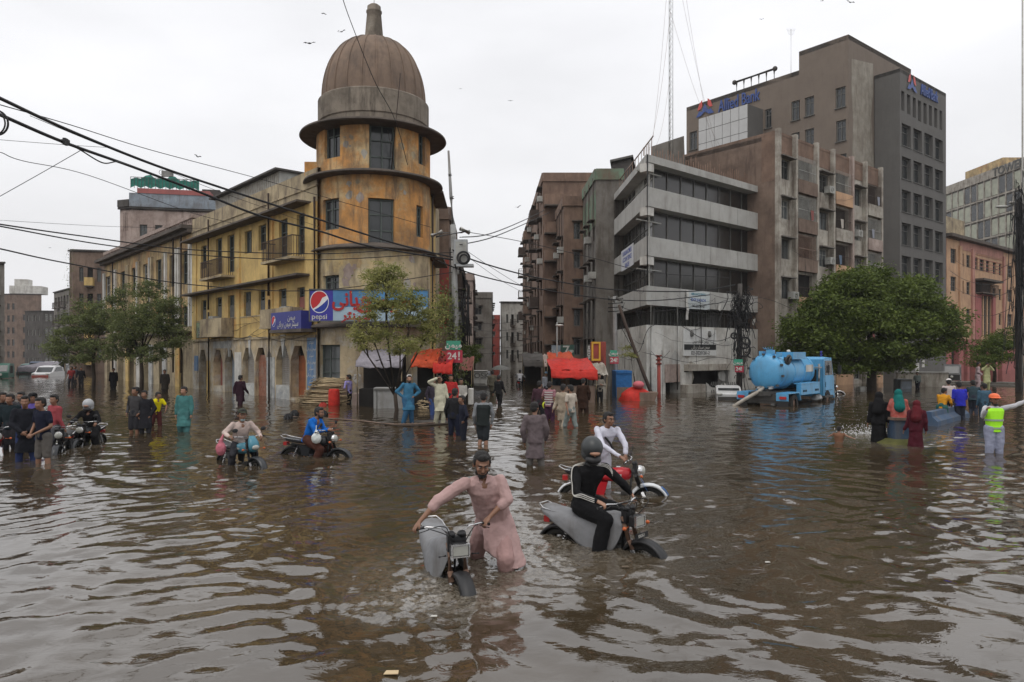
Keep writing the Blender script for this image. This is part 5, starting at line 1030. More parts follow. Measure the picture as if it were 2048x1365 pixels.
def simple_pole(name, label, pts, d, r0, r1, mat, cat='pole'):
    p = [P(x, y, d) for x, y in pts]; T = thing(name, label, cat, (p[0].x, p[0].y, GZ)); q = MB(); q.tube([V(p[0].x, p[0].y, GZ)] + p, [r0] + [r0 + (r1 - r0) * i / (len(p) - 1) for i in range(len(p))], 10); q.build('pole_shaft', M[mat], T, world=True); return T
t = simple_pole('utility_pole', 'dark upright utility pole at the left edge of the banded office', [(1232, 790), (1230, 640), (1229, 593)], 40.3, .13, .10, 'pole')
q = MB(); d = 40
for k in range(4): q.tube([P(1216, 600 + 8 * k, d), P(1246, 598 + 8 * k, d)], .035, 5)
q.build('cross_arm', M['cable'], t, world=True); q = MB()
for k in range(6): q.ell(P(1218 + 5.2 * k, 596 + 3 * (k % 3), d), (.07, .07, .12), n=8, m=5)
q.build('insulators', M['frame'], t, world=True)['kind'] = 'stuff'
simple_pole('leaning_pole', 'dark leaning pole slanting across the whitewashed office corner', [(1305, 793), (1284, 740), (1253, 655), (1238, 610)], 40.0, .11, .08, 'pipe')
t = simple_pole('red_post', 'dark red painted post standing in the water before the office entrance', [(1318, 797), (1317.5, 712)], 38.5, .10, .09, 'red')
q = MB()
for y in (712, 720, 728): q.tube([P(1312, y, 38.4), P(1323, y, 38.4)], .06, 6)
q.build('bracket', M['red'], t, world=True)
t = simple_pole('cable_pole', 'pole smothered in tangled cables before the right end of the office', [(1479, 795), (1479, 640), (1480, 568)], 42.3, .17, .13, 'greyd')
def tangle(T, cx, cy, d, w, h, n, seed, th=.022):
    r = random.Random(seed); q = MB()
    for i in range(n):
        x, y = cx + r.uniform(-w, w) * .5, cy - h / 2 + r.uniform(0, h * .3); pts = []
        for k in range(6): pts.append(P(x, y, d + r.uniform(-.4, .3))); x += r.uniform(-w, w) * .35; y += r.uniform(-.05, .35) * h
        q.tube(smooth(pts, 3), th * r.uniform(.5, 1.3), 4, cap=False)
    o = q.build('cable_tangle', M['cable'], T, world=True); o['kind'] = 'stuff'
def smooth(pts, k=4):
    pts = [Vector(p) for p in pts]; out = []
    for i in range(len(pts) - 1):
        p0, p1, p2, p3 = pts[max(i - 1, 0)], pts[i], pts[i + 1], pts[min(i + 2, len(pts) - 1)]
        for j in range(k): t = j / k; out.append(.5 * ((2 * p1) + (p2 - p0) * t + (2 * p0 - 5 * p1 + 4 * p2 - p3) * t * t + (3 * p1 - p0 - 3 * p2 + p3) * t ** 3))
    out.append(pts[-1]); return out
tangle(t, 1480, 615, 42, 34, 80, 46, 1); tangle(t, 1482, 700, 41.9, 26, 110, 26, 2, .018)
q = MB()
for x, y, r in ((1489, 686, .32), (1487, 700, .38), (1468, 672, .16)): q.torus(P(x, y, 41.7), r, .05, (.1, 1, 0))
q.build('cable_coil', M['cable'], t, world=True)
t = simple_pole('street_lamp', 'tall cable hung street lamp pole at the right edge', [(2037, 790), (2037, 500), (2036, 400)], 44, .18, .12, 'greyd', 'street lamp')
tangle(t, 2040, 520, 43.8, 26, 330, 60, 5); q = MB(); q.tube([P(2036, 405, 44), P(2022, 412, 44), P(2006, 414, 44)], .05, 6); q.build('lamp_arm', M['frame'], t, world=True)
q = MB(); q.ell(P(2004, 414, 44), (.42, .16, .1)); q.ell(P(2027, 406, 44.5), (.3, .14, .12)); q.build('lamp_head', M['wframe'], t, world=True)
simple_pole('antenna_pole', 'slim white pole rising above everything at the right edge', [(2045, 790), (2045, 0)], 46, .06, .05, 'wframe')
t = simple_pole('pipe_mast', 'thin lamp mast with a flat white lamp in front of the brown tenements', [(1114, 780), (1114, 645)], 42, .05, .04, 'pole', 'street lamp')
q = MB(); q.ell(P(1119, 651, 42), (.25, .12, .06)); q.build('lamp_head', M['white'], t, world=True)

def cable(label, pts, r=.02, name='overhead_cable', mat='cable', group='overhead cables'):
    p = [P(x, y, d) for x, y, d in pts]; T = MB(); T.tube(smooth(p, 8), r, 6, cap=False); o = T.build(name, M[mat], None, loc=p[0]); tag(o, label, 'cable', group); return o
cable('thick upper cable sweeping from the top left past the tower', [(-60, 168, 13), (0, 197, 14), (140, 262, 17), (300, 327, 20), (440, 375, 23), (640, 440, 27), (800, 490, 30), (905, 515, 33)], .036)
cable('second thick cable spliced above the ochre roof', [(-60, 205, 13), (0, 230, 14), (128, 285, 16), (262, 333, 19), (400, 385, 22), (520, 432, 24), (640, 463, 27), (740, 493, 30), (905, 520, 33)], .036)
cable('loose strand looping beside the cable splice', [(128, 283, 16), (160, 300, 17), (205, 326, 17.5), (235, 324, 18), (262, 333, 19)], .016)
cable('thin cable above the thick pair, from the left edge to the tower', [(-60, 192, 15), (0, 210, 16), (140, 250, 19), (300, 300, 23), (500, 353, 27), (640, 392, 30), (862, 455, 34)], .012)
cable('very thin wire following just under the upper thick cable', [(60, 232, 16), (200, 290, 19), (330, 340, 22), (450, 388, 24), (640, 455, 28)], .007)
cable('upper of two level cables crossing the ochre facade', [(-50, 440, 18), (0, 449, 19), (160, 472, 23), (385, 500, 28), (640, 508, 31), (790, 500, 33)], .022)
cable('lower of two level cables crossing the ochre facade', [(-50, 445, 18), (0, 453, 19), (200, 489, 23), (385, 510, 27), (640, 520, 30), (905, 505, 33)], .020)
cable('low dark cable crossing the yellow shopfronts upper windows', [(-60, 486, 17), (0, 498, 18), (140, 528, 22), (385, 570, 27), (640, 581, 31), (905, 545, 33.5)], .020)
cable('thin cable sagging over the far left street', [(-40, 303, 20), (0, 305, 21), (45, 322, 22), (180, 352, 26), (380, 425, 33), (480, 450, 36)], .012)
cable('hair thin wire across the blank sky at left', [(-40, 276, 20), (0, 280, 21), (130, 290, 22), (225, 296, 24)], .008)
cable('slanting tie wire rising to the right at the left edge', [(-20, 405, 20), (0, 393, 20), (80, 348, 20), (160, 302, 19)], .009)
cable('hair thin wire level over the terrace house', [(0, 441, 30), (150, 450, 34), (240, 454, 38), (420, 458, 42)], .009)
cable('single wire falling steeply in front of the dome', [(680, -20, 27), (700, 40, 28), (748, 160, 30), (790, 240, 32), (815, 330, 34)], .016)
cable('bundled cable from the camera pole towards the office', [(905, 500, 33.4), (945, 520, 34), (1040, 548, 36), (1130, 566, 38), (1232, 580, 40), (1385, 583, 40.3), (1470, 570, 42)], .035)
cable('twisted lower cable from the camera pole to the office corner', [(870, 520, 33), (945, 548, 34), (1050, 573, 36), (1150, 590, 38), (1232, 600, 40), (1320, 601, 40.2), (1420, 590, 41.5)], .030)
cable('cable crossing upward to the tall brown tenement', [(920, 475, 33), (980, 468, 38), (1050, 440, 52), (1090, 420, 62)], .028)
cable('lower crossing cable to the tall brown tenement', [(920, 490, 33), (985, 475, 38), (1050, 448, 52), (1100, 425, 62)], .028)
cable('long thin cable from the pole across the brown tenements', [(925, 463, 33.5), (1040, 483, 36), (1180, 515, 39), (1300, 545, 40.3), (1460, 556, 41.8)], .016)
cable('slack thin wire strung over the narrow street', [(930, 500, 34), (990, 540, 40), (1040, 570, 50), (1060, 575, 58)], .012)
cable('second slack wire strung over the narrow street', [(930, 510, 34), (1000, 560, 42), (1045, 585, 55)], .010)
cable('wire slung below the band to the cable pole', [(1236, 612, 40), (1290, 625, 40.2), (1400, 612, 40.6), (1478, 600, 42)], .018)
cable('thick wire sagging over the whitewashed wall', [(1240, 650, 40), (1275, 705, 40), (1300, 655, 40.2), (1352, 648, 40.4), (1400, 675, 40.6), (1440, 682, 41), (1478, 665, 42)], .018)
cable('lower wire drooping along the whitewashed wall', [(1285, 705, 39.9), (1330, 715, 40), (1380, 725, 40.3), (1430, 715, 41), (1478, 722, 42)], .014)
cable('wire trailing from the cable pole to the apartments', [(1480, 590, 42), (1540, 600, 44), (1600, 625, 46), (1660, 645, 50)], .012)
for i, y in enumerate((520, 548, 575, 610)): cable(['topmost', 'second', 'third', 'lowest'][i] + ' of the wires looping from the lamp pole to the pink building', [(2036, y, 44), (1980, y + 22, 52), (1930, y + 12, 62), (1900, y - 6, 72)], .016, group='wires before the pink building')
for i, (y, d0) in enumerate(((640, 60), (655, 70), (668, 55), (690, 80), (700, 65))): cable(['highest', 'second highest', 'middle', 'second lowest', 'lowest'][i] + ' wire strung across the mouth of the narrow street', [(925, y - 8, 45), (975, y + 8, d0), (1050, y + 2, d0)], .014, group='wires across the narrow street')
o = thing('cable_splice', 'black splice clamp on the thick cable at upper left', 'clamp', at(131, 284, 16)); q = MB(); q.box(P(131, 284, 16), (.14, .1, .09)); q.box(P(131, 284, 15.9), (.06, .12, .15)); q.build('clamp_body', M['black'], o, world=True)
o = thing('cable_box', 'flat grey box hanging on a thin wire above the green terrace', 'box', at(335, 348, 21)); q = MB(); q.box(P(335, 348, 21), (.33, .06, .17)); q.build('box_body', M['pole'], o, world=True); q = MB(); q.torus(P(323, 345, 21), .07, .006, (0, 1, 0)); q.build('wire_loop', M['cable'], o, world=True)
o = thing('cable_loop', 'black coil of spare cable cut off by the left edge', 'coil', at(-10, 248, 13)); q = MB(); q.torus(P(-8, 246, 13), .22, .018, (0, 1, .1)); q.torus(P(-10, 248, 13.05), .20, .014, (.1, 1, 0)); q.build('coil', M['cable'], o, world=True)

# ------------------------------------------------------------------ birds
def bird(px, py, span, d, ang, flap, label):
    c = P(px, py, d); s = span / F * d / 2; T = thing('bird', label, 'bird', c.to_tuple(), 0, 'kites and crows circling over the square'); B = Matrix.Rotation(ang, 3, 'Y'); q = MB()
    q.loft([[c + B @ V(x * s, r * s * math.cos(a), r * s * math.sin(a)) for a in np.linspace(0, 2 * math.pi, 7)[:-1]] for x, r in ((-.35, .02), (-.2, .08), (0, .12), (.2, .08), (.3, .02))])
    for sg in (-1, 1):
        w = [V(0, 0, .02), V(.1 * sg, -.5 * sg * 0, .15)]
        q.add([c + B @ (V(x, y, z) * s) for x, y, z in ((-.08, 0, .03), (.12, 0, .03), (sg * .55 + .1, -.25 * sg, flap * .55), (sg * 1.0, -.2 * sg, flap * .35), (sg * .5 - .12, .1 * sg, flap * .5))], [(0, 1, 2, 3, 4)])
    q.add([c + B @ (V(x, y, z) * s) for x, y, z in ((-.3, 0, 0), (-.6, .12, -.02), (-.6, -.12, -.02))], [(0, 1, 2)]); q.build('body', M['black'], T, world=True)
for a in ((648, 27, 14, 30, .3, -.5, 'small bird nearest the top of the frame beside the spire'), (683, 64, 18, 30, -.1, .6, 'middle bird of the three left of the spire, wings raised'), (619, 87, 28, 30, .05, .25, 'largest bird left of the dome, wings spread flat'), (395, 314, 18, 35, .35, .7, 'lone bird gliding above the green roof terrace'),
          (1700, 5, 18, 35, .4, .6, 'bird above the bank tower with drooping wing'), (1645, 2, 12, 35, -.3, .6, 'bird cut by the top edge near the bank'), (1523, 39, 10, 40, 0, .4, 'tiny bird between the mast and the bank tower'), (1021, 202, 12, 45, 0, .15, 'small bird alone over the narrow street'), (921, 178, 8, 45, 0, .2, 'speck of a bird right of the dome'), (1036, 415, 14, 50, -.3, .6, 'bird beside the crossing cables'), (100, 496, 10, 50, 0, .1, 'faint bird low in the sky at far left'), (312, 370, 9, 60, .6, .6, 'bird perching over the green netting')): bird(*a)

# ------------------------------------------------------------------ vacuum tanker truck (local: rear +y, cab -y)
def tanker():
    T = thing('tanker_truck', 'light blue vacuum tanker truck with a hose trailing into the flood', 'truck', (13.65, 35.2, GZ), math.atan2(.67, -.743)); K = M['truck']
    q = MB(); rr = .80; zc_ = 1.86
    q.lathe((0, 0, 0), [(.01, 0)], 4) if False else None
    prof = [(3.02, .02), (3.0, .3), (2.95, .55), (2.86, .74), (2.78, rr), (-1.25, rr), (-1.32, .74), (-1.38, .5), (-1.40, .02)]
    q.loft([[V(r * math.cos(a) * 1.02, y, zc_ + r * math.sin(a)) for a in np.linspace(0, 2 * math.pi, 41)[:-1]] for y, r in prof]); tk = q.build('tank', K, T)
    for y in (2.74, 1.35, .1, -1.0):
        q = MB(); q.torus((0, y, zc_), rr + .015, .03, (0, 1, 0), 40, 6); q.build('tank_ring', K, tk)
    for k in range(10):
        a = 2 * math.pi * k / 10 + .2; q = MB(); q.box((math.cos(a) * (rr + .03), 2.85, zc_ + math.sin(a) * (rr + .03)), (.09, .16, .09)); q.build('door_clamp', M['engine'], tk)
    q = MB(); q.box((.25, 2.6, 2.72), (.18, .35, .22)); q.box((-.12, 2.55, 2.76), (.3, .3, .26)); q.box((-.5, 2.5, 2.66), (.16, .3, .2)); q.build('hinge_block', K, T)
    q = MB(); q.tube([(-.15, 2.5, 2.9), (.2, 2.55, 2.95)], .03, 6)
    for k in range(5): q.tube([(-.2 + k * .08, 2.55, 2.88), (-.25 + k * .12, 2.6, 3.02)], .012, 5)
    q.build('valve_wheel', K, T)
    q = MB(); q.box((-.45, .9, 2.62), (.8, 1.6, .34)); q.build('top_box', K, T); q = MB(); q.ell((-.1, .3, 2.82), .09); q.tube([(.1, -.1, 2.6), (.1, -.1, 2.9)], .05, 8); q.build('breather', M['white'], T)
    q = MB(); q.torus((-.75, 2.1, 2.42), .22, .05, (1, 0, .3)); q.torus((-.8, 2.0, 2.4), .16, .05, (1, .2, .3)); q.box((-.7, 2.05, 2.4), (.2, .3, .3)); q.build('hose_reel', M['engine'], T)
    # chassis and body
    q = MB(); q.box((0, .3, .88), (.9, 6.2, .2)); q.build('chassis', M['engine'], T)
    for s in (-1, 1):
        q = MB(); q.box((s * .98, .1, 1.02), (.22, 2.5, .5)); q.box((s * .92, .1, 1.30), (.36, 2.5, .05)); sp = q.build('side_locker', K, T)
        for y in (-.9, -.72, -.54, .7, .88, 1.06): q = MB(); q.box((s * 1.093, y, .95), (.012, .12, .1)); q.build('slot', M['dark'], sp)
        q = MB(); q.box((s * .93, 2.55, .92), (.55, 1.35, .05)); q.box((s * .93, 3.22, .74), (.55, .05, .34)); q.hexa([(s * .93 - .27, 1.65, .55), (s * .93 + .27, 1.65, .55), (s * .93 + .27, 1.7, .55), (s * .93 - .27, 1.7, .55), (s * .93 - .27, 1.85, .93), (s * .93 + .27, 1.85, .93), (s * .93 + .27, 1.9, .93), (s * .93 - .27, 1.9, .93)]); q.build('mudguard', K, T)
        q = MB(); q.box((s * .98, 3.28, .72), (.3, .06, .12)); q.build('tail_lamp', cmat((.45, .02, .02), .3), T); q = MB(); q.box((s * .95, 3.24, .35), (.5, .02, .45)); q.build('mud_flap', M['black'], T)
        q = MB(); q.tube([(s * 1.0, -1.15, .5), (s * 1.0, -.75, .5)], .22, 12); q.build('air_tank', M['steel'], T)
        for y, w in ((2.3, .5), (-2.35, .26)):
            q = MB(); q.lathe((0, 0, 0), [(.2, -w / 2), (.4, -w / 2), (.44, -w / 2 + .05), (.44, w / 2 - .05), (.4, w / 2), (.2, w / 2)], 24, cap=False); q.v = [(v[2] + s * (.9 if w > .3 else .95), v[0] + y, v[1] + .44) for v in q.v]; wh = q.build('wheel', M['tyre'], T)
            q = MB(); q.lathe((0, 0, 0), [(.01, -.05), (.22, -.05), (.24, .06), (.2, .06)], 16, cap=False); q.v = [(v[2] + s * (1.05 if w > .3 else 1.0), v[0] + y, v[1] + .44) for v in q.v]; q.build('rim', M['rust'], wh)
    q = MB(); q.box((0, 3.2, .72), (1.3, .08, .3)); q.box((0, 3.15, .5), (2.0, .1, .12)); q.build('rear_bumper', M['engine'], T)
    q = MB(); q.tube(smooth([(.1, 2.9, 1.12), (.15, 3.35, .95), (.6, 3.7, .62), (1.0, 4.2, .25)], 4), .085, 10); q.build('outlet_hose', M['cream'], T)
    for x in (-.35, .2): q = MB(); q.tube([(x, 2.95, 1.15), (x, 3.15, 1.1)], .09, 10); q.tube([(x - .15, 3.1, 1.2), (x + .15, 3.1, 1.2)], .02, 6); q.build('valve', M['steel'], T)
    q = MB(); q.box((-.825, -.5, 2.0), (.02, .95, .34)); q.v = [(v[0], v[1], v[2]) for v in q.v]; pl = q.build('lettered_plate', M['white'], T)
    text('SINDH', .2, cmat((.5, .04, .03), .5), T, Matrix(((0, 0, -1, -.84), (-1, 0, 0, -.5), (0, 1, 0, 2.04), (0, 0, 0, 1))), .004, bold=.006, sx=.9)
    # pump bay behind the cab
    q = MB(); q.box((0, -1.55, 1.35), (1.5, .2, 1.1)); q.build('pump_bay', M['dark'], T); q = MB(); q.box((-.7, -1.5, 2.02), (.6, .5, .07)); q.tube([(-.95, -1.45, .8), (-.95, -1.45, 2.2)], .06, 8); q.build('exhaust_stack', M['steel'], T)
    # cab
    pr = [(-1.85, .55), (-1.85, 2.42), (-2.0, 2.55), (-3.0, 2.50), (-3.3, 1.62), (-3.42, 1.45), (-3.45, .55)]
    q = MB(); q.loft([[V(x, y, z) for y, z in (pr if abs(x) < 1 else [(a + .04 if a > -2.5 else a + .05, min(b, 2.5)) for a, b in pr])] for x in (-1.05, -.97, .97, 1.05)], smooth=False); cb = q.build('cab', K, T)
    q = MB(); q.hexa([(-.9, -3.08, 2.36), (.9, -3.08, 2.36), (.9, -3.04, 2.36), (-.9, -3.04, 2.36), (-.92, -3.37, 1.66), (.92, -3.37, 1.66), (.92, -3.3, 1.66), (-.92, -3.3, 1.66)]); q.v = [(v[0], v[1] + .02 - .05, v[2]) for v in q.v]; q.build('windscreen', M['glass'], cb)
    for s in (-1, 1):
        q = MB(); x = s * 1.053; q.add([(x, -2.0, 1.62), (x, -3.18, 1.62), (x, -2.98, 2.36), (x, -2.0, 2.36), (x - s * .02, -2.0, 1.62), (x - s * .02, -3.18, 1.62), (x - s * .02, -2.98, 2.36), (x - s * .02, -2.0, 2.36)], [(0, 1, 2, 3), (4, 7, 6, 5), (0, 4, 5, 1), (2, 6, 7, 3)]); q.build('side_window', M['glass'], cb)
        q = MB(); q.box((s * 1.06, -2.1, 1.15), (.012, .03, .26)); q.box((s * 1.06, -2.55, .85), (.012, 1.1, .015)); q.box((s * 1.06, -1.98, 1.5), (.012, .015, 1.7)); q.build('door_seam', M['dark'], cb)
        q = MB(); q.box((s * 1.0, -2.4, .55), (.25, 1.2, .1)); q.build('step', M['engine'], T)
        q = MB(); q.tube([(s * 1.05, -3.1, 2.3), (s * 1.32, -3.3, 2.25), (s * 1.32, -3.3, 1.5)], .015, 5); q.box((s * 1.34, -3.3, 1.9), (.16, .05, .4)); q.build('wing_mirror', M['black'], T)
        q = MB(); q.box((s * .85, -3.46, .75), (.25, .05, .16)); q.build('headlight', M['headlamp'], T)
    q = MB(); q.box((0, -3.5, .55), (2.05, .1, .25)); q.build('bumper', K, T); q = MB(); q.tube([(-.7, -2.5, 2.55), (-.7, -2.5, 2.66)], .08, 10); q.tube([(-.7, -2.5, 2.66), (-.7, -2.5, 2.84)], .075, 10); q.build('beacon', cmat((.03, .04, .3), .3), T)
tanker()

# ------------------------------------------------------------------ cars and the like
def car(px, py, rot, col, label, name='parked_car', s=1.0, w=1.65, L=3.9, h=1.42, hood_white=False):
    b = PG(px, py); T = thing(name, label, 'car', (b.x, b.y, GZ), rot); q = MB()
    prof = [(-.50, .30), (-.50, .62), (-.46, .70), (-.27, .78), (-.13, 1.0 * h / 1.05 * .95), (-.05, h * .97), (.22, h), (.36, h * .9), (.46, .86), (.50, .78), (.50, .32)]
    rg = []
    for x, t in ((-.5, .93), (-.42, 1), (.42, 1), (.5, .93)): rg.append([V(x * w, y * L * (t if abs(y) > .4 else 1), .3 + (z - .3) * (t if z > .8 else 1)) for y, z in prof])
    q.loft(rg, smooth=False); q.build('body', col, T); q = MB()
    q.add([(x * w * .42, y * L, z) for x in (-1, 1) for y, z in ((-.272, .80), (-.135, 1.0 * h / 1.05 * .93))], [(0, 2, 3, 1)]); q.v = [(v[0], v[1] - .02, v[2] + .01) for v in q.v]; q.build('windscreen', M['glass'], T)
    for s_ in (-1, 1):
        q = MB(); x = s_ * w * .503; q.add([(x, -.2 * L, .84), (x, .33 * L, .84), (x, .27 * L, h * .9), (x, -.06 * L, h * .9)], [(0, 1, 2, 3)]); q.build('side_window', M['glass'], T)
        q = MB(); q.ell((s_ * w * .38, -.495 * L, .62), (.16, .06, .08)); q.build('headlight', M['headlamp'], T)
        for y in (-.31, .31):
            q = MB(); q.lathe((0, 0, 0), [(.15, -.09), (.28, -.09), (.3, -.05), (.3, .05), (.28, .09), (.15, .09)], 18, cap=False); q.v = [(v[2] + s_ * w * .44, v[0] + y * L, v[1] + .3) for v in q.v]; q.build('wheel', M['tyre'], T)
    q = MB(); q.box((0, -.5 * L, .42), (w * .9, .08, .16)); q.build('bumper', M['engine'] if not hood_white else M['red'], T)
    return T
car(97, 753, .2, cmat((.60, .60, .60), .3), 'white and red small car wading up the left street', hood_white=True)
car(104, 748, .2, cmat((.40, .41, .42), .3), 'silver off-road car right behind the white and red one', h=1.75, w=1.75)
car(116, 746, .2, cmat((.50, .50, .50), .3), 'pale car third in line on the left street')
car(60, 748, .3, cmat((.03, .12, .10), .4), 'dark green car parked under the green canopy far left', h=1.5)
car(1456, 797, -.25, cmat((.50, .50, .49), .35), 'white car parked nose out beside the cable pole', h=1.0, L=3.0, w=1.25)
car(960, 773, .02, cmat((.06, .06, .065), .4), 'dark car half hidden in the narrow street', h=1.4)
def rickshaw(px, py, rot, col, label):
    b = PG(px, py); T = thing('auto_rickshaw', label, 'rickshaw', (b.x, b.y, GZ), rot); q = MB()
    q.loft([[V(x, y, z) for y, z in ((-1.1, .4), (-1.2, .9), (-.8, 1.6), (-.4, 1.75), (.9, 1.7), (1.1, 1.2), (1.1, .4))] for x in (-.6, -.55, .55, .6)], smooth=False); q.build('body', col, T); q = MB(); q.add([(-.5, -1.19, 1.0), (.5, -1.19, 1.0), (.5, -.86, 1.58), (-.5, -.86, 1.58)], [(0, 1, 2, 3)]); q.build('windscreen', M['glass'], T)
    for s_ in (-1, 1): q = MB(); q.add([(s_ * .61, -.6, .8), (s_ * .61, .5, .8), (s_ * .61, .5, 1.5), (s_ * .61, -.5, 1.5)], [(0, 1, 2, 3)]); q.build('side_opening', M['dark'], T)
    q = MB(); q.ell((0, -1.2, .7), (.12, .06, .12)); q.build('headlight', M['headlamp'], T)
    for x, y in ((0, -.95), (-.55, .7), (.55, .7)): q = MB(); q.torus((x, y, .22), .17, .06, (1, 0, 0), 18, 6); q.build('wheel', M['tyre'], T)
rickshaw(8, 757, .4, cmat((.02, .10, .07), .4), 'green auto rickshaw at the far left edge'); rickshaw(76, 748, .3, cmat((.03, .06, .12), .4), 'dark blue auto rickshaw ahead of the white and red car'); rickshaw(1905, 762, -.6, cmat((.05, .05, .05), .4), 'dark rickshaw parked by the pink arcades')

# ------------------------------------------------------------------ stalls, tarps, street clutter
def tarp(T, corners, mat, name='tarpaulin', sag=.25, nx=16, ny=8, wr=.03, drop=.0, seed=0, thick=True):
    a, b, c, d = [Vector(p) for p in corners]; r = random.Random(seed); rows = []
    for j in range(ny + 1):
        row = []
        for i in range(nx + 1):
            u, v = i / nx, j / ny; p = a.lerp(b, u).lerp(d.lerp(c, u), v); p.z -= sag * math.sin(math.pi * u) * math.sin(math.pi * v) - wr * math.sin(i * 1.1 + j * .7 + seed + math.sin(i * .7)) - r.gauss(0, wr * .6); row.append(p)
        rows.append(row)
    q = MB(); q.loft(rows, closed=False, cap=False); o = q.build(name, mat, T, world=True); m = o.modifiers.new('t', 'SOLIDIFY'); m.thickness = .015; return o
def stall(name, label, x0, x1, ytop, d, mat, depth=2.2, dark=True, cat='stall', sag=.25, drop=.35, seed=1, poles=True, counter=None):
    a, b = P(x0, ytop, d), P(x1, ytop, d); T = thing(name, label, cat, ((a.x + b.x) / 2, d, GZ)); z = a.z
    tarp(T, [(a.x, d + depth, z + .5), (b.x, d + depth, z + .55), (b.x, d, z), (a.x, d, z)], mat, seed=seed, sag=sag)
    if drop: tarp(T, [(a.x, d, z + .02), (b.x, d, z + .02), (b.x, d - .1, z - drop), (a.x, d - .12, z - drop * .8)], mat, 'tarpaulin_flap', sag=.05, seed=seed + 3, ny=3)
    if poles:
        for x in (a.x + .05, b.x - .05):
            q = MB(); q.tube([(x, d + .05, GZ), (x, d + .05, z)], .035, 6); q.build('stall_pole', M['wood'], T, world=True)
            q = MB(); q.tube([(x, d + depth - .1, GZ), (x, d + depth - .1, z + .45)], .035, 6); q.build('stall_pole', M['wood'], T, world=True)
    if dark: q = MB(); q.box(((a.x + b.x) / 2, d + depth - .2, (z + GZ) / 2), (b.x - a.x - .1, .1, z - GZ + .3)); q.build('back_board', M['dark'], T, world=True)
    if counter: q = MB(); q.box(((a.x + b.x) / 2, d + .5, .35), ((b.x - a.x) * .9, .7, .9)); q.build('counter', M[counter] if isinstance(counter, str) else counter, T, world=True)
    return T
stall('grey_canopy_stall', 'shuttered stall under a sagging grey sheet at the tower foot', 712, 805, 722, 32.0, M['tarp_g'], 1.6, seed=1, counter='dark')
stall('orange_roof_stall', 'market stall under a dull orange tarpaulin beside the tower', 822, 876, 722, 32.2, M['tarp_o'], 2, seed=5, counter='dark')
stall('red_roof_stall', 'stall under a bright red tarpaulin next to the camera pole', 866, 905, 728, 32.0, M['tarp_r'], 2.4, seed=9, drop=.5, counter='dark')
stall('striped_roof_stall', 'small stall with a pale tilted sheet beyond the camera pole', 918, 945, 735, 40, M['doorpink'], 2, seed=12, drop=.2)
stall('wide_red_stall', 'wide market stall under a spread bright red tarpaulin on the right of the street', 1102, 1195, 741, 34.5, M['tarp_r'], 4.5, seed=15, sag=.5, drop=.45, counter='brown')
stall('orange_sheet_stall', 'stall under a folded orange sheet behind the wide red one', 1098, 1150, 724, 40, M['tarp_o'], 2.5, seed=18, drop=.3)
stall('dark_canopy_stall', 'stall under a long dark awning in the narrow street', 1046, 1090, 722, 52, M['greyd'], 6, seed=21, drop=.5)
stall('pink_sheet_stall', 'stall under a small pink sheet at the far market row', 1088, 1112, 726, 46, M['pinkw'], 2, seed=24)
stall('grey_counter_stall', 'low stall with a plank roof left of the blue container', 1190, 1216, 748, 37, M['cream'], 1.6, seed=26, drop=.1, counter='cream')
stall('dark_awning_stall', 'dark shop awning below the far left tenements', 35, 84, 735, 75, M['tarp_g'], 4, seed=28, drop=.6)
def boxthing(name, label, cat, px0, px1, py0, py1, d, dep, mat, parts=(), rot=0):
    a, b = P(px0, py1, d), P(px1, py0, d); zb = min(a.z, GZ + .01) if a.z < .25 else a.z; T = thing(name, label, cat, ((a.x + b.x) / 2, d + dep / 2, zb)); q = MB(); q.box(((a.x + b.x) / 2, d + dep / 2, (zb + b.z) / 2), (b.x - a.x, dep, b.z - zb)); bo = q.build('box_body', mat, T, world=True)
    m = bo.modifiers.new('b', 'BEVEL'); m.width = .02
    for (u0, u1, v0, v1, mt, nm, o) in parts: q = MB(); w, h = b.x - a.x, b.z - zb; q.box((a.x + w * (u0 + u1) / 2, d - o / 2 - .002, zb + h * (v0 + v1) / 2), (w * (u1 - u0), o, h * (v1 - v0))); q.build(nm, mt, T, world=True)
    return T
boxthing('blue_container', 'blue painted metal container by the banded office corner', 'container', 1232, 1264, 742, 790, 38.5, 1.6, M['tarp_b'], [(0.05, .95, .05, .5, M['brown'], 'rust_panel', .02), (.0, 1, .92, 1, M['tarp_b'], 'rim', .05)])
boxthing('red_shop_booth', 'tall dark red booth with a yellow framed opening above the market', 'booth', 1187, 1212, 684, 742, 39, 1.6, M['red'], [])
def booth_frame():
    T = thing('yellow_frame_sign', 'yellow framed red sign board projecting from the red booth', 'sign', at(1192, 720, 38.6)); q = MB(); d = 38.7
    for x0, x1, y0, y1 in ((1183, 1201, 684, 688), (1183, 1201, 718, 722), (1183, 1186.5, 688, 718), (1197.5, 1201, 688, 718)): a, b = P(x0, y1, d), P(x1, y0, d); q.box(((a.x + b.x) / 2, d, (a.z + b.z) / 2), (b.x - a.x, .12, b.z - a.z))
    q.build('sign_frame', cmat((.55, .30, .02), .5), T, world=True); a, b = P(1186.5, 718, d), P(1197.5, 688, d); q = MB(); q.box(((a.x + b.x) / 2, d + .03, (a.z + b.z) / 2), (b.x - a.x, .05, b.z - a.z)); q.build('sign_face', M['red'], T, world=True)
booth_frame()
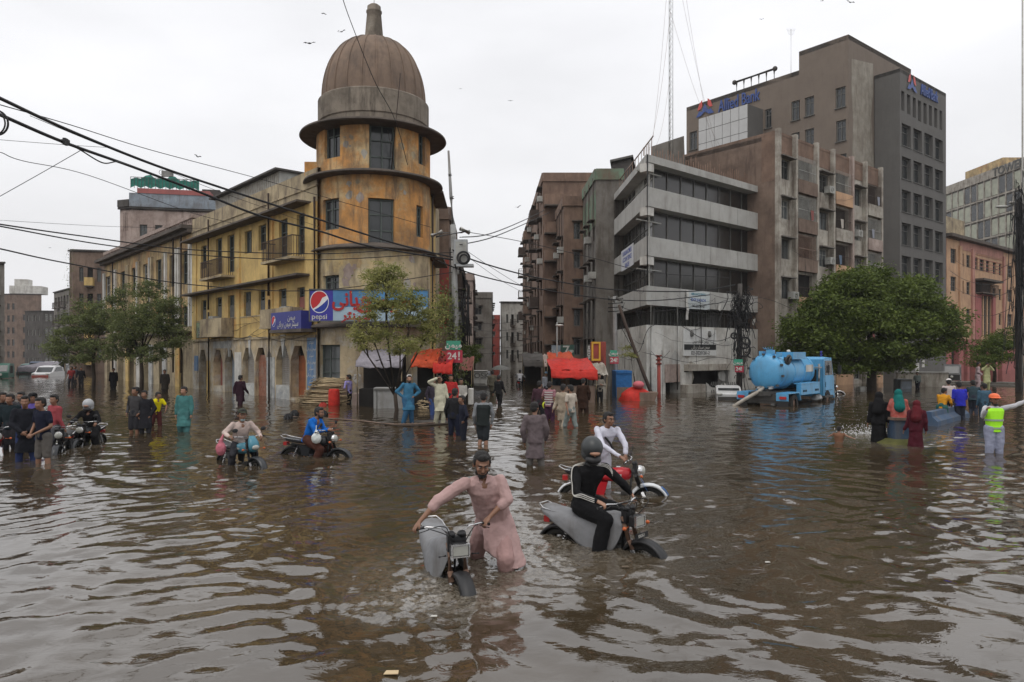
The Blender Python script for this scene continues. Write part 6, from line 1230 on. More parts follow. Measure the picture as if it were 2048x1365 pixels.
def flat_sign(name, label, x0, x1, y0, y1, d, mat, texts=(), dep=.08, poles=None, cat='sign'):
    a, b = P(x0, y1, d), P(x1, y0, d); T = thing(name, label, cat, ((a.x + b.x) / 2, d, GZ if poles else a.z)); q = MB(); q.box(((a.x + b.x) / 2, d, (a.z + b.z) / 2), (b.x - a.x, dep, b.z - a.z)); q.build('board', mat, T, world=True)
    for tx, px, py, sz, mt, sx in texts: p = P(px, py, d - dep / 2 - .01); text(tx, sz, mt, T, Matrix(((1, 0, 0, p.x), (0, 0, -1, p.y), (0, 1, 0, p.z), (0, 0, 0, 1))), .004, bold=.01, sx=sx)
    if poles: 
        for x in poles: p = P(x, y1, d + .06); q = MB(); q.tube([(p.x, p.y, GZ), (p.x, p.y, b.z)], .04, 6); q.build('sign_post', M['frame'], T, world=True)
    return T
RDS = cmat((.35, .02, .045), .5); GRS = cmat((.05, .28, .18), .5); WH = M['white']
T24 = flat_sign('round_the_clock_sign', 'dark red sign reading 24 with an exclamation mark by the camera pole', 893, 925, 701, 726, 32.9, RDS, [('24', 904, 713, .42, WH, 1), ('!', 918, 713, .55, WH, 1)])
flat_sign('green_top_sign', 'green panel over the dark red 24 sign by the camera pole', 893, 921, 682, 700, 33, GRS, [('\uFEE6\uFEE4\uFBFF\uFEE3', 907, 691, .35, WH, 1)])
flat_sign('clock_sign', 'small red and green 24 sign in front of the office corner', 1220, 1237, 714, 728, 37, RDS, [('24!', 1228, 721, .3, WH, 1)], poles=(1222,)); flat_sign('green_card_sign', 'pale green card above the small 24 sign at the office corner', 1220, 1234, 701, 713.5, 37, GRS, [('\uFEE6\uFEE4\uFBFF\uFEE3', 1227, 707, .22, WH, 1)])
flat_sign('pole_clock_sign', 'red 24 sign tied to the cable pole near the tanker', 1470, 1487, 732, 745, 41.6, RDS, [('24!', 1478, 738.5, .3, WH, 1)]); flat_sign('pole_green_sign', 'green round topped card on the cable pole near the tanker', 1467, 1485, 719, 731.5, 41.6, GRS, [('\uFEE6\uFEE4\uFBFF\uFEE3', 1476, 726, .24, WH, 1)])
flat_sign('seven_sign', 'dark green shop sign with a white 7 in the narrow street', 1122, 1148, 690, 718, 50, cmat((.02, .07, .05), .5), [('7', 1132, 703, 1.0, WH, 1), ('up', 1142, 702, .35, WH, 1)])
flat_sign('pale_shop_sign', 'grey green shop board left of the dark 7 sign', 1103, 1121, 691, 716, 50.5, M['greyblue'], [('\uFEAE\uFB69\uFEE8\uFBFF\uFEB3', 1112, 703, .5, WH, 1)])
flat_sign('vertical_shop_sign', 'narrow dark vertical sign with pale letters by the red booth', 1174, 1182, 690, 724, 42, M['frame'], [(c, 1178, 696 + i * 7, .25, WH, 1) for i, c in enumerate('SHOP')])
boxthing('kiosk_cart', 'grey white kiosk cart lettered across its front in the narrow street', 'kiosk', 936, 974, 742, 772, 42, 1.6, M['band'], [(0, 1, .93, 1, M['frame'], 'roof_edge', .06), (.1, .9, .1, .15, M['frame'], 'skirt', .03)])
p = P(956, 752, 41.96); text('KIOSK', .42, M['frame'], [o for o in COL.objects if o.name == 'kiosk_cart'][0], Matrix(((1, 0, 0, p.x), (0, 0, -1, p.y), (0, 1, 0, p.z), (0, 0, 0, 1))), .004, bold=.012, sx=1.1)
boxthing('white_panel_box', 'tall white fridge sized box beside the red shirted man', 'box', 936, 946, 778, 810, 29, .5, M['white'])
boxthing('grey_chest', 'low grey metal chest in front of the shuttered stall', 'chest', 747, 806, 776, 806, 31.2, .7, M['pole'], [(0, 1, .9, .97, M['frame'], 'lid', .04), (.1, .13, 0, .9, M['frame'], 'seam', .01)])
boxthing('stone_block', 'small pale block standing against the tower wall', 'block', 704, 718, 787, 806, 33.2, .5, M['pinkw'])
boxthing('street_planter', 'grey rubbish bin by the boundary wall of the bank', 'bin', 1801, 1824, 759, 775, 48, .9, M['greyblue'], [(0, 1, .85, 1, M['frame'], 'rim', .05)])
boxthing('white_kerb_block', 'low white kerb stone left of the lattice post', 'kerb', 1721, 1750, 774, 781, 46, .4, M['white'])
# cloth-covered red handcart
def mound(name, label, cat, px, py, d, rx, ry, h, mat, seed=1, wr=.12, z0=GZ):
    b = V((px - CX) / F * d, d, z0); T = thing(name, label, cat, b.to_tuple()); q = MB(); r = random.Random(seed); rings = []
    for k, (t, zz) in enumerate(((1.0, 0), (1.05, .35), (.95, .65), (.7, .88), (.35, 1.0), (.02, 1.02))):
        rings.append([b + V(rx * t * math.cos(a) * (1 + wr * math.sin(a * 5 + k) + wr * .7 * math.sin(a * 11 + seed)), ry * t * math.sin(a) * (1 + wr * math.cos(a * 4 + k)), h * zz + wr * .5 * math.sin(a * 7 + k * 2)) for a in np.linspace(0, 2 * math.pi, 37)[:-1]])
    q.loft(rings); q.build('cover', mat, T, world=True); return T, b
Tm, bm = mound('covered_handcart', 'handcart bundled in bright red sheeting near the office corner', 'handcart', 1272, 800, 36.5, .78, .5, .95, M['tarp_r'], 3)
q = MB(); q.ell(P(1277, 770, 36.3), (.3, .3, .2)); q.build('bundle', cmat((.5, .12, .14), .8), Tm, world=True)
for s in (-1, 1): q = MB(); q.torus(bm + V(s * .7, 0, .3), .28, .03, (1, .2, 0)); q.build('wheel', M['tyre'], Tm, world=True)
q = MB(); q.hexa([bm + V(x, y, z) for z, k in ((.1, .8), (.75, 1.1)) for x, y in ((.1 * k, -.5), (.95 * k, -.5), (.95 * k, .5), (.1 * k, .5))]); q.build('cart_box', M['brown'], Tm, world=True)
# stacked canes
def canes(label, px0, px1, py0, py1, d, n, seed, group=None):
    r = random.Random(seed); a, b = P(px0, py1, d), P(px1, py0, d); T = thing('cane_stack', label, 'canes', ((a.x + b.x) / 2, d, GZ)); q = MB(); H = b.z - GZ
    base = None
    for i in range(n):
        t = r.random() ** 1.3; z = GZ + .03 + H * t; s = (1 - t) ; x0 = a.x + (b.x - a.x) * .48 * t * r.uniform(.7, 1.2) + r.uniform(-.15, .15); x1 = b.x - r.uniform(0, .4); y = d + r.uniform(-.1, 1) * (1.0 - .3 * t) - .4 * s
        dz = r.uniform(-.05, .05); nx = 5; pts = [V(x0 + (x1 - x0) * k / nx, y + r.uniform(-.02, .02), z + dz * k / nx + .03 * math.sin(k + i)) for k in range(nx + 1)]; c = MB(); c.tube(pts, r.uniform(.018, .032), 5)
        if base is None or True: c.build('cane', M['wood'], T, world=True)
    return T
canes('tall stack of pale canes piled against the blue painted pillar', 585, 702, 758, 806, 33.6, 230, 2)
canes('small bundle of canes lying beside the red stall', 826, 860, 797, 812, 31, 26, 4)
b = P(668, 790, 33.0); T = thing('red_cloth_bale', 'bright red cloth draped over a drum in front of the canes', 'drum', (b.x, b.y, GZ)); q = MB(); c = V(b.x, b.y, GZ)
q.lathe(c, [(.27, 0), (.26, .5), (.25, 1.0), (.22, 1.08), (.01, 1.1)], 20); q.build('drum', M['tarp_r'], T, world=True)
mound('red_rag_pile', 'crumpled dark red cloth heap left of the red drum', 'cloth', 646, 805, 32.9, .22, .2, .42, cmat((.35, .03, .02), .8), 6)
b = P(690, 790, 33.3); boxthing('brown_crate', 'dark wooden crate between the red drum and the tower wall', 'crate', 682, 694, 770, 806, 33.4, .6, M['brown'])
# broken fence rail lying in the water
def branch(label, pts, r, name='floating_pole', cat='pole', mat='bark', roots=True):
    p = [P(x, y, CH * F / (y - HY) if g is None else g) if False else PG(x, y, .03) for x, y, g in pts]; T = thing(name, label, cat, p[0].to_tuple()); q = MB(); q.tube(smooth(p, 3), r, 7); q.build('pole_shaft', M[mat], T, world=True)
branch('long pale pole floating in front of the thin tree', [(586, 834, 0), (700, 840, 0), (790, 849, 0), (870, 846, 0)], .022, mat='brown'); branch('thin branch floating beside the long pale pole', [(770, 850, 0), (830, 852, 0), (912, 846, 0)], .03)
mound('pavement_island', 'wet kerb mound where the blue robed man stands', 'kerb', 880, 845, 25.2, 2.6, .35, .36, M['greyd'], 7, .05)
for i, (x, y) in enumerate(((576, 833), (589, 825), (647, 826))): Tm, _ = mound('floating_bag', ['dark bag floating at the left end of the long pole', 'dark torn bag just above the left end of the long pole', 'dark rag bundle behind the blue shirted rider'][i], 'bag', x, y + 6, F * CH / (y + 6 - HY), .14, .12, .14, M['black'], i, .2, z0=-.02)
# blue barrier, bollard
def barrier():
    A_, B_ = PG(1856, 852), PG(1922, 834); f = Fac(A_, B_); T = thing('blue_barrier', 'worn blue painted concrete barrier slanting through the water at right', 'barrier', A_.to_tuple()); q = MB(); rg = []
    for t in np.linspace(0, 1, 9):
        c = A_.lerp(B_, t); n = f.N; rg.append([c + n * o + V(0, 0, z) for o, z in ((.32, -.35), (.28, .15), (.12, .30), (.1, .46), (-.1, .46), (-.12, .30), (-.28, .15), (-.32, -.35))])
    q.loft(rg, smooth=False); q.build('barrier_body', M['bluepaint'], T, world=True)
M['bluepaint'] = pmat('worn_blue_paint', (.045, .085, .15), .7, .25, 1.5, (.12, .12, .12), .6, True, .2); barrier()
b = PG(1797, 886); T = thing('bollard', 'blue grey square bollard on a mossy foot with a person sitting on it', 'bollard', b.to_tuple()); q = MB(); q.box(b + V(0, 0, .28), (.40, .40, .7)); q.build('bollard_shaft', M['bluepaint'], T, world=True); q = MB(); q.lathe(b + V(0, 0, -.3), [(.62, 0), (.55, .3), (.33, .42)], 16); q.build('foot', pmat('mossy_foot', (.10, .10, .03), .9, .4, 4, None), T, world=True); q = MB(); q.box(b + V(0, 0, .66), (.5, .5, .07)); q.build('cap', M['brown'], T, world=True)
b = P(1752, 780, 46); T = thing('lattice_post', 'rusty lattice post under the big tree', 'post', (b.x, b.y, GZ)); q = MB()
for k in range(16): z = GZ + k * .17; s = 1 if k % 2 else -1; q.tube([b + V(-.12 * s, 0, z - b.z), b + V(.12 * s, 0, z + .17 - b.z)], .02, 5)
for s in (-1, 1): q.tube([(b.x + s * .12, b.y, GZ), (b.x + s * .12, b.y, 2.4)], .025, 6)
q.build('lattice', M['rust'], T, world=True); q = MB(); q.ell((b.x, b.y, 2.45), (.25, .2, .15)); q.build('post_head', M['rust'], T, world=True)
# ------------------------------------------------------------------ splash and floating scraps
def splash():
    r = np.random.default_rng(8); q = MB(); c = PG(1728, 868)
    for i in range(260):
        a = r.normal(0, .34); h = abs(r.normal(0, .40)) * (1 - min(abs(a), .9)); s = r.uniform(.004, .011) * (1.5 if h < .25 else .8); q.ell(c + V(a + r.normal(0, .12), r.normal(0, .25), h), (s, s, s * r.uniform(.8, 2)), n=5, m=4)
    for i in range(90):
        a = r.uniform(-.6, .5); s = r.uniform(.005, .013); q.ell(c + V(a, r.normal(0, .25), .02), (s * 2, s * 1.4, s), n=5, m=4)
    o = q.build('splash', cmat((.65, .66, .66), .2), None, loc=c); tag(o, 'white spray thrown up beside the swimming child', 'splash', kind='stuff')
splash()
def scraps():
    r = np.random.default_rng(21); W_ = cmat((.50, .49, .45), .8); Bn = cmat((.12, .09, .06), .9)
    for i, (x, y, s, m, lab) in enumerate(((783, 1346, .055, cmat((.55, .42, .25), .8), 'torn tan paper scrap floating near the bottom edge'), (1250, 1014 + 120, .04, Bn, 'dark leaf floating right below the helmeted rider bike'), (868, 1233, .03, W_, 'white fleck floating left of the covered bike reflection'), (1535, 1125, .03, W_, 'white crumb floating right of centre'))):
        c = PG(x, y, .012); q = MB(); q.hexa([c + V(a * s, b_ * s * .6, z) for z in (.0, .006) for a, b_ in ((-1, -1), (1, -.8), (.9, 1), (-.8, .9))]); o = q.build('floating_scrap', m, None, loc=c); tag(o, lab, 'scrap')
scraps()
# ------------------------------------------------------------------ people
def vox(mb, name, mat, parent, vs=.016, disp=0.0, dsize=.15, loc=None):
    o = mb.build(name, mat, parent, loc=loc); m = o.modifiers.new('remesh', 'REMESH'); m.mode = 'VOXEL'; m.voxel_size = vs; m.use_smooth_shade = True
    s = o.modifiers.new('smooth', 'SMOOTH'); s.factor = .5; s.iterations = 2 if vs > .012 else 3
    if disp:
        key = f'fold_{int(dsize*1000)}'
        if key not in bpy.data.textures: t = bpy.data.textures.new(key, 'CLOUDS'); t.noise_scale = dsize; t.noise_depth = 2
        d = o.modifiers.new('folds', 'DISPLACE'); d.texture = bpy.data.textures[key]; d.strength = disp; d.mid_level = .5; d.texture_coords = 'GLOBAL' if False else 'LOCAL'
    return o
def basis(fwd, up=V(0, 0, 1)):
    f = Vector(fwd).normalized(); u = Vector(up).normalized(); x = u.cross(-f).normalized(); u = (-f).cross(x).normalized() * 1
    # columns: local x (person's left), local y (back), local z (up); the figure faces -y
    return Matrix((( -x.x, -f.x, u.x), (-x.y, -f.y, u.y), (-x.z, -f.z, u.z))) if False else Matrix(((x.x, -f.x, u.x), (x.y, -f.y, u.y), (x.z, -f.z, u.z)))
DEF = dict(pelvis=(0, 0, .93), chest=(0, 0, 1.22), neck=(0, .01, 1.44), head=(0, -.02, 1.585), shL=(.185, .01, 1.385), shR=(-.185, .01, 1.385), elL=(.235, .03, 1.11), elR=(-.235, .03, 1.11), haL=(.25, -.05, .86), haR=(-.25, -.05, .86),
           hipL=(.09, 0, .9), hipR=(-.09, 0, .9), knL=(.10, -.02, .49), knR=(-.10, -.02, .49), anL=(.11, .02, .07), anR=(-.11, .02, .07))
POSES = dict(
    stand={}, walk=dict(knL=(.09, -.16, .52), anL=(.09, -.16, .10), knR=(-.09, .06, .50), anR=(-.09, .24, .12), haL=(.27, .08, .88), haR=(-.27, -.16, .9)),
    pockets=dict(elL=(.28, .08, 1.12), haL=(.19, -.06, .92), elR=(-.28, .08, 1.12), haR=(-.19, -.06, .92)),
    akimbo=dict(elL=(.38, .08, 1.14), haL=(.18, -.02, .98), elR=(-.38, .08, 1.14), haR=(-.18, -.02, .98)),
    clasp=dict(elL=(.24, 0, 1.12), haL=(.04, -.2, .98), elR=(-.24, 0, 1.12), haR=(-.04, -.2, .96)),
    handup=dict(elR=(-.36, -.02, 1.52), haR=(-.16, -.05, 1.66)), phone=dict(elL=(.26, -.02, 1.12), haL=(.07, -.24, 1.2), elR=(-.26, -.02, 1.12), haR=(-.03, -.25, 1.16)),
    camera=dict(elL=(.28, -.12, 1.28), haL=(.08, -.2, 1.55), elR=(-.28, -.12, 1.28), haR=(-.08, -.2, 1.55)),
    pointL=dict(elL=(.46, -.05, 1.44), haL=(.74, -.12, 1.52)), carry=dict(elL=(.27, 0, 1.12), haL=(.24, -.16, .98)),
    lean=dict(chest=(0, -.08, 1.2), neck=(0, -.16, 1.4), head=(0, -.22, 1.52), shL=(.18, -.14, 1.34), shR=(-.18, -.14, 1.34), elL=(.25, -.22, 1.1), elR=(-.25, -.22, 1.1), haL=(.2, -.36, .98), haR=(-.2, -.36, .98), knL=(.1, -.12, .5), anR=(-.1, .2, .1)),
    ride=dict(pelvis=(0, .18, .84), chest=(0, .08, 1.10), neck=(0, .0, 1.32), head=(0, -.04, 1.47), shL=(.18, .02, 1.27), shR=(-.18, .02, 1.27), elL=(.32, -.12, 1.08), elR=(-.32, -.12, 1.08), haL=(.33, -.30, 1.02), haR=(-.33, -.30, 1.02), hipL=(.1, .15, .82), hipR=(-.1, .15, .82), knL=(.22, -.22, .66), knR=(-.22, -.22, .66), anL=(.27, .0, .12), anR=(-.27, .0, .12)),
    rideside=dict(pelvis=(0, .2, .84), chest=(0, .1, 1.10), neck=(0, -.02, 1.32), head=(0, -.1, 1.45), shL=(.18, .02, 1.27), shR=(-.18, .02, 1.27), elL=(.22, -.12, 1.02), elR=(-.22, -.12, 1.02), haL=(.06, -.34, 1.06), haR=(-.06, -.34, 1.06), hipL=(.1, .15, .82), hipR=(-.1, .15, .82), knL=(.2, -.25, .62), knR=(-.2, -.25, .62), anL=(.22, -.02, .12), anR=(-.22, -.02, .12)),
    sit=dict(pelvis=(0, 0, .60), chest=(0, .0, .88), neck=(0, -.02, 1.1), head=(0, -.05, 1.24), shL=(.17, 0, 1.05), shR=(-.17, 0, 1.05), elL=(.25, -.05, .8), elR=(-.25, -.05, .8), haL=(.14, -.24, .7), haR=(-.14, -.24, .7), hipL=(.09, 0, .58), hipR=(-.09, 0, .58), knL=(.12, -.34, .56), knR=(-.12, -.34, .56), anL=(.12, -.34, .12), anR=(-.12, -.34, .12)),
)
CL = {}
def cmk(col, var=.2):
    k = 'cloth_%d_%d_%d' % tuple(int(c * 999) for c in col)
    if k not in CL: CL[k] = cloth(k, col, var)
    return CL[k]
def ringp(c, x, y, rx, ry, n=14, k=2.4):
    out = []
    for j in range(n):
        a = 2 * math.pi * j / n; ca, sa = math.cos(a), math.sin(a); r = (abs(ca) ** k + abs(sa) ** k) ** (-1 / k); out.append(c + x * (ca * r * rx) + y * (sa * r * ry))
    return out
def head_parts(mb, hp, B, s, beard=False):
    def L(x, y, z): return hp + B @ (V(x, y, z) * s)
    mb.ell(L(0, .008, .03), (.076 * s, .094 * s, .088 * s), B); mb.ell(L(0, -.02, -.035), (.058 * s, .070 * s, .078 * s), B); mb.ell(L(0, -.055, -.085), (.028 * s, .028 * s, .022 * s), B)
    mb.capsule(L(0, -.092, .012), L(0, -.106, -.028), .008 * s, .014 * s, 8); mb.ell(L(0, -.085, .03), (.05 * s, .014 * s, .010 * s), B); mb.ell(L(0, -.087, -.056), (.022 * s, .012 * s, .010 * s), B)
    for e in (-1, 1): mb.ell(L(e * .078, .005, -.005), (.011 * s, .022 * s, .032 * s), B); mb.ell(L(e * .04, -.07, -.02), (.02 * s, .02 * s, .02 * s), B)
def hand(mb, wr, tip_dir, s, side, palm_n, curl=.6, detail=True):
    d = Vector(tip_dir).normalized(); n = Vector(palm_n); n = (n - d * n.dot(d)).normalized(); x = d.cross(n).normalized()
    mb.capsule(wr - d * .01 * s, wr + d * .025 * s, .024 * s, .026 * s, 8); pc = wr + d * .055 * s
    mb.ell(pc, (.040 * s, .045 * s, .018 * s), Matrix(((x.x, d.x, n.x), (x.y, d.y, n.y), (x.z, d.z, n.z))))
    for i, (o, l) in enumerate(((-.030, .062), (-.010, .074), (.011, .070), (.031, .054))):
        p = pc + x * o * s + d * .036 * s; r = .0095 * s
        a = .35 * curl; d1 = (d * math.cos(a) + n * math.sin(a)); p1 = p + d1 * l * .45 * s; a2 = 1.5 * curl; d2 = (d * math.cos(a2) + n * math.sin(a2)); p2 = p1 + d2 * l * .35 * s; a3 = 2.5 * curl; d3 = (d * math.cos(a3) + n * math.sin(a3)); p3 = p2 + d3 * l * .25 * s
        mb.chain([p, p1, p2, p3], [r, r * .95, r * .88, r * .8], 6)
    t0 = pc - d * .02 * s + x * side * -.028 * s; t1 = t0 + (x * side * -.6 + d * .6 + n * .3).normalized() * .035 * s; t2 = t1 + (d * .8 + n * .5).normalized() * .028 * s; mb.chain([t0, t1, t2], [.012 * s, .011 * s, .009 * s], 6)
def person(label, loc, rot=0, pose='stand', top=('kameez', (.3, .3, .3)), bottom=('shalwar', None), h=1.70, skin='skin', hair='short', head='', gz=None, joints=None, sleeve='long', vs=.017, hipdrop=0, group=None, extra=None, look=0, beard=False, name='person', fat=1.0, world=False):
    """one figure: continuous skin body, with clothes and hair as its children. rot 0 faces the camera side (-y)"""
    s = h / 1.70; J = dict(DEF); J.update(POSES.get(pose, {}) if isinstance(pose, str) else pose)
    if joints: J.update(joints)
    J = {k: V(*v) * (1 if world else s) for k, v in J.items()}
    if not world and pose not in ('ride', 'rideside', 'sit') and isinstance(pose, str):
        rj = random.Random(label); lx, ly = rj.uniform(-.04, .04), rj.uniform(-.05, .02)
        for k in J:
            if k in ('chest', 'neck', 'head', 'shL', 'shR', 'elL', 'elR', 'haL', 'haR'): t_ = J[k].z - .9 * s; J[k] += V(lx * t_ * 1.4, ly * t_ * 1.6, 0)
            if k[:2] in ('el', 'ha', 'kn'): J[k] += V(rj.uniform(-.035, .035), rj.uniform(-.06, .04), rj.uniform(-.02, .02))
            if k[:2] == 'an': J[k] += V(rj.uniform(-.03, .05) * (1 if k == 'anL' else -1), rj.uniform(-.12, .12), 0)
        look += rj.uniform(-.5, .5)
    if world: org = V(J['pelvis'].x, J['pelvis'].y, GZ); J = {k: v - org for k, v in J.items()}
    gz = GZ if gz is None else gz
    S_ = fat; hd = J['head']; pel, chs, nk = J['pelvis'], J['chest'], J['neck']; fw = V(math.sin(look), -math.cos(look), 0)
    shx = (J['shL'] - J['shR']).normalized(); 
    if world and look is None: fw = (shx.cross(V(0, 0, 1))).normalized() * 1
    tilt = (hd - nk); HB = basis(V(fw.x, fw.y, -.15 if pose in ('lean',) else -.03), V(tilt.x * .6, tilt.y * .6, 1))
    if world and isinstance(extra, dict) and 'headB' in extra: HB = extra['headB']
    hs_ = s * 1.12; mb = MB(); head_parts(mb, hd, HB, hs_); mb.capsule(nk - (hd - nk) * .35, hd - V(0, 0, .05 * s), .055 * s, .052 * s)
    for e in 'LR':
        sh, el, ha = J['sh' + e], J['el' + e], J['ha' + e]; hp, kn, an = J['hip' + e], J['kn' + e], J['an' + e]
        mb.chain([sh, el], [.046 * s, .036 * s]); mb.chain([el, el.lerp(ha, .45), ha], [.037 * s, .035 * s, .024 * s])
        sd = 1 if e == 'L' else -1; dd = (ha - el); pn = V(-sd * .9, -.1, -.3) if not world else V(-sd * .2, .1, -1)
        hand(mb, ha, (dd.normalized() + V(0, 0, -.1)), s, sd, pn, .75)
        mb.chain([hp, kn], [.085 * s, .056 * s]); mb.chain([kn, kn.lerp(an, .35), an], [.054 * s, .057 * s, .036 * s]); ft = V(0, -.16, -.03) * s if not world else V(.03, -.15, -.03); mb.chain([an - V(0, -.03, .03) * s, an + ft], [.038 * s, .026 * s])
    mb.chain([pel, chs, nk - V(0, 0, .08 * s)], [.10 * s, .11 * s, .08 * s])
    body = vox(mb, name, M[skin], None, vs)
    body.location = (loc[0], loc[1], gz) if not world else org
    body.rotation_euler = (0, 0, rot); tag(body, label, 'person', group)
    # upper garment
    kind, col = top; mat = col if not isinstance(col, tuple) else cmk(col); hx = (J['hipL'] - J['hipR']).normalized(); q = MB(); up = (chs - pel).normalized(); f = s * S_
    yv = lambda x, u: u.cross(x).normalized()
    lo_ = 1.14 if kind in ('kameez', 'abaya') else 1.0
    rings = [ringp(pel - up * .10 * s, hx, yv(hx, up), .165 * f * lo_, .125 * f * lo_), ringp(pel + up * .06 * s, hx, yv(hx, up), .15 * f * lo_ * (1.04 if lo_ > 1 else 1), .115 * f * lo_), ringp(chs - up * .02 * s, (hx + shx).normalized(), yv(shx, up), .168 * f, .118 * f)]
    sm_ = (J['shL'] + J['shR']) * .5; sw = (J['shL'] - J['shR']).length / 2; u2 = (nk - chs).normalized()
    rings += [ringp(sm_.lerp(chs, .35), shx, yv(shx, u2), sw * .97 + .012, .118 * s), ringp(sm_ + u2 * .01 * s, shx, yv(shx, u2), sw * .92, .092 * s), ringp(sm_ + u2 * .055 * s, shx, yv(shx, u2), sw * .52, .068 * s), ringp(nk + u2 * .005 * s, shx, yv(shx, u2), .062 * s, .060 * s)]
    q.loft(rings)
    sl = {'long': 1.0, 'elbow': 1.0, 'short': .55, 'none': 0, 'rolled': .35}[sleeve]
    lc = 1.25 if kind in ('kameez', 'abaya', 'burqa') else 1.0
    for e in 'LR':
        sh, el, ha = J['sh' + e], J['el' + e], J['ha' + e]
        if sleeve == 'none': q.capsule(sh, sh.lerp(el, .08), .07 * s, .062 * s); continue
        if sleeve == 'short': q.chain([sh, sh.lerp(el, .62)], [.068 * s, .062 * s * lc]); continue
        q.chain([sh, el], [.068 * s * (1.08 if lc > 1 else 1), .054 * s * lc])
        if sleeve == 'rolled': q.chain([el, el.lerp(ha, .30)], [.054 * s * lc, .052 * s]); q.chain([el.lerp(ha, .22), el.lerp(ha, .34)], [.058 * s, .057 * s])
        elif sleeve == 'long': q.chain([el, el.lerp(ha, .92)], [.054 * s * lc, .040 * s * lc])
    if kind in ('kameez', 'abaya', 'burqa'):
        zl = .50 if kind == 'kameez' else .06; km = (J['knL'] + J['knR']) * .5
        if pose in ('ride', 'rideside', 'sit') or (world and kind == 'kameez' and isinstance(extra, dict) and extra.get('skirt')):
            if isinstance(extra, dict) and callable(extra.get('skirt')): extra['skirt'](q, pel)
        else:
            kz = zl * s; n = 7; rr = []
            for i in range(n):
                t = i / (n - 1); z = pel.z - .05 * s + (kz - pel.z + .05 * s) * t; c = V(pel.x + (km.x - pel.x) * t, pel.y + (km.y - pel.y) * t, z); fl = 1 + (.28 if kind == 'kameez' else .45) * t
                ring = []
                for j in range(28):
                    a = 2 * math.pi * j / 28; w = 1 + .05 * t * math.sin(a * 6 + i * .4) + .03 * t * math.sin(a * 11 + 1); ring.append(c + hx * (math.cos(a) * .168 * f * fl * w) + yv(hx, V(0, 0, 1)) * (math.sin(a) * .128 * f * fl * w))
                rr.append(ring)
            q.loft(rr)
        if pose in ('ride', 'rideside', 'sit'):
            for e in 'LR': q.chain([J['hip' + e], J['hip' + e].lerp(J['kn' + e], .85)], [.115 * s, .095 * s])
    if kind == 'jacket': q.tube([pel - up * .12 * s, pel - up * .06 * s], .155 * f, 14)
    tp = vox(q, {'kameez': 'tunic', 'shirt': 'shirt', 'tee': 'shirt', 'jacket': 'jacket', 'coat': 'coat', 'vest': 'shirt', 'abaya': 'robe', 'burqa': 'robe'}[kind], mat, body, vs, .040 * s if kind != 'tee' else .022)
    # lower garment
    bk, bc = bottom[:2]; bm = mat if bc is None else (bc if not isinstance(bc, tuple) else cmk(bc))
    if kind not in ('abaya', 'burqa') and bk != 'none':
        q = MB()
        for e in 'LR':
            hp, kn, an = J['hip' + e], J['kn' + e], J['an' + e]; w = 1.28 if bk == 'shalwar' else 1.0
            if bk == 'shorts': q.chain([hp, hp.lerp(kn, .85), kn], [.108 * s, .09 * s, .082 * s])
            elif bk == 'rolled': q.chain([hp, kn, kn.lerp(an, .3)], [.108 * s * w, .084 * s * w, .078 * s * w])
            else: q.chain([hp, kn, an], [.106 * s * w, .078 * s * w, .062 * s * w])
        q.chain([pel + V(0, 0, .06 * s), pel - V(0, 0, .03 * s)], [.13 * s, .125 * s]); vox(q, 'shorts' if bk == 'shorts' else 'trousers', bm, body, vs, .035 * s)
    # hair and headgear
    s0 = s; s = hs_
    def L(x, y, z): return hd + HB @ (V(x, y, z) * s)
    q = MB()
    if hair == 'short' and head not in ('helmet', 'hijab', 'hood'):
        q.ell(L(0, .026, .052), (.083 * s, .090 * s, .082 * s), HB); q.ell(L(0, .058, .0), (.076 * s, .058 * s, .075 * s), HB); q.ell(L(0, -.052, .092), (.060 * s, .036 * s, .034 * s), HB)
        for e in (-1, 1): q.ell(L(e * .072, .0, .035), (.015 * s, .035 * s, .045 * s), HB)
        vox(q, 'hair', M['hair'], body, min(vs, .012), .012 * s, .03)
    if beard:
        q = MB(); q.ell(L(0, -.052, -.088), (.045 * s, .044 * s, .034 * s), HB); q.ell(L(0, -.096, -.042), (.028 * s, .010 * s, .006 * s), HB)
        for e in (-1, 1): q.ell(L(e * .050, -.025, -.062), (.014 * s, .026 * s, .034 * s), HB)
        vox(q, 'beard', M['hair'], body, .007, .006, .02)
    if vs < .015:
        for e in (-1, 1):
            q = MB(); q.ell(L(e * .030, -.081, .010), (.011 * s, .007 * s, .005 * s), HB, 10, 6); q.build('eye', M['eyew'], body)
            q = MB(); q.ell(L(e * .030, -.089, .010), (.006 * s, .004 * s, .006 * s), HB, 8, 5); q.build('iris', M['eye'], body)
            q = MB(); q.chain([L(e * .014, -.094, .030), L(e * .034, -.092, .034), L(e * .052, -.080, .028)], [.005 * s, .006 * s, .004 * s], 6); q.build('eyebrow', M['hair'], body)
    hc = head if isinstance(head, tuple) else (head, None)
    if hc[0] == 'cap': q = MB(); q.ell(L(0, .008, .075), (.088 * s, .102 * s, .062 * s), HB); q.ell(L(0, -.11, .062), (.062 * s, .06 * s, .009 * s), HB); vox(q, 'cap', cmk(hc[1]), body, .010)
    if hc[0] == 'skullcap': q = MB(); q.ell(L(0, .012, .088), (.082 * s, .094 * s, .050 * s), HB); vox(q, 'skullcap', cmk(hc[1]), body, .010)
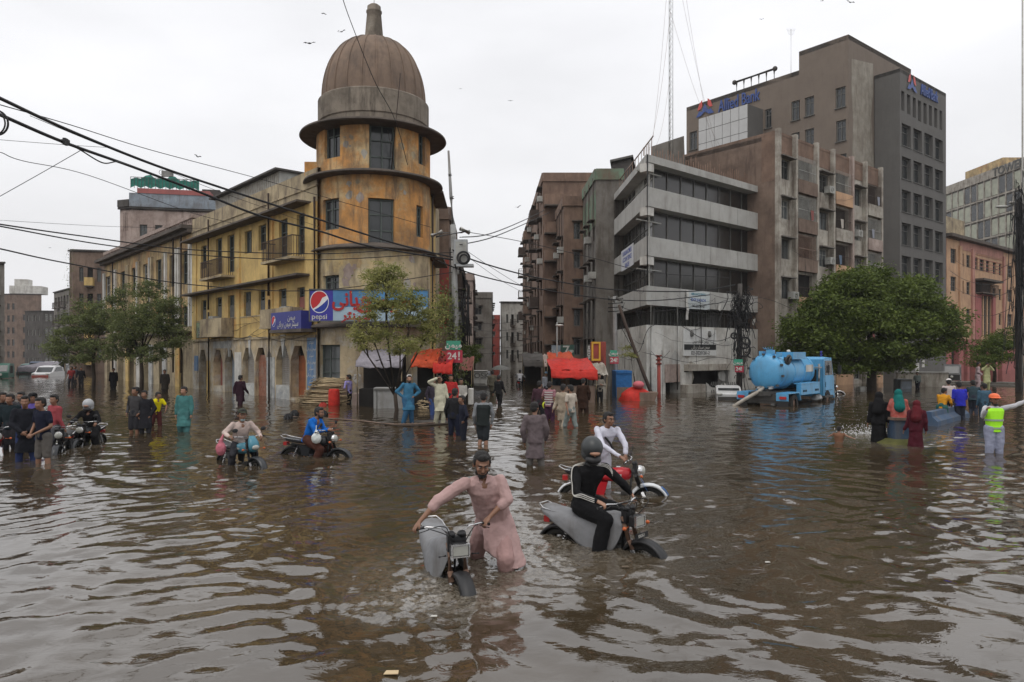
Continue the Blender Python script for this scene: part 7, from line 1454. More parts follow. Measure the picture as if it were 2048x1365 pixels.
    if hc[0] == 'helmet':
        q = MB(); q.ell(L(0, .018, .03), (.122 * s, .142 * s, .130 * s), HB, 20, 14); q.ell(L(0, .03, -.04), (.115 * s, .125 * s, .10 * s), HB, 20, 12); q.build('helmet', hc[1], body)
        q = MB(); q.ell(L(0, -.055, -.085), (.092 * s, .085 * s, .055 * s), HB, 18, 10); q.build('face_mask', M['black'], body); q = MB(); q.ell(L(0, -.072, -.002), (.068 * s, .072 * s, .032 * s), HB, 14, 8); q.build('face', M['skin2'], body)
        q = MB(); q.torus(L(0, -.05, .0), .085 * s, .012 * s, HB @ V(0, -1, 0), 24, 6); q.build('visor_rim', M['black'], body)
    if hc[0] in ('hijab', 'hood'):
        q = MB(); q.ell(L(0, .02, .03), (.100 * s, .112 * s, .115 * s), HB); q.ell(L(0, .03, -.09), (.115 * s, .10 * s, .09 * s), HB); q.chain([L(0, .03, -.08), nk - V(0, 0, .04)], [.11 * s, .16 * s]); q.chain([L(0, .07, -.1), chs + HB @ V(0, .1, 0)], [.11 * s, .14 * s]); vox(q, 'headscarf', cmk(hc[1]), body, vs, .012)
    if hc[0] == 'hardhat': q = MB(); q.ell(L(0, .005, .072), (.10 * s, .125 * s, .075 * s), HB); q.ell(L(0, -.03, .055), (.115 * s, .15 * s, .010 * s), HB); vox(q, 'hard_hat', hc[1], body, .010)
    s = s0
    if kind == 'vest':
        q = MB(); q.loft([[c + (p - c) * 1.12 for p in r for c in (sum(r, V(0, 0, 0)) / len(r),)] for r in rings[1:5]], cap=False); mm = bottom[2] if len(bottom) > 2 else M['vest']
        q2 = MB(); q2.loft([[c + (p - c) * 1.14 for p in r for c in (sum(r, V(0, 0, 0)) / len(r),)] for r in rings[0:5]]); vox(q2, 'vest', mm, body, vs)
    return body, J, HB, rings
M['vest'] = cmk((.03, .04, .045)); HIV = pmat('high_visibility', (.42, .95, .03), .6, .08, 3, None, bump=.15); HATO = cmat((.75, .13, .03), .45); HELM = cmat((.028, .032, .033), .38); HELS = cmat((.35, .36, .37), .25)
def stripes(o, n, axis='Z', col=None): pass
def PP(px, py, gx=0): v = PG(px, py); return (v.x, v.y)
PPL = [
 ('man in dark teal shirt standing second from the left edge', 20, 898, .2, 'stand', ('shirt', (.015, .025, .03)), ('trousers', (.03, .03, .035)), dict()),
 ('man in black coat cut by the left edge of the view', 3, 890, .9, 'clasp', ('jacket', (.012, .012, .014)), ('trousers', (.03, .03, .035)), dict()),
 ('man whose black capped head shows between two dark shirted men', 44, 888, .1, 'stand', ('shirt', (.05, .05, .055)), ('shorts', (.03, .03, .04)), dict()),
 ('tall man in long black coat over a checked shirt, head bowed', 52, 922, .6, 'clasp', ('kameez', (.014, .015, .02)), ('trousers', (.03, .045, .12)), dict(h=1.78)),
 ('man in purple shirt behind the left group wearing a black cap', 63, 893, .3, 'stand', ('shirt', (.12, .09, .33)), ('trousers', (.03, .03, .04)), dict(head=('cap', (.012, .012, .014)))),
 ('man in navy tee and grey shorts with hands clasped at left', 88, 927, -.4, 'clasp', ('tee', (.012, .014, .028)), ('shorts', (.12, .11, .10)), dict(sleeve='short', h=1.76)),
 ('youth with pink sleeves and grey shorts stepping beside the left group', 108, 901, -.5, 'walk', ('shirt', (.30, .06, .07)), ('shorts', (.09, .09, .10)), dict()),
 ('man in grey shirt and dark shorts with hands in pockets', 270, 866, -.1, 'pockets', ('shirt', (.055, .053, .055)), ('shorts', (.03, .03, .035)), dict()),
 ('youth in long black coat beside the grey shirted man', 291, 866, .1, 'pockets', ('kameez', (.018, .018, .022)), ('rolled', (.03, .03, .035)), dict(h=1.6)),
 ('boy in bright yellow tee and dark red shorts wading', 312, 852, .9, 'lean', ('tee', (.70, .60, .01)), ('rolled', (.07, .02, .02)), dict(sleeve='short', h=1.5)),
 ('man in teal tunic and trousers standing alone', 369, 864, 0, 'stand', ('kameez', (.065, .19, .185)), ('shalwar', (.07, .18, .18)), dict(skin='skin2')),
 ('man in dark plum tunic seen from behind by the shutters', 480, 811, 3.0, 'walk', ('kameez', (.03, .012, .02)), ('shalwar', None), dict()),
 ('man in lavender shirt and rolled dark trousers at the tower wall', 698, 809, -2.2, 'phone', ('shirt', (.33, .29, .60)), ('rolled', (.02, .02, .024)), dict()),
 ('bearded man in bright blue tunic and white skullcap, hand on hip', 816, 846, .35, 'akimbo', ('kameez', (.045, .155, .26)), ('shalwar', (.04, .12, .22)), dict(head=('skullcap', (.6, .58, .55)), gz=-.06, beard=True, skin='skin2')),
 ('man in grey shirt and blue wrap behind the cream robed figure', 866, 830, .6, 'stand', ('shirt', (.07, .06, .08)), ('trousers', (.06, .10, .26)), dict()),
 ('figure in cream tunic with one hand raised to the head', 880, 847, .5, 'handup', ('kameez', (.52, .50, .38)), ('shalwar', (.42, .40, .30)), dict(gz=-.08)),
 ('man in red shirt half hidden behind the brown haired man', 901, 836, -.2, 'stand', ('shirt', (.42, .03, .03)), ('trousers', (.03, .03, .035)), dict(gz=-.1)),
 ('man in dark shirt facing away left of the navy youth', 908, 872, 2.9, 'stand', ('shirt', (.02, .02, .022)), ('rolled', (.015, .018, .035)), dict()),
 ('youth in navy shirt with bent arm looking left', 927, 880, -1.2, 'akimbo', ('shirt', (.016, .018, .03)), ('rolled', (.015, .016, .025)), dict(h=1.55)),
 ('man in black waistcoat over grey sleeves seen from behind', 966, 890, 3.1, 'stand', ('vest', (.20, .21, .22)), ('shorts', (.03, .035, .04), cmk((.022, .027, .027))), dict()),
 ('man in white shirt behind the counter of the red stall', 924, 826, .4, 'clasp', ('shirt', (.42, .40, .36)), ('trousers', (.02, .02, .02)), dict()),
 ('slim man in black wading down the narrow street', 998, 811, 2.6, 'walk', ('shirt', (.015, .015, .016)), ('trousers', (.013, .013, .014)), dict()),
 ('far man in khaki wading away in the narrow street', 985, 790, 3.0, 'walk', ('kameez', (.13, .12, .09)), ('shalwar', None), dict()),
 ('man in mauve grey tunic seen from behind, trousers rolled', 1071, 932, 3.14, 'stand', ('kameez', (.125, .10, .105)), ('rolled', (.15, .14, .13)), dict(h=1.68)),
 ('person in striped red and white shirt holding a yellow helmet', 1098, 842, 2.7, 'carry', ('tee', (.30, .15, .17)), ('rolled', (.05, .02, .04)), dict(sleeve='short')),
 ('man in dark shirt left of the striped shirt', 1078, 838, 3.0, 'stand', ('shirt', (.06, .03, .04)), ('trousers', (.03, .03, .035)), dict()),
 ('man in beige tunic behind the man in the pale tee', 1126, 852, 2.7, 'walk', ('kameez', (.36, .30, .23)), ('shalwar', None), dict()),
 ('bearded man in pale cream tee and baggy grey trousers', 1142, 856, -2.3, 'walk', ('tee', (.50, .44, .37)), ('rolled', (.20, .23, .22)), dict(sleeve='short', beard=True)),
 ('dark brown robed figure right of the pale tee man', 1166, 826, 2.9, 'stand', ('kameez', (.035, .018, .012)), ('shalwar', None), dict()),
 ('man in light shirt and black trousers by the red stall', 1199, 804, .1, 'phone', ('shirt', (.20, .18, .15)), ('trousers', (.015, .015, .017)), dict()),
 ('man with a pale blue cap standing far under the red stall', 1094, 795, .2, 'stand', ('shirt', (.30, .32, .36)), ('trousers', (.02, .02, .025)), dict(head=('cap', (.2, .35, .5)))),
 ('dark clothed man far under the red stall', 1112, 800, .3, 'stand', ('shirt', (.02, .03, .035)), ('trousers', (.02, .02, .022)), dict()),
 ('woman in full black abaya standing in the water at right', 1757, 884, 2.7, 'stand', ('abaya', (.010, .010, .011)), ('none', None), dict(head=('hijab', (.010, .010, .011)), h=1.66, vs=.02)),
 ('child in maroon robe stretching an arm to the right', 1832, 893, 2.9, 'stand', ('abaya', (.07, .012, .02)), ('none', None), dict(head=('hijab', (.10, .015, .02)), h=1.5, vs=.02)),
 ('child in dark blue dress behind the maroon robed child', 1822, 878, 2.6, 'stand', ('kameez', (.03, .03, .06)), ('shalwar', None), dict(head=('hijab', (.05, .035, .03)), h=1.35)),
 ('person in orange and yellow top leaning over the blue barrier', 1884, 843, 2.2, 'lean', ('shirt', (.55, .25, .02)), ('shalwar', (.03, .10, .09)), dict(h=1.55)),
 ('man in pale shirt with white cap beyond the blue barrier', 1897, 828, 2.9, 'stand', ('shirt', (.50, .42, .40)), ('trousers', (.02, .02, .025)), dict(head=('cap', (.65, .62, .6)))),
 ('broad man in royal blue tee seen from behind at the barrier', 1920, 840, 3.0, 'stand', ('tee', (.03, .035, .42)), ('trousers', (.03, .035, .05)), dict(sleeve='elbow', fat=1.15)),
 ('person in dark teal shirt bending right of the blue tee man', 1947, 828, 2.6, 'lean', ('shirt', (.03, .05, .06)), ('trousers', (.03, .035, .05)), dict()),
 ('person in blue plaid shirt just left of the hard hat man', 1968, 836, 2.9, 'stand', ('shirt', (.06, .12, .17)), ('trousers', (.03, .05, .07)), dict(h=1.6)),
 ('man in pale pink tunic standing on the entrance steps', 1955, 782, 1.2, 'clasp', ('kameez', (.42, .32, .33)), ('shalwar', None), dict(gz=.0, h=1.8)),
 ('man in yellow green tunic taking a picture on the entrance steps', 1973, 782, -.2, 'camera', ('kameez', (.45, .46, .24)), ('shalwar', None), dict(gz=.0, h=1.75)),
 ('far boy in a pale shirt walking past the bank boundary wall', 1835, 778, -.5, 'walk', ('shirt', (.24, .28, .26)), ('trousers', (.03, .03, .04)), dict(h=1.45)),
 ('far dark figure seated by the ochre arcades', 227, 778, .4, 'stand', ('kameez', (.015, .015, .018)), ('shalwar', None), dict()),
 ('far man in red at the left kerb beyond the parked trees', 142, 771, .2, 'stand', ('tee', (.20, .03, .03)), ('trousers', (.03, .03, .035)), dict(sleeve='short')),
 ('far man in black beside the man in red on the left kerb', 162, 772, .6, 'walk', ('shirt', (.015, .015, .018)), ('trousers', (.013, .013, .016)), dict()),
 ('far pair member in grey left of the leftmost tree trunk', 150, 768, -.4, 'stand', ('shirt', (.06, .06, .07)), ('trousers', (.02, .02, .022)), dict()),
 ('shopper in brown standing under the far orange sheet', 1130, 797, .5, 'stand', ('kameez', (.09, .06, .04)), ('shalwar', None), dict()),
 ('man standing in dark clothes in the first ochre arcade', 330, 785, .3, 'stand', ('kameez', (.03, .025, .02)), ('shalwar', None), dict()),
]
PEOP = {}
for (lab, px, py, rot, pose, top, bot, kw) in PPL:
    x, y = PP(px, py); kw = dict(kw)
    if y > 30: kw.setdefault('vs', .024)
    PEOP[lab] = person(lab, (x, y), rot, pose, top, bot, **kw)
def near(o, lab): pass
# striped shirt bands, yellow helmet
b, J, HB, rg = PEOP['person in striped red and white shirt holding a yellow helmet']
for k in range(6):
    z = J['pelvis'].z - .02 + k * .085; q = MB(); q.lathe((0, 0, z), [(.172, 0), (.174, .035)], 20, cap=False); q.v = [(v[0], v[1] * .76, v[2]) for v in q.v]; q.build('shirt_stripe', M['white'], b)
h = b.matrix_basis @ J['haL']; T = thing('helmet', 'yellow motorcycle helmet held low beside the striped shirt', 'helmet', h.to_tuple()); q = MB(); q.ell(h + V(.02, -.12, -.12), (.15, .16, .15)); q.ell(h + V(.02, -.2, -.2), (.11, .1, .08)); q.build('shell', cmat((.55, .60, .02), .3), T, world=True)
# seated person on the bollard, swimming child, traffic marshal
b = PG(1797, 886); person('person with teal headscarf and red zigzag patterned dress sitting on the bollard', (b.x, b.y), 2.9, 'sit', ('kameez', pmat('zigzag_dress', (.42, .10, .08), .9, .25, 9, (.55, .42, .38), .9, bump=.4, bscale=14)), ('shalwar', (.15, .09, .03)), head=('hijab', (.01, .13, .12)), gz=.68 - .52 - .02, h=1.6, fat=1.2)
b = PG(1678, 884); s_, *_ = person('bare shouldered child swimming in the flood', (b.x, b.y), 2.6, dict(elL=(.34, -.05, 1.3), haL=(.42, -.2, 1.25), elR=(-.34, -.05, 1.3), haR=(-.5, -.1, 1.25)), ('tee', (.20, .10, .06)), ('shorts', (.03, .03, .04)), sleeve='none', gz=-.72, h=1.25 / 1.1, skin='skin2')
b = PG(1988, 907); hv, J, HB, rg = person('marshal in orange hard hat and yellow-green safety vest stretching one arm', (b.x, b.y), -.15, dict(elL=(.46, -.02, 1.46), haL=(.74, -.06, 1.62), elR=(-.30, -.1, 1.2), haR=(-.30, -.28, 1.36)), ('vest', (.50, .50, .52)), ('shalwar', (.30, .32, .42), HIV), head=('hardhat', HATO), vs=.013, h=1.74, beard=True)
for z in (.93, 1.12):
    q = MB(); q.lathe((0, 0, z * 1.02), [(.207, -.022), (.209, .022)], 28, cap=False); q.v = [(v[0], v[1] * .78, v[2]) for v in q.v]; q.build('reflective_band', cmat((.32, .36, .34), .3), hv)
# shopkeeper umbrella far down the street
b = PG(1001, 800); T = thing('umbrella', 'dark grey umbrella above the slim man in the narrow street', 'umbrella', (b.x, b.y, 1.4)); q = MB(); q.lathe((b.x, b.y, 1.55), [(.48, 0), (.4, .12), (.22, .2), (.01, .24)], 10, cap=False); q.build('canopy', M['frame'], T, world=True); q = MB(); q.tube([(b.x, b.y, .9), (b.x, b.y, 1.8)], .012, 5); q.build('shaft', M['black'], T, world=True)

# ------------------------------------------------------------------ motorcycles (local: front wheel towards -y)
def moto(label, x, y, rot, tank, seat=None, front='square', cover=False, fender=None, rear_col=None, group='motorcycles wading through the flood', steer=0, gz=-.44, dirty=True, plate=None, sidec=None, blink=True):
    T = thing('motorcycle', label, 'motorcycle', (x, y, gz), rot, group); fender = fender or M['chrome']; SR = Matrix.Rotation(steer, 4, 'Z'); piv = V(0, -.40, 0)
    def st(q):
        if steer: q.v = [tuple(SR @ (Vector(v) - piv) + piv) for v in q.v]
        return q
    def wheel(yc, fr):
        q = MB(); q.torus((0, yc, .30), .255, .045 if fr else .052, (1, 0, 0), 40, 10); (st(q) if fr else q); w = q.build('wheel', M['tyre'], T)
        q = MB(); q.torus((0, yc, .30), .215, .014, (1, 0, 0), 36, 6); (st(q) if fr else q).build('rim', M['chrome'], w)
        q = MB(); q.tube([(-.06, yc, .3), (.06, yc, .3)], .055, 12)
        for k in range(18): a = 2 * math.pi * k / 18; sd = .05 if k % 2 else -.05; q.tube([(sd, yc + .04 * math.cos(a), .3 + .04 * math.sin(a)), (0, yc + .212 * math.cos(a + .25), .3 + .212 * math.sin(a + .25))], .0028, 4)
        (st(q) if fr else q).build('spokes', M['steel'], w)
    wheel(-.64, True); wheel(.62, False)
    for e in (-1, 1):
        q = MB(); q.tube([(e * .085, -.37, .90), (e * .085, -.47, .62)], .026, 10); q.tube([(e * .085, -.47, .62), (e * .085, -.52, .52)], .032, 10); st(q).build('fork', M['black'] if front != 'square' else M['rust'], T)
        q = MB(); q.tube([(e * .085, -.52, .52), (e * .085, -.635, .27)], .029, 10); st(q).build('fork_slider', M['chrome'], T)
        q = MB(); q.tube([(e * .12, .40, .66), (e * .12, .58, .32)], .018, 8)
        pts = [V(e * .12 + .036 * math.cos(k * .8), .41 + .14 * k / 60 + .036 * math.sin(k * .8) * .6, .63 - .27 * k / 60) for k in range(61)]; q.tube(pts, .006, 4); q.build('rear_shock', M['chrome'], T)
        q = MB(); q.tube([(e * .22, -.52, .80), (e * .14, -.50, .80)], .01, 6); q.ell((e * .25, -.52, .80), (.028, .026, .024)) if blink else None; st(q).build('indicator', cmat((.50, .10, .015), .3) if blink else M['black'], T)
        q = MB(); q.tube([(e * .09, -.33, 1.0), (e * .16, -.34, 1.06), (e * .30, -.30, 1.07), (e * .42, -.24, 1.03)], .011, 8); st(q).build('handlebar', M['chrome'], T)
        q = MB(); q.tube([(e * .32, -.285, 1.065), (e * .42, -.24, 1.03)], .019, 8); q.tube([(e * .28, -.34, 1.05), (e * .40, -.31, 1.01)], .006, 5); st(q).build('grip', M['black'], T)
        q = MB(); q.tube([(e * .12, .05, .30), (e * .30, .03, .29)], .014, 6); q.build('footpeg', M['black'], T)
    if not cover or front != 'square':
        for e in (-1, 1): q = MB(); q.tube([(e * .26, -.32, 1.07), (e * .30, -.34, 1.17)], .006, 5); q.ell((e * .33, -.35, 1.21), (.065, .012, .045)); st(q).build('mirror', M['black'], T)
    q = MB(); q.tube([(-.2, -.33, 1.06), (.2, -.33, 1.06)], .009, 6); st(q).build('crossbar', M['chrome'], T)
    q = MB(); q.box((0, -.40, .90), (.2, .07, .16)); st(q).build('triple_clamp', M['black'], T)
    q = MB(); q.tube([(-.06, -.43, 1.0), (-.06, -.36, .98)], .042, 12); q.tube([(.06, -.43, 1.0), (.06, -.36, .98)], .042, 12); st(q).build('gauges', M['black'], T)
    q = MB()
    if front == 'square':
        q.box((0, -.52, .86), (.20, .10, .14)); hl = st(q).build('headlight', M['black'], T); m = hl.modifiers.new('b', 'BEVEL'); m.width = .02; m.segments = 2
        q = MB(); q.box((0, -.573, .86), (.172, .02, .112)); l = st(q).build('lens', M['headlamp'], hl); m = l.modifiers.new('b', 'BEVEL'); m.width = .009; m.segments = 2
        q = MB(); q.box((0, -.575, .923), (.20, .03, .014)); q.box((0, -.575, .797), (.20, .03, .014)); q.box((.093, -.575, .86), (.014, .03, .112)); q.box((-.093, -.575, .86), (.014, .03, .112)); st(q).build('bezel', M['chrome'], hl)
    elif front == 'round':
        q.ell((0, -.48, .86), (.095, .09, .095)); hl = st(q).build('headlight', M['chrome'], T); q = MB(); q.ell((0, -.535, .86), (.082, .045, .082)); st(q).build('lens', M['headlamp'], hl)
    else:
        q.loft([ringp(V(0, -.50, .74), V(1, 0, 0), V(0, 1, 0), .08, .06), ringp(V(0, -.54, .84), V(1, 0, 0), V(0, 1, 0), .12, .09), ringp(V(0, -.50, .96), V(1, 0, 0), V(0, 1, 0), .11, .08), ringp(V(0, -.44, 1.08), V(1, 0, 0), V(0, 1, 0), .06, .03)]); hl = st(q).build('front_cowl', tank, T); q = MB(); q.ell((0, -.60, .84), (.09, .05, .055)); st(q).build('headlight', M['headlamp'], T)
    # fenders
    def fend(yc, a0, a1, mat, fr, w=.085):
        rg = []
        for a in np.linspace(a0, a1, 14): c, s_ = math.cos(R(a)), math.sin(R(a)); rg.append([V(x, yc + r * c, .30 + r * s_) for x, r in ((-w, .305), (-w * .8, .345), (0, .36), (w * .8, .345), (w, .305), (w * .75, .325), (0, .345), (-w * .75, .325))])
        q = MB(); q.loft(rg); (st(q) if fr else q).build('front_fender' if fr else 'rear_fender', mat, T)
    fend(-.64, 15, 178, fender, True); fend(.62, -8, 140, rear_col or M['black'], False)
    # frame, engine, exhaust
    q = MB(); q.tube([(0, -.36, .86), (0, -.30, .35), (0, .25, .28), (0, .30, .62)], .02, 8); q.tube([(0, -.34, .80), (0, .30, .66), (0, .66, .68)], .022, 8)
    for e in (-1, 1): q.tube([(e * .05, .22, .32), (e * .1, .62, .30)], .018, 6); q.tube([(e * .09, .3, .64), (e * .1, .72, .70)], .014, 6)
    q.build('frame', M['black'], T)
    q = MB(); q.box((0, .02, .34), (.24, .34, .18)); e_ = q.build('engine', M['engine'], T); m = e_.modifiers.new('b', 'BEVEL'); m.width = .03; m.segments = 2
    q = MB()
    for k in range(6): q.box((0, -.17 - k * .022, .42 + k * .004), (.16, .010, .15))
    q.build('cooling_fins', M['engine'], e_); q = MB(); q.tube([(-.12, .03, .33), (.15, .03, .33)], .075, 14); q.build('crankcase', M['engine'], e_)
    q = MB(); q.tube(smooth([(.05, -.24, .40), (.08, -.33, .28), (.11, -.1, .2), (.13, .25, .22), (.14, .5, .27), (.15, .82, .33)], 4), [.018] * 17 + [.030] * 4, 8) if False else q.tube([(-.05, -.24, .40), (-.09, -.33, .28), (-.11, -.1, .2), (-.13, .25, .22)], .018, 8); q.tube([(-.13, .25, .22), (-.15, .84, .33)], .038, 10); q.build('exhaust', M['chrome'], T)
    q = MB(); q.box((0, .80, .70), (.13, .09, .08)); q.build('tail_light', cmat((.42, .02, .02), .3), T)
    q = MB(); q.tube([(-.13, .35, .80), (-.14, .80, .86), (-.09, .9, .90), (.09, .9, .90), (.14, .80, .86), (.13, .35, .80)], .011, 8); q.build('grab_rail', M['chrome'], T)
    def tankshape(k=1.0, o=0.0): return [ringp(V(0, y, z), V(1, 0, 0), V(0, 0, 1), rx * k + o, rz * k + o, 16, 2.6) for y, z, rx, rz in ((-.34, .80, .04, .05), (-.30, .80, .10, .10), (-.18, .79, .135, .125), (0, .775, .13, .115), (.12, .75, .10, .08), (.17, .74, .06, .05))]
    def seatshape(k=1.0, o=0): return [ringp(V(0, y, z), V(1, 0, 0), V(0, 0, 1), rx + o, rz + o, 16, 3) for y, z, rx, rz in ((.10, .755, .05, .03), (.16, .765, .11, .05), (.45, .775, .13, .055), (.74, .815, .12, .055), (.80, .82, .07, .03))]
    if not cover:
        q = MB(); q.loft(tankshape()); q.build('fuel_tank', tank, T); q = MB(); q.loft(seatshape()); q.build('seat', seat or M['black'], T)
        q = MB(); q.tube([(0, -.12, .89), (0, -.12, .925)], .035, 12); q.build('fuel_cap', M['chrome'], T)
        for e in (-1, 1): q = MB(); q.loft([[V(e * (.11 + o), y, z) for y, z in ((.06, .66), (.36, .68), (.30, .46), (.12, .44))] for o in (0, .03)], smooth=False); q.build('side_panel', sidec or tank, T); q = MB(); q.box((e * .137, -.08, .79), (.012, .2, .035)); q.build('tank_badge', M['wframe'], T)
    else:
        # a fitted sheet over tank and seat, hanging down both sides
        q = MB(); rg = []
        for y, zt_, w, zb in ((-.38, .86, .07, .74), (-.31, .93, .15, .50), (-.16, .935, .19, .40), (0.02, .90, .20, .40), (.18, .83, .20, .47), (.40, .85, .185, .60), (.62, .89, .17, .71), (.80, .92, .15, .79), (.86, .90, .10, .83)):
            rg.append([V(-w * 1.05, y, zb), V(-w * 1.10, y + .01, zb * .5 + zt_ * .5 - .02), V(-w, y, zt_ - .08), V(-w * .75, y, zt_ - .02), V(0, y, zt_), V(w * .75, y, zt_ - .02), V(w, y, zt_ - .08), V(w * 1.10, y + .01, zb * .5 + zt_ * .5 - .02), V(w * 1.05, y, zb)])
        q.loft(rg, closed=False, cap=False); c = q.build('fitted_cover', M['cover'], T); ss = c.modifiers.new('s', 'SUBSURF'); ss.levels = ss.render_levels = 2; so_ = c.modifiers.new('t', 'SOLIDIFY'); so_.thickness = .012
        if 'coverfold' not in bpy.data.textures: tx = bpy.data.textures.new('coverfold', 'CLOUDS'); tx.noise_scale = .16
        d = c.modifiers.new('d', 'DISPLACE'); d.texture = bpy.data.textures['coverfold']; d.strength = .035; d.mid_level = .5
    if plate: q = MB(); q.box((0, -.60, .69), (.26, .012, .07)); pl = st(q).build('number_plate', M['black'], T); text(plate, .055, M['white'], T, Matrix.Translation((T.location)) @ Matrix.Rotation(rot, 4, 'Z') @ Matrix(((1, 0, 0, 0), (0, 0, -1, -.609), (0, 1, 0, .69), (0, 0, 0, 1))), .001, bold=.001)
    return T
def cables_bike(T, mat='black'):
    q = MB()
    for k, (a, b, c) in enumerate((((.26, -.33, 1.06), (.12, -.62, 1.10), (.05, -.45, .86)), ((-.26, -.33, 1.06), (-.16, -.60, 1.12), (-.06, -.45, .84)), ((-.28, -.3, 1.05), (-.1, -.5, 1.0), (.08, -.35, .80)))): q.tube(smooth([a, b, c], 6), .006, 5)
    q.build('control_cables', M[mat], T)
m1 = moto('grey covered motorcycle being pushed towards the viewer by the man in pink', -.73, 8.02, .34, M['cover'], cover=True, front='square', fender=M['black'], gz=-.49, blink=False); cables_bike(m1)
m2 = moto('grey covered motorcycle ridden by the rider in the black striped jacket', 1.13, 9.12, .90, M['cover'], cover=True, front='square', fender=M['black'], plate='KAX-5917', steer=-.1, gz=-.48); cables_bike(m2)
RT = cmat((.42, .012, .02), .25); BT = cmat((.05, .20, .27), .3); KT = cmat((.02, .022, .025), .3)
m3 = moto('red motorcycle with white and blue front fender behind the striped jacket', 1.72, 12.35, 1.36, RT, front='round', fender=cmat((.60, .62, .63), .25), rear_col=M['chrome'])
q = MB(); q.loft([[V(x, -.64 - .365 * math.cos(R(a)), .30 + .365 * math.sin(R(a))) for x in (-.06, .06)] for a in (25, 40, 55)], closed=False, cap=False); q.build('blue_fender_tip', cmat((.03, .16, .50), .3), m3); q = MB(); q.loft([[V(x, y, z) for x in (-.11, -.06)] for y, z in ((-.50, .72), (-.62, .52))], closed=False, cap=False); q.loft([[V(x, y, z) for x in (.06, .11)] for y, z in ((-.50, .72), (-.62, .52))], closed=False, cap=False); q.build('blue_fork_guard', cmat((.03, .16, .50), .3), m3)
m4 = moto('blue tanked motorcycle pushed by the capped man in a beige shirt', -5.98, 15.75, .88, BT, front='cowl', fender=KT, sidec=KT)
m5 = moto('dark motorcycle carrying the man in the bright blue shirt', -4.66, 16.95, 1.28, KT, front='round', fender=KT)
m6 = moto('black motorcycle facing the viewer under the helmeted rider in black', PG(155, 893).x, 19.1, .12, KT, front='round', fender=KT)
m7 = moto('red and silver motorcycle half cut by the left edge', PG(-14, 905).x, 17.6, .7, RT, front='round'); m8 = moto('motorcycle standing inside the left group of men', PG(106, 905).x, 17.9, .35, KT, front='round', fender=KT)
m9 = moto('far motorcycle parked under the big tree left of the lattice post', PG(1655, 788).x, PG(1655, 788).y, 1.2, KT, front='round'); m10 = moto('far motorcycle wading down the narrow street', PG(1040, 772).x, PG(1040, 772).y, 3.0, KT, front='round')
person('far rider in white shirt on the motorcycle in the narrow street', (PG(1040, 772).x, PG(1040, 772).y), 3.0, 'ride', ('shirt', (.50, .50, .52)), ('trousers', (.03, .03, .04)), vs=.024, gz=-.44)
person('helmeted rider dressed in black on the left motorcycle', (PG(155, 893).x, 19.1), .12, 'ride', ('jacket', (.010, .010, .011)), ('shalwar', (.010, .010, .011)), head=('helmet', HELS), vs=.014, gz=-.44)
person('rider in bright blue shirt checking a phone on the dark motorcycle', (-4.66, 16.95), 1.28, 'rideside', ('shirt', (.012, .13, .48)), ('shalwar', (.07, .028, .02)), vs=.014, beard=True, gz=-.44)
b = V(-4.55, 16.6, .55); T = thing('shopping_bag', 'white knotted plastic bag hanging from the dark motorcycle handlebar', 'bag', b.to_tuple()); q = MB(); q.ell(b + V(0, 0, -.1), (.12, .1, .13)); q.ell(b + V(.01, 0, .02), (.06, .05, .07)); q.chain([b + V(0, 0, .05), b + V(0, 0, .2)], [.02, .012]); vox(q, 'bag_body', cmat((.62, .66, .64), .5), T, .012, .02, .05).matrix_basis = Matrix.Translation(-b)
bx, by = -5.98, 15.75
r2 = person('capped man in beige shirt with a lowered face mask pushing the blue tanked motorcycle', (bx + .02, by - .0), .55, dict(POSES['ride'], elL=(.34, -.02, 1.08), elR=(-.36, .0, 1.10), haR=(-.30, -.26, 1.05)), ('shirt', (.50, .40, .36)), ('trousers', (.03, .03, .035)), head=('cap', (.05, .055, .04)), vs=.013, skin='skin', h=1.74, gz=-.44)
q = MB(); q.ell(r2[1]['head'] + r2[2] @ V(0, -.055, -.095), (.05, .045, .035), r2[2]); q.build('face_mask', cmat((.30, .40, .42), .8), r2[0])
b = V(-6.2, 15.35, .36); T = thing('shopping_bag', 'pink plastic bag hung on the blue tanked motorcycle', 'bag', b.to_tuple()); q = MB(); q.ell(b + V(-.1, .1, 0), (.11, .1, .15)); q.chain([b + V(-.1, .1, .15), b + V(-.05, .1, .3)], [.05, .02]); vox(q, 'bag_body', cmk((.50, .16, .20)), T, .014, .02, .05).matrix_basis = Matrix.Translation(-b)
# man in white shirt standing astride behind the red motorcycle
person('man in white shirt with a black shoulder strap pushing the red motorcycle', (0, 0), 0, 'custom', ('shirt', (.58, .58, .66)), ('trousers', (.52, .52, .58)), world=True, vs=.011, look=.55, joints=dict(
    pelvis=(1.62, 12.95, .58), chest=(1.64, 12.9, .86), neck=(1.70, 12.82, 1.10), head=(1.73, 12.76, 1.245), shL=(1.90, 12.88, 1.04), shR=(1.52, 12.78, 1.06), elL=(2.02, 12.72, .80), elR=(1.58, 12.50, .82), haL=(2.01, 12.62, .65), haR=(1.86, 12.28, .66),
    hipL=(1.70, 12.95, .55), hipR=(1.54, 12.95, .55), knL=(1.72, 12.9, .15), knR=(1.54, 12.9, .15), anL=(1.72, 12.95, -.26), anR=(1.54, 12.95, -.26)), h=1.66)
T = thing('shoulder_bag', 'black shoulder bag strap across the white shirt', 'bag', (1.62, 12.8, .5)); q = MB(); q.tube(smooth([(1.58, 12.84, 1.09), (1.63, 12.755, .98), (1.78, 12.77, .78), (1.84, 12.84, .60)], 4), .022, 6); q.build('strap', M['black'], T, world=True); q = MB(); q.box((1.46, 12.9, .48), (.10, .26, .32)); q.build('bag_body', M['black'], T, world=True)
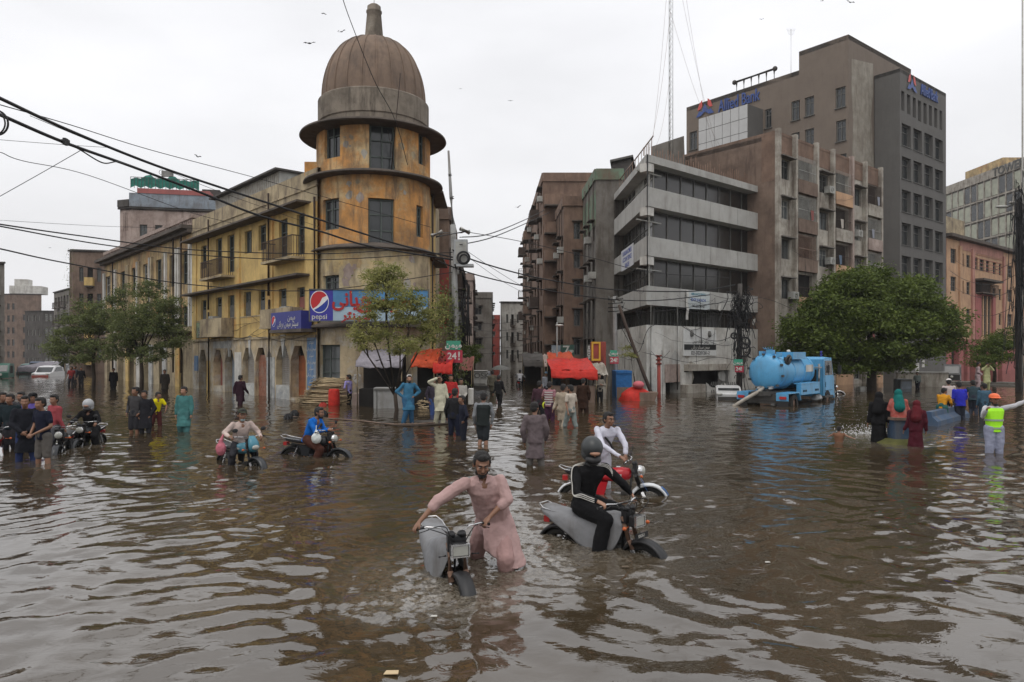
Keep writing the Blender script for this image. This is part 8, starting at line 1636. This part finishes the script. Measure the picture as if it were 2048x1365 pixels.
# helmeted rider
HBr = basis(V(.22, -.95, -.18), V(.05, -.05, 1))
rd, J, HB, rg = person('rider in black helmet and black jacket with three white sleeve stripes', (0, 0), 0, 'custom', ('jacket', (.011, .011, .012)), ('shalwar', (.011, .011, .012)), world=True, vs=.009, look=.22, head=('helmet', HELM), skin='skin2', extra=dict(headB=HBr), joints=dict(
    pelvis=(.93, 9.32, .50), chest=(.96, 9.22, .76), neck=(1.00, 9.14, 1.02), head=(1.02, 9.08, 1.20), shL=(1.20, 9.20, .96), shR=(.80, 9.06, .95), elL=(1.42, 9.18, .76), elR=(.80, 8.84, .70), haL=(1.53, 9.22, .635), haR=(1.03, 8.72, .635),
    hipL=(1.03, 9.38, .46), hipR=(.90, 9.20, .46), knL=(1.40, 9.30, .38), knR=(1.15, 8.82, .38), anL=(1.34, 9.35, -.15), anR=(1.05, 8.84, -.15)), h=1.72, fat=1.08)
for o in (-.022, 0, .022):
    q = MB(); sh, el, ha = J['shR'], J['elR'], J['haR']; side = V(-.80, -.55, .1).normalized()
    pts = [J['neck'] + V(-.07 + o * .3, -.045, .01 + o), sh + V(-.02, -.045 + o * .6, .062), sh.lerp(el, .25) + V(-.055, -.045 + o, .01) , sh.lerp(el, .6) + V(-.052, -.045 + o, 0), el + V(-.045, -.045 + o, -.01), el.lerp(ha, .25) + V(-.01, -.055, o + .005), el.lerp(ha, .62) + V(.0, -.052, o - .0), el.lerp(ha, .88) + V(0, -.045, o)]
    q.tube(smooth(pts, 6), .0055, 6); q.build('sleeve_stripe', M['white'], rd)
    q = MB(); sh, el = J['shL'], J['elL']; q.tube(smooth([J['neck'] + V(.07, -.045, .01 + o), sh + V(-.02, -.07, .045 + o * .7), sh + V(.05, -.065, .01 + o), sh.lerp(el, .4) + V(0, -.062, .01 + o)], 5), .0045, 6); q.build('sleeve_stripe', M['white'], rd)
q = MB(); q.ell(J['neck'] + V(0, -.01, -.0), (.09, .085, .05)); q.build('collar', M['black'], rd)
def pink_skirt(q, pel):
    n = 10; rr = []
    for i in range(n):
        t = i / (n - 1); c = pel + V(.03 + .09 * t, -.03 - .11 * t, .06 - .46 * t); ring = []
        for j in range(44):
            a = 2 * math.pi * j / 44; w = 1 + (.15 + .85 * t) * (.08 * math.sin(a * 5 + i * .35) + .055 * math.sin(a * 9 + 1.3 + .2 * i)); ring.append(c + V(math.cos(a) * (.178 + .05 * t) * w, math.sin(a) * (.135 + .065 * t) * w, (.05 * math.sin(a * 2 + .6) - .07 * math.cos(a)) * t))
        rr.append(ring)
    q.loft(rr)
# man in pink pushing the covered motorcycle
HBp = basis(V(.18, -.95, -.34), V(.06, -.2, 1))
pk, J, HB, rg = person('bearded man in pale pink tunic pushing the covered motorcycle', (0, 0), 0, 'custom', ('kameez', pmat('pink_tunic', (.44, .295, .28), .85, .14, 3, (.32, .205, .19), .5, True, bump=.8, bscale=6, spec=.15)), ('shalwar', pmat('pink_trousers', (.38, .24, .225), .85, .12, 3, None, bump=.55, bscale=10, spec=.15)), world=True, vs=.009, look=.18, beard=True, sleeve='rolled', extra=dict(headB=HBp, skirt=pink_skirt), joints=dict(
    pelvis=(-.21, 8.30, .50), chest=(-.27, 8.14, .78), neck=(-.325, 7.99, 1.05), head=(-.335, 7.92, 1.205), shL=(-.13, 8.06, 1.00), shR=(-.525, 7.94, .99), elL=(-.06, 8.00, .80), elR=(-.80, 7.82, .83), haL=(-.24, 7.90, .635), haR=(-.985, 7.70, .635),
    hipL=(-.12, 8.32, .46), hipR=(-.30, 8.34, .46), knL=(-.08, 8.02, .13), knR=(-.42, 8.5, .10), anL=(-.03, 8.20, -.27), anR=(-.45, 8.75, -.27)), h=1.74, fat=1.16)
q = MB(); q.chain([J['chest'] + V(-.02, -.125, .14), J['chest'] + V(.0, -.128, -.02)], [.012, .010], 6); q.build('placket', MATS['pink_trousers'], pk)
for k in range(3): q = MB(); q.ell(J['chest'] + V(-.012 + .006 * k, -.142, .10 - .05 * k), .006, n=6, m=4); q.build('button', M['white'], pk)
for e in (-1, 1): q = MB(); q.hexa([J['neck'] + V(*p) for p in ((e * .03, -.085, -.05), (e * .09, -.055, -.02), (e * .085, -.03, .02), (e * .05, -.05, .025), (e * .03, -.10, -.055), (e * .095, -.07, -.025), (e * .09, -.045, .022), (e * .05, -.065, .03))]); q.build('collar', MATS['pink_tunic'], pk)
# ------------------------------------------------------------------ facade clutter: loose wires, air conditioners, aerials
def wires(T, f, n, z0, z1, seed, o=.15, r=.012):
    rr = random.Random(seed)
    q = MB()
    for i in range(n):
        u = rr.uniform(0, f.L * .8); z = rr.uniform(z0, z1); w = rr.uniform(1.0, f.L * .5); s = rr.uniform(.1, .7)
        q.tube([f.pt(min(u + w * t, f.L), z - s * math.sin(math.pi * t) + rr.uniform(-.05, .05), o) for t in np.linspace(0, 1, 9)], r * rr.uniform(.6, 1.4), 4, cap=False)
        if rr.random() < .5: x = u + w * rr.random(); x = min(x, f.L); q.tube([f.pt(x, z, o), f.pt(x + .1, z - rr.uniform(.5, 2.5), o), f.pt(x + rr.uniform(-.2, .2), z - 3, o)], r, 4, cap=False)
    q.build('loose_wires', M['cable'], T, world=True)['kind'] = 'stuff'
def get(n): return [o for o in COL.objects if o.name == n][0]
OF = get('banded_office'); wires(OF, FWR, 16, 2.5, 6.3, 1); wires(OF, FWL, 8, 2.0, 6.5, 2); wires(get('domed_building'), FY, 9, 3.2, 4.6, 3, .1, .01)
wires(get('weathered_apartments'), FA, 8, 3, 15, 4, .4); wires(get('green_topped_tenement'), f3, 6, 3, 12, 6, .3)
def acs(T, f, spots, o=.45):
    for u, z in spots:
        q = MB(); f.bar(q, u, u + .75, z, z + .5, .01, o); a = q.build('air_conditioner', M['wframe'], T, world=True); q = MB(); c = f.pt(u + .375, z + .25, o + .005); q.torus(c, .17, .012, f.N, 20, 5); q.torus(c, .09, .01, f.N, 14, 5); q.build('fan_grille', M['frame'], a, world=True)
acs(get('weathered_apartments'), FA, [(1.6, 6.1), (6.9, 8.9), (11.4, 11.4), (6.8, 14.1), (11.6, 6.0)]); acs(get('domed_building'), FY, [(14.9, 4.3), (4.3, 4.2)], .4)
def stain_blots(T, f, n, z0, z1, seed, mats, big=1.0, avoid=()):
    """fallen-plaster patches: irregular thin-edged scars where the coat has come off"""
    rr = random.Random(seed)
    for i in range(n):
        u, z = rr.uniform(.4, f.L - .4) if f.L else rr.uniform(-2.6, 2.6), rr.uniform(z0, z1); k = rr.randint(7, 11); R0 = rr.uniform(.12, .4) * big; q = MB()
        if any(a - R0 < u < b + R0 and c - R0 < z < d + R0 for a, b, c, d in avoid): continue
        q.add([f.pt(u + R0 * rr.uniform(.5, 1.2) * math.cos(2 * math.pi * j / k), z + R0 * rr.uniform(.5, 1.4) * math.sin(2 * math.pi * j / k), .006) for j in range(k)], [tuple(range(k))]); q.build('plaster_scar', M[rr.choice(mats)], T, world=True)
CT = CylFac(TC, 2.85); AV = [(CT.u(a), CT.u(b), -1, 20) for a, b in ((646, 680), (736, 791), (835, 850))]; AY = [FY.rect(*r) for r in up + lo] + [FY.rect(*r[:4])[:2] + (-1, 3.3) for r in ghs]; Yt = get('domed_building')
stain_blots(Yt, CT, 16, 9.6, 10.5, 2, ['cream', 'pinkw', 'parapet'], .7, AV); stain_blots(Yt, CT, 12, 11.5, 12.9, 3, ['cream', 'parapet'], .5, AV); stain_blots(Yt, CT, 18, 5.6, 7.2, 4, ['cream', 'pinkw', 'ochre'], 1.0, AV); stain_blots(Yt, CT, 14, .3, 3.0, 5, ['white', 'cream', 'greyb'], 1.3, AV)
stain_blots(Yt, FY, 14, .2, 2.6, 6, ['white', 'cream', 'greyb', 'bluewall'], 1, AY); stain_blots(Yt, FY, 14, 4.2, 10, 8, ['pinkw', 'parapet', 'paleyellow'], .6, AY)
stain_blots(OF, FWR, 12, .5, 3.6, 7, ['cream', 'greyb', 'band'], 1.2); stain_blots(get('weathered_apartments'), FAL, 10, 8, 15, 9, ['brown', 'greyb'], 1.6)
# television aerials on the roofs
def aerial(label, p, h=2.2):
    T = thing('roof_aerial', label, 'aerial', p.to_tuple()); q = MB(); q.tube([p, p + V(0, 0, h)], .025, 5)
    for k in range(5): q.tube([p + V(-.5 + .06 * k, 0, h - .15 * k), p + V(.5 - .06 * k, 0, h - .15 * k)], .012, 4)
    q.build('aerial_mast', M['frame'], T, world=True)
aerial('thin rod on the flat roof of the bank left wing', P(1582, 148, 80), 5)
# ------------------------------------------------------------------ thin humid air
q = MB(); q.hexa([V(-260, -30, -1.6), V(260, -30, -1.6), V(260, 330, -1.6), V(-260, 330, -1.6), V(-260, -30, 48), V(260, -30, 48), V(260, 330, 48), V(-260, 330, 48)])
hm = bpy.data.materials.new('humid_air'); hm.use_nodes = True; t = hm.node_tree; t.nodes.clear(); o_ = N(t, 'ShaderNodeOutputMaterial'); pv = N(t, 'ShaderNodeVolumePrincipled')
pv.inputs['Color'].default_value = (.95, .96, 1, 1); pv.inputs['Density'].default_value = .00028; t.links.new(pv.outputs[0], o_.inputs['Volume'])
hz = q.build('haze', hm); hz['kind'] = 'stuff'
# ------------------------------------------------------------------ lettering curves become plain meshes
def finalize_text():
    bpy.context.view_layer.update(); dg = bpy.context.evaluated_depsgraph_get()
    for o in [x for x in COL.objects if x.type == 'FONT']:
        me = bpy.data.meshes.new_from_object(o.evaluated_get(dg)); n = bpy.data.objects.new('lettering', me); COL.objects.link(n); n.parent = o.parent; n.matrix_basis = o.matrix_basis.copy()
        bpy.data.objects.remove(o)
finalize_text()
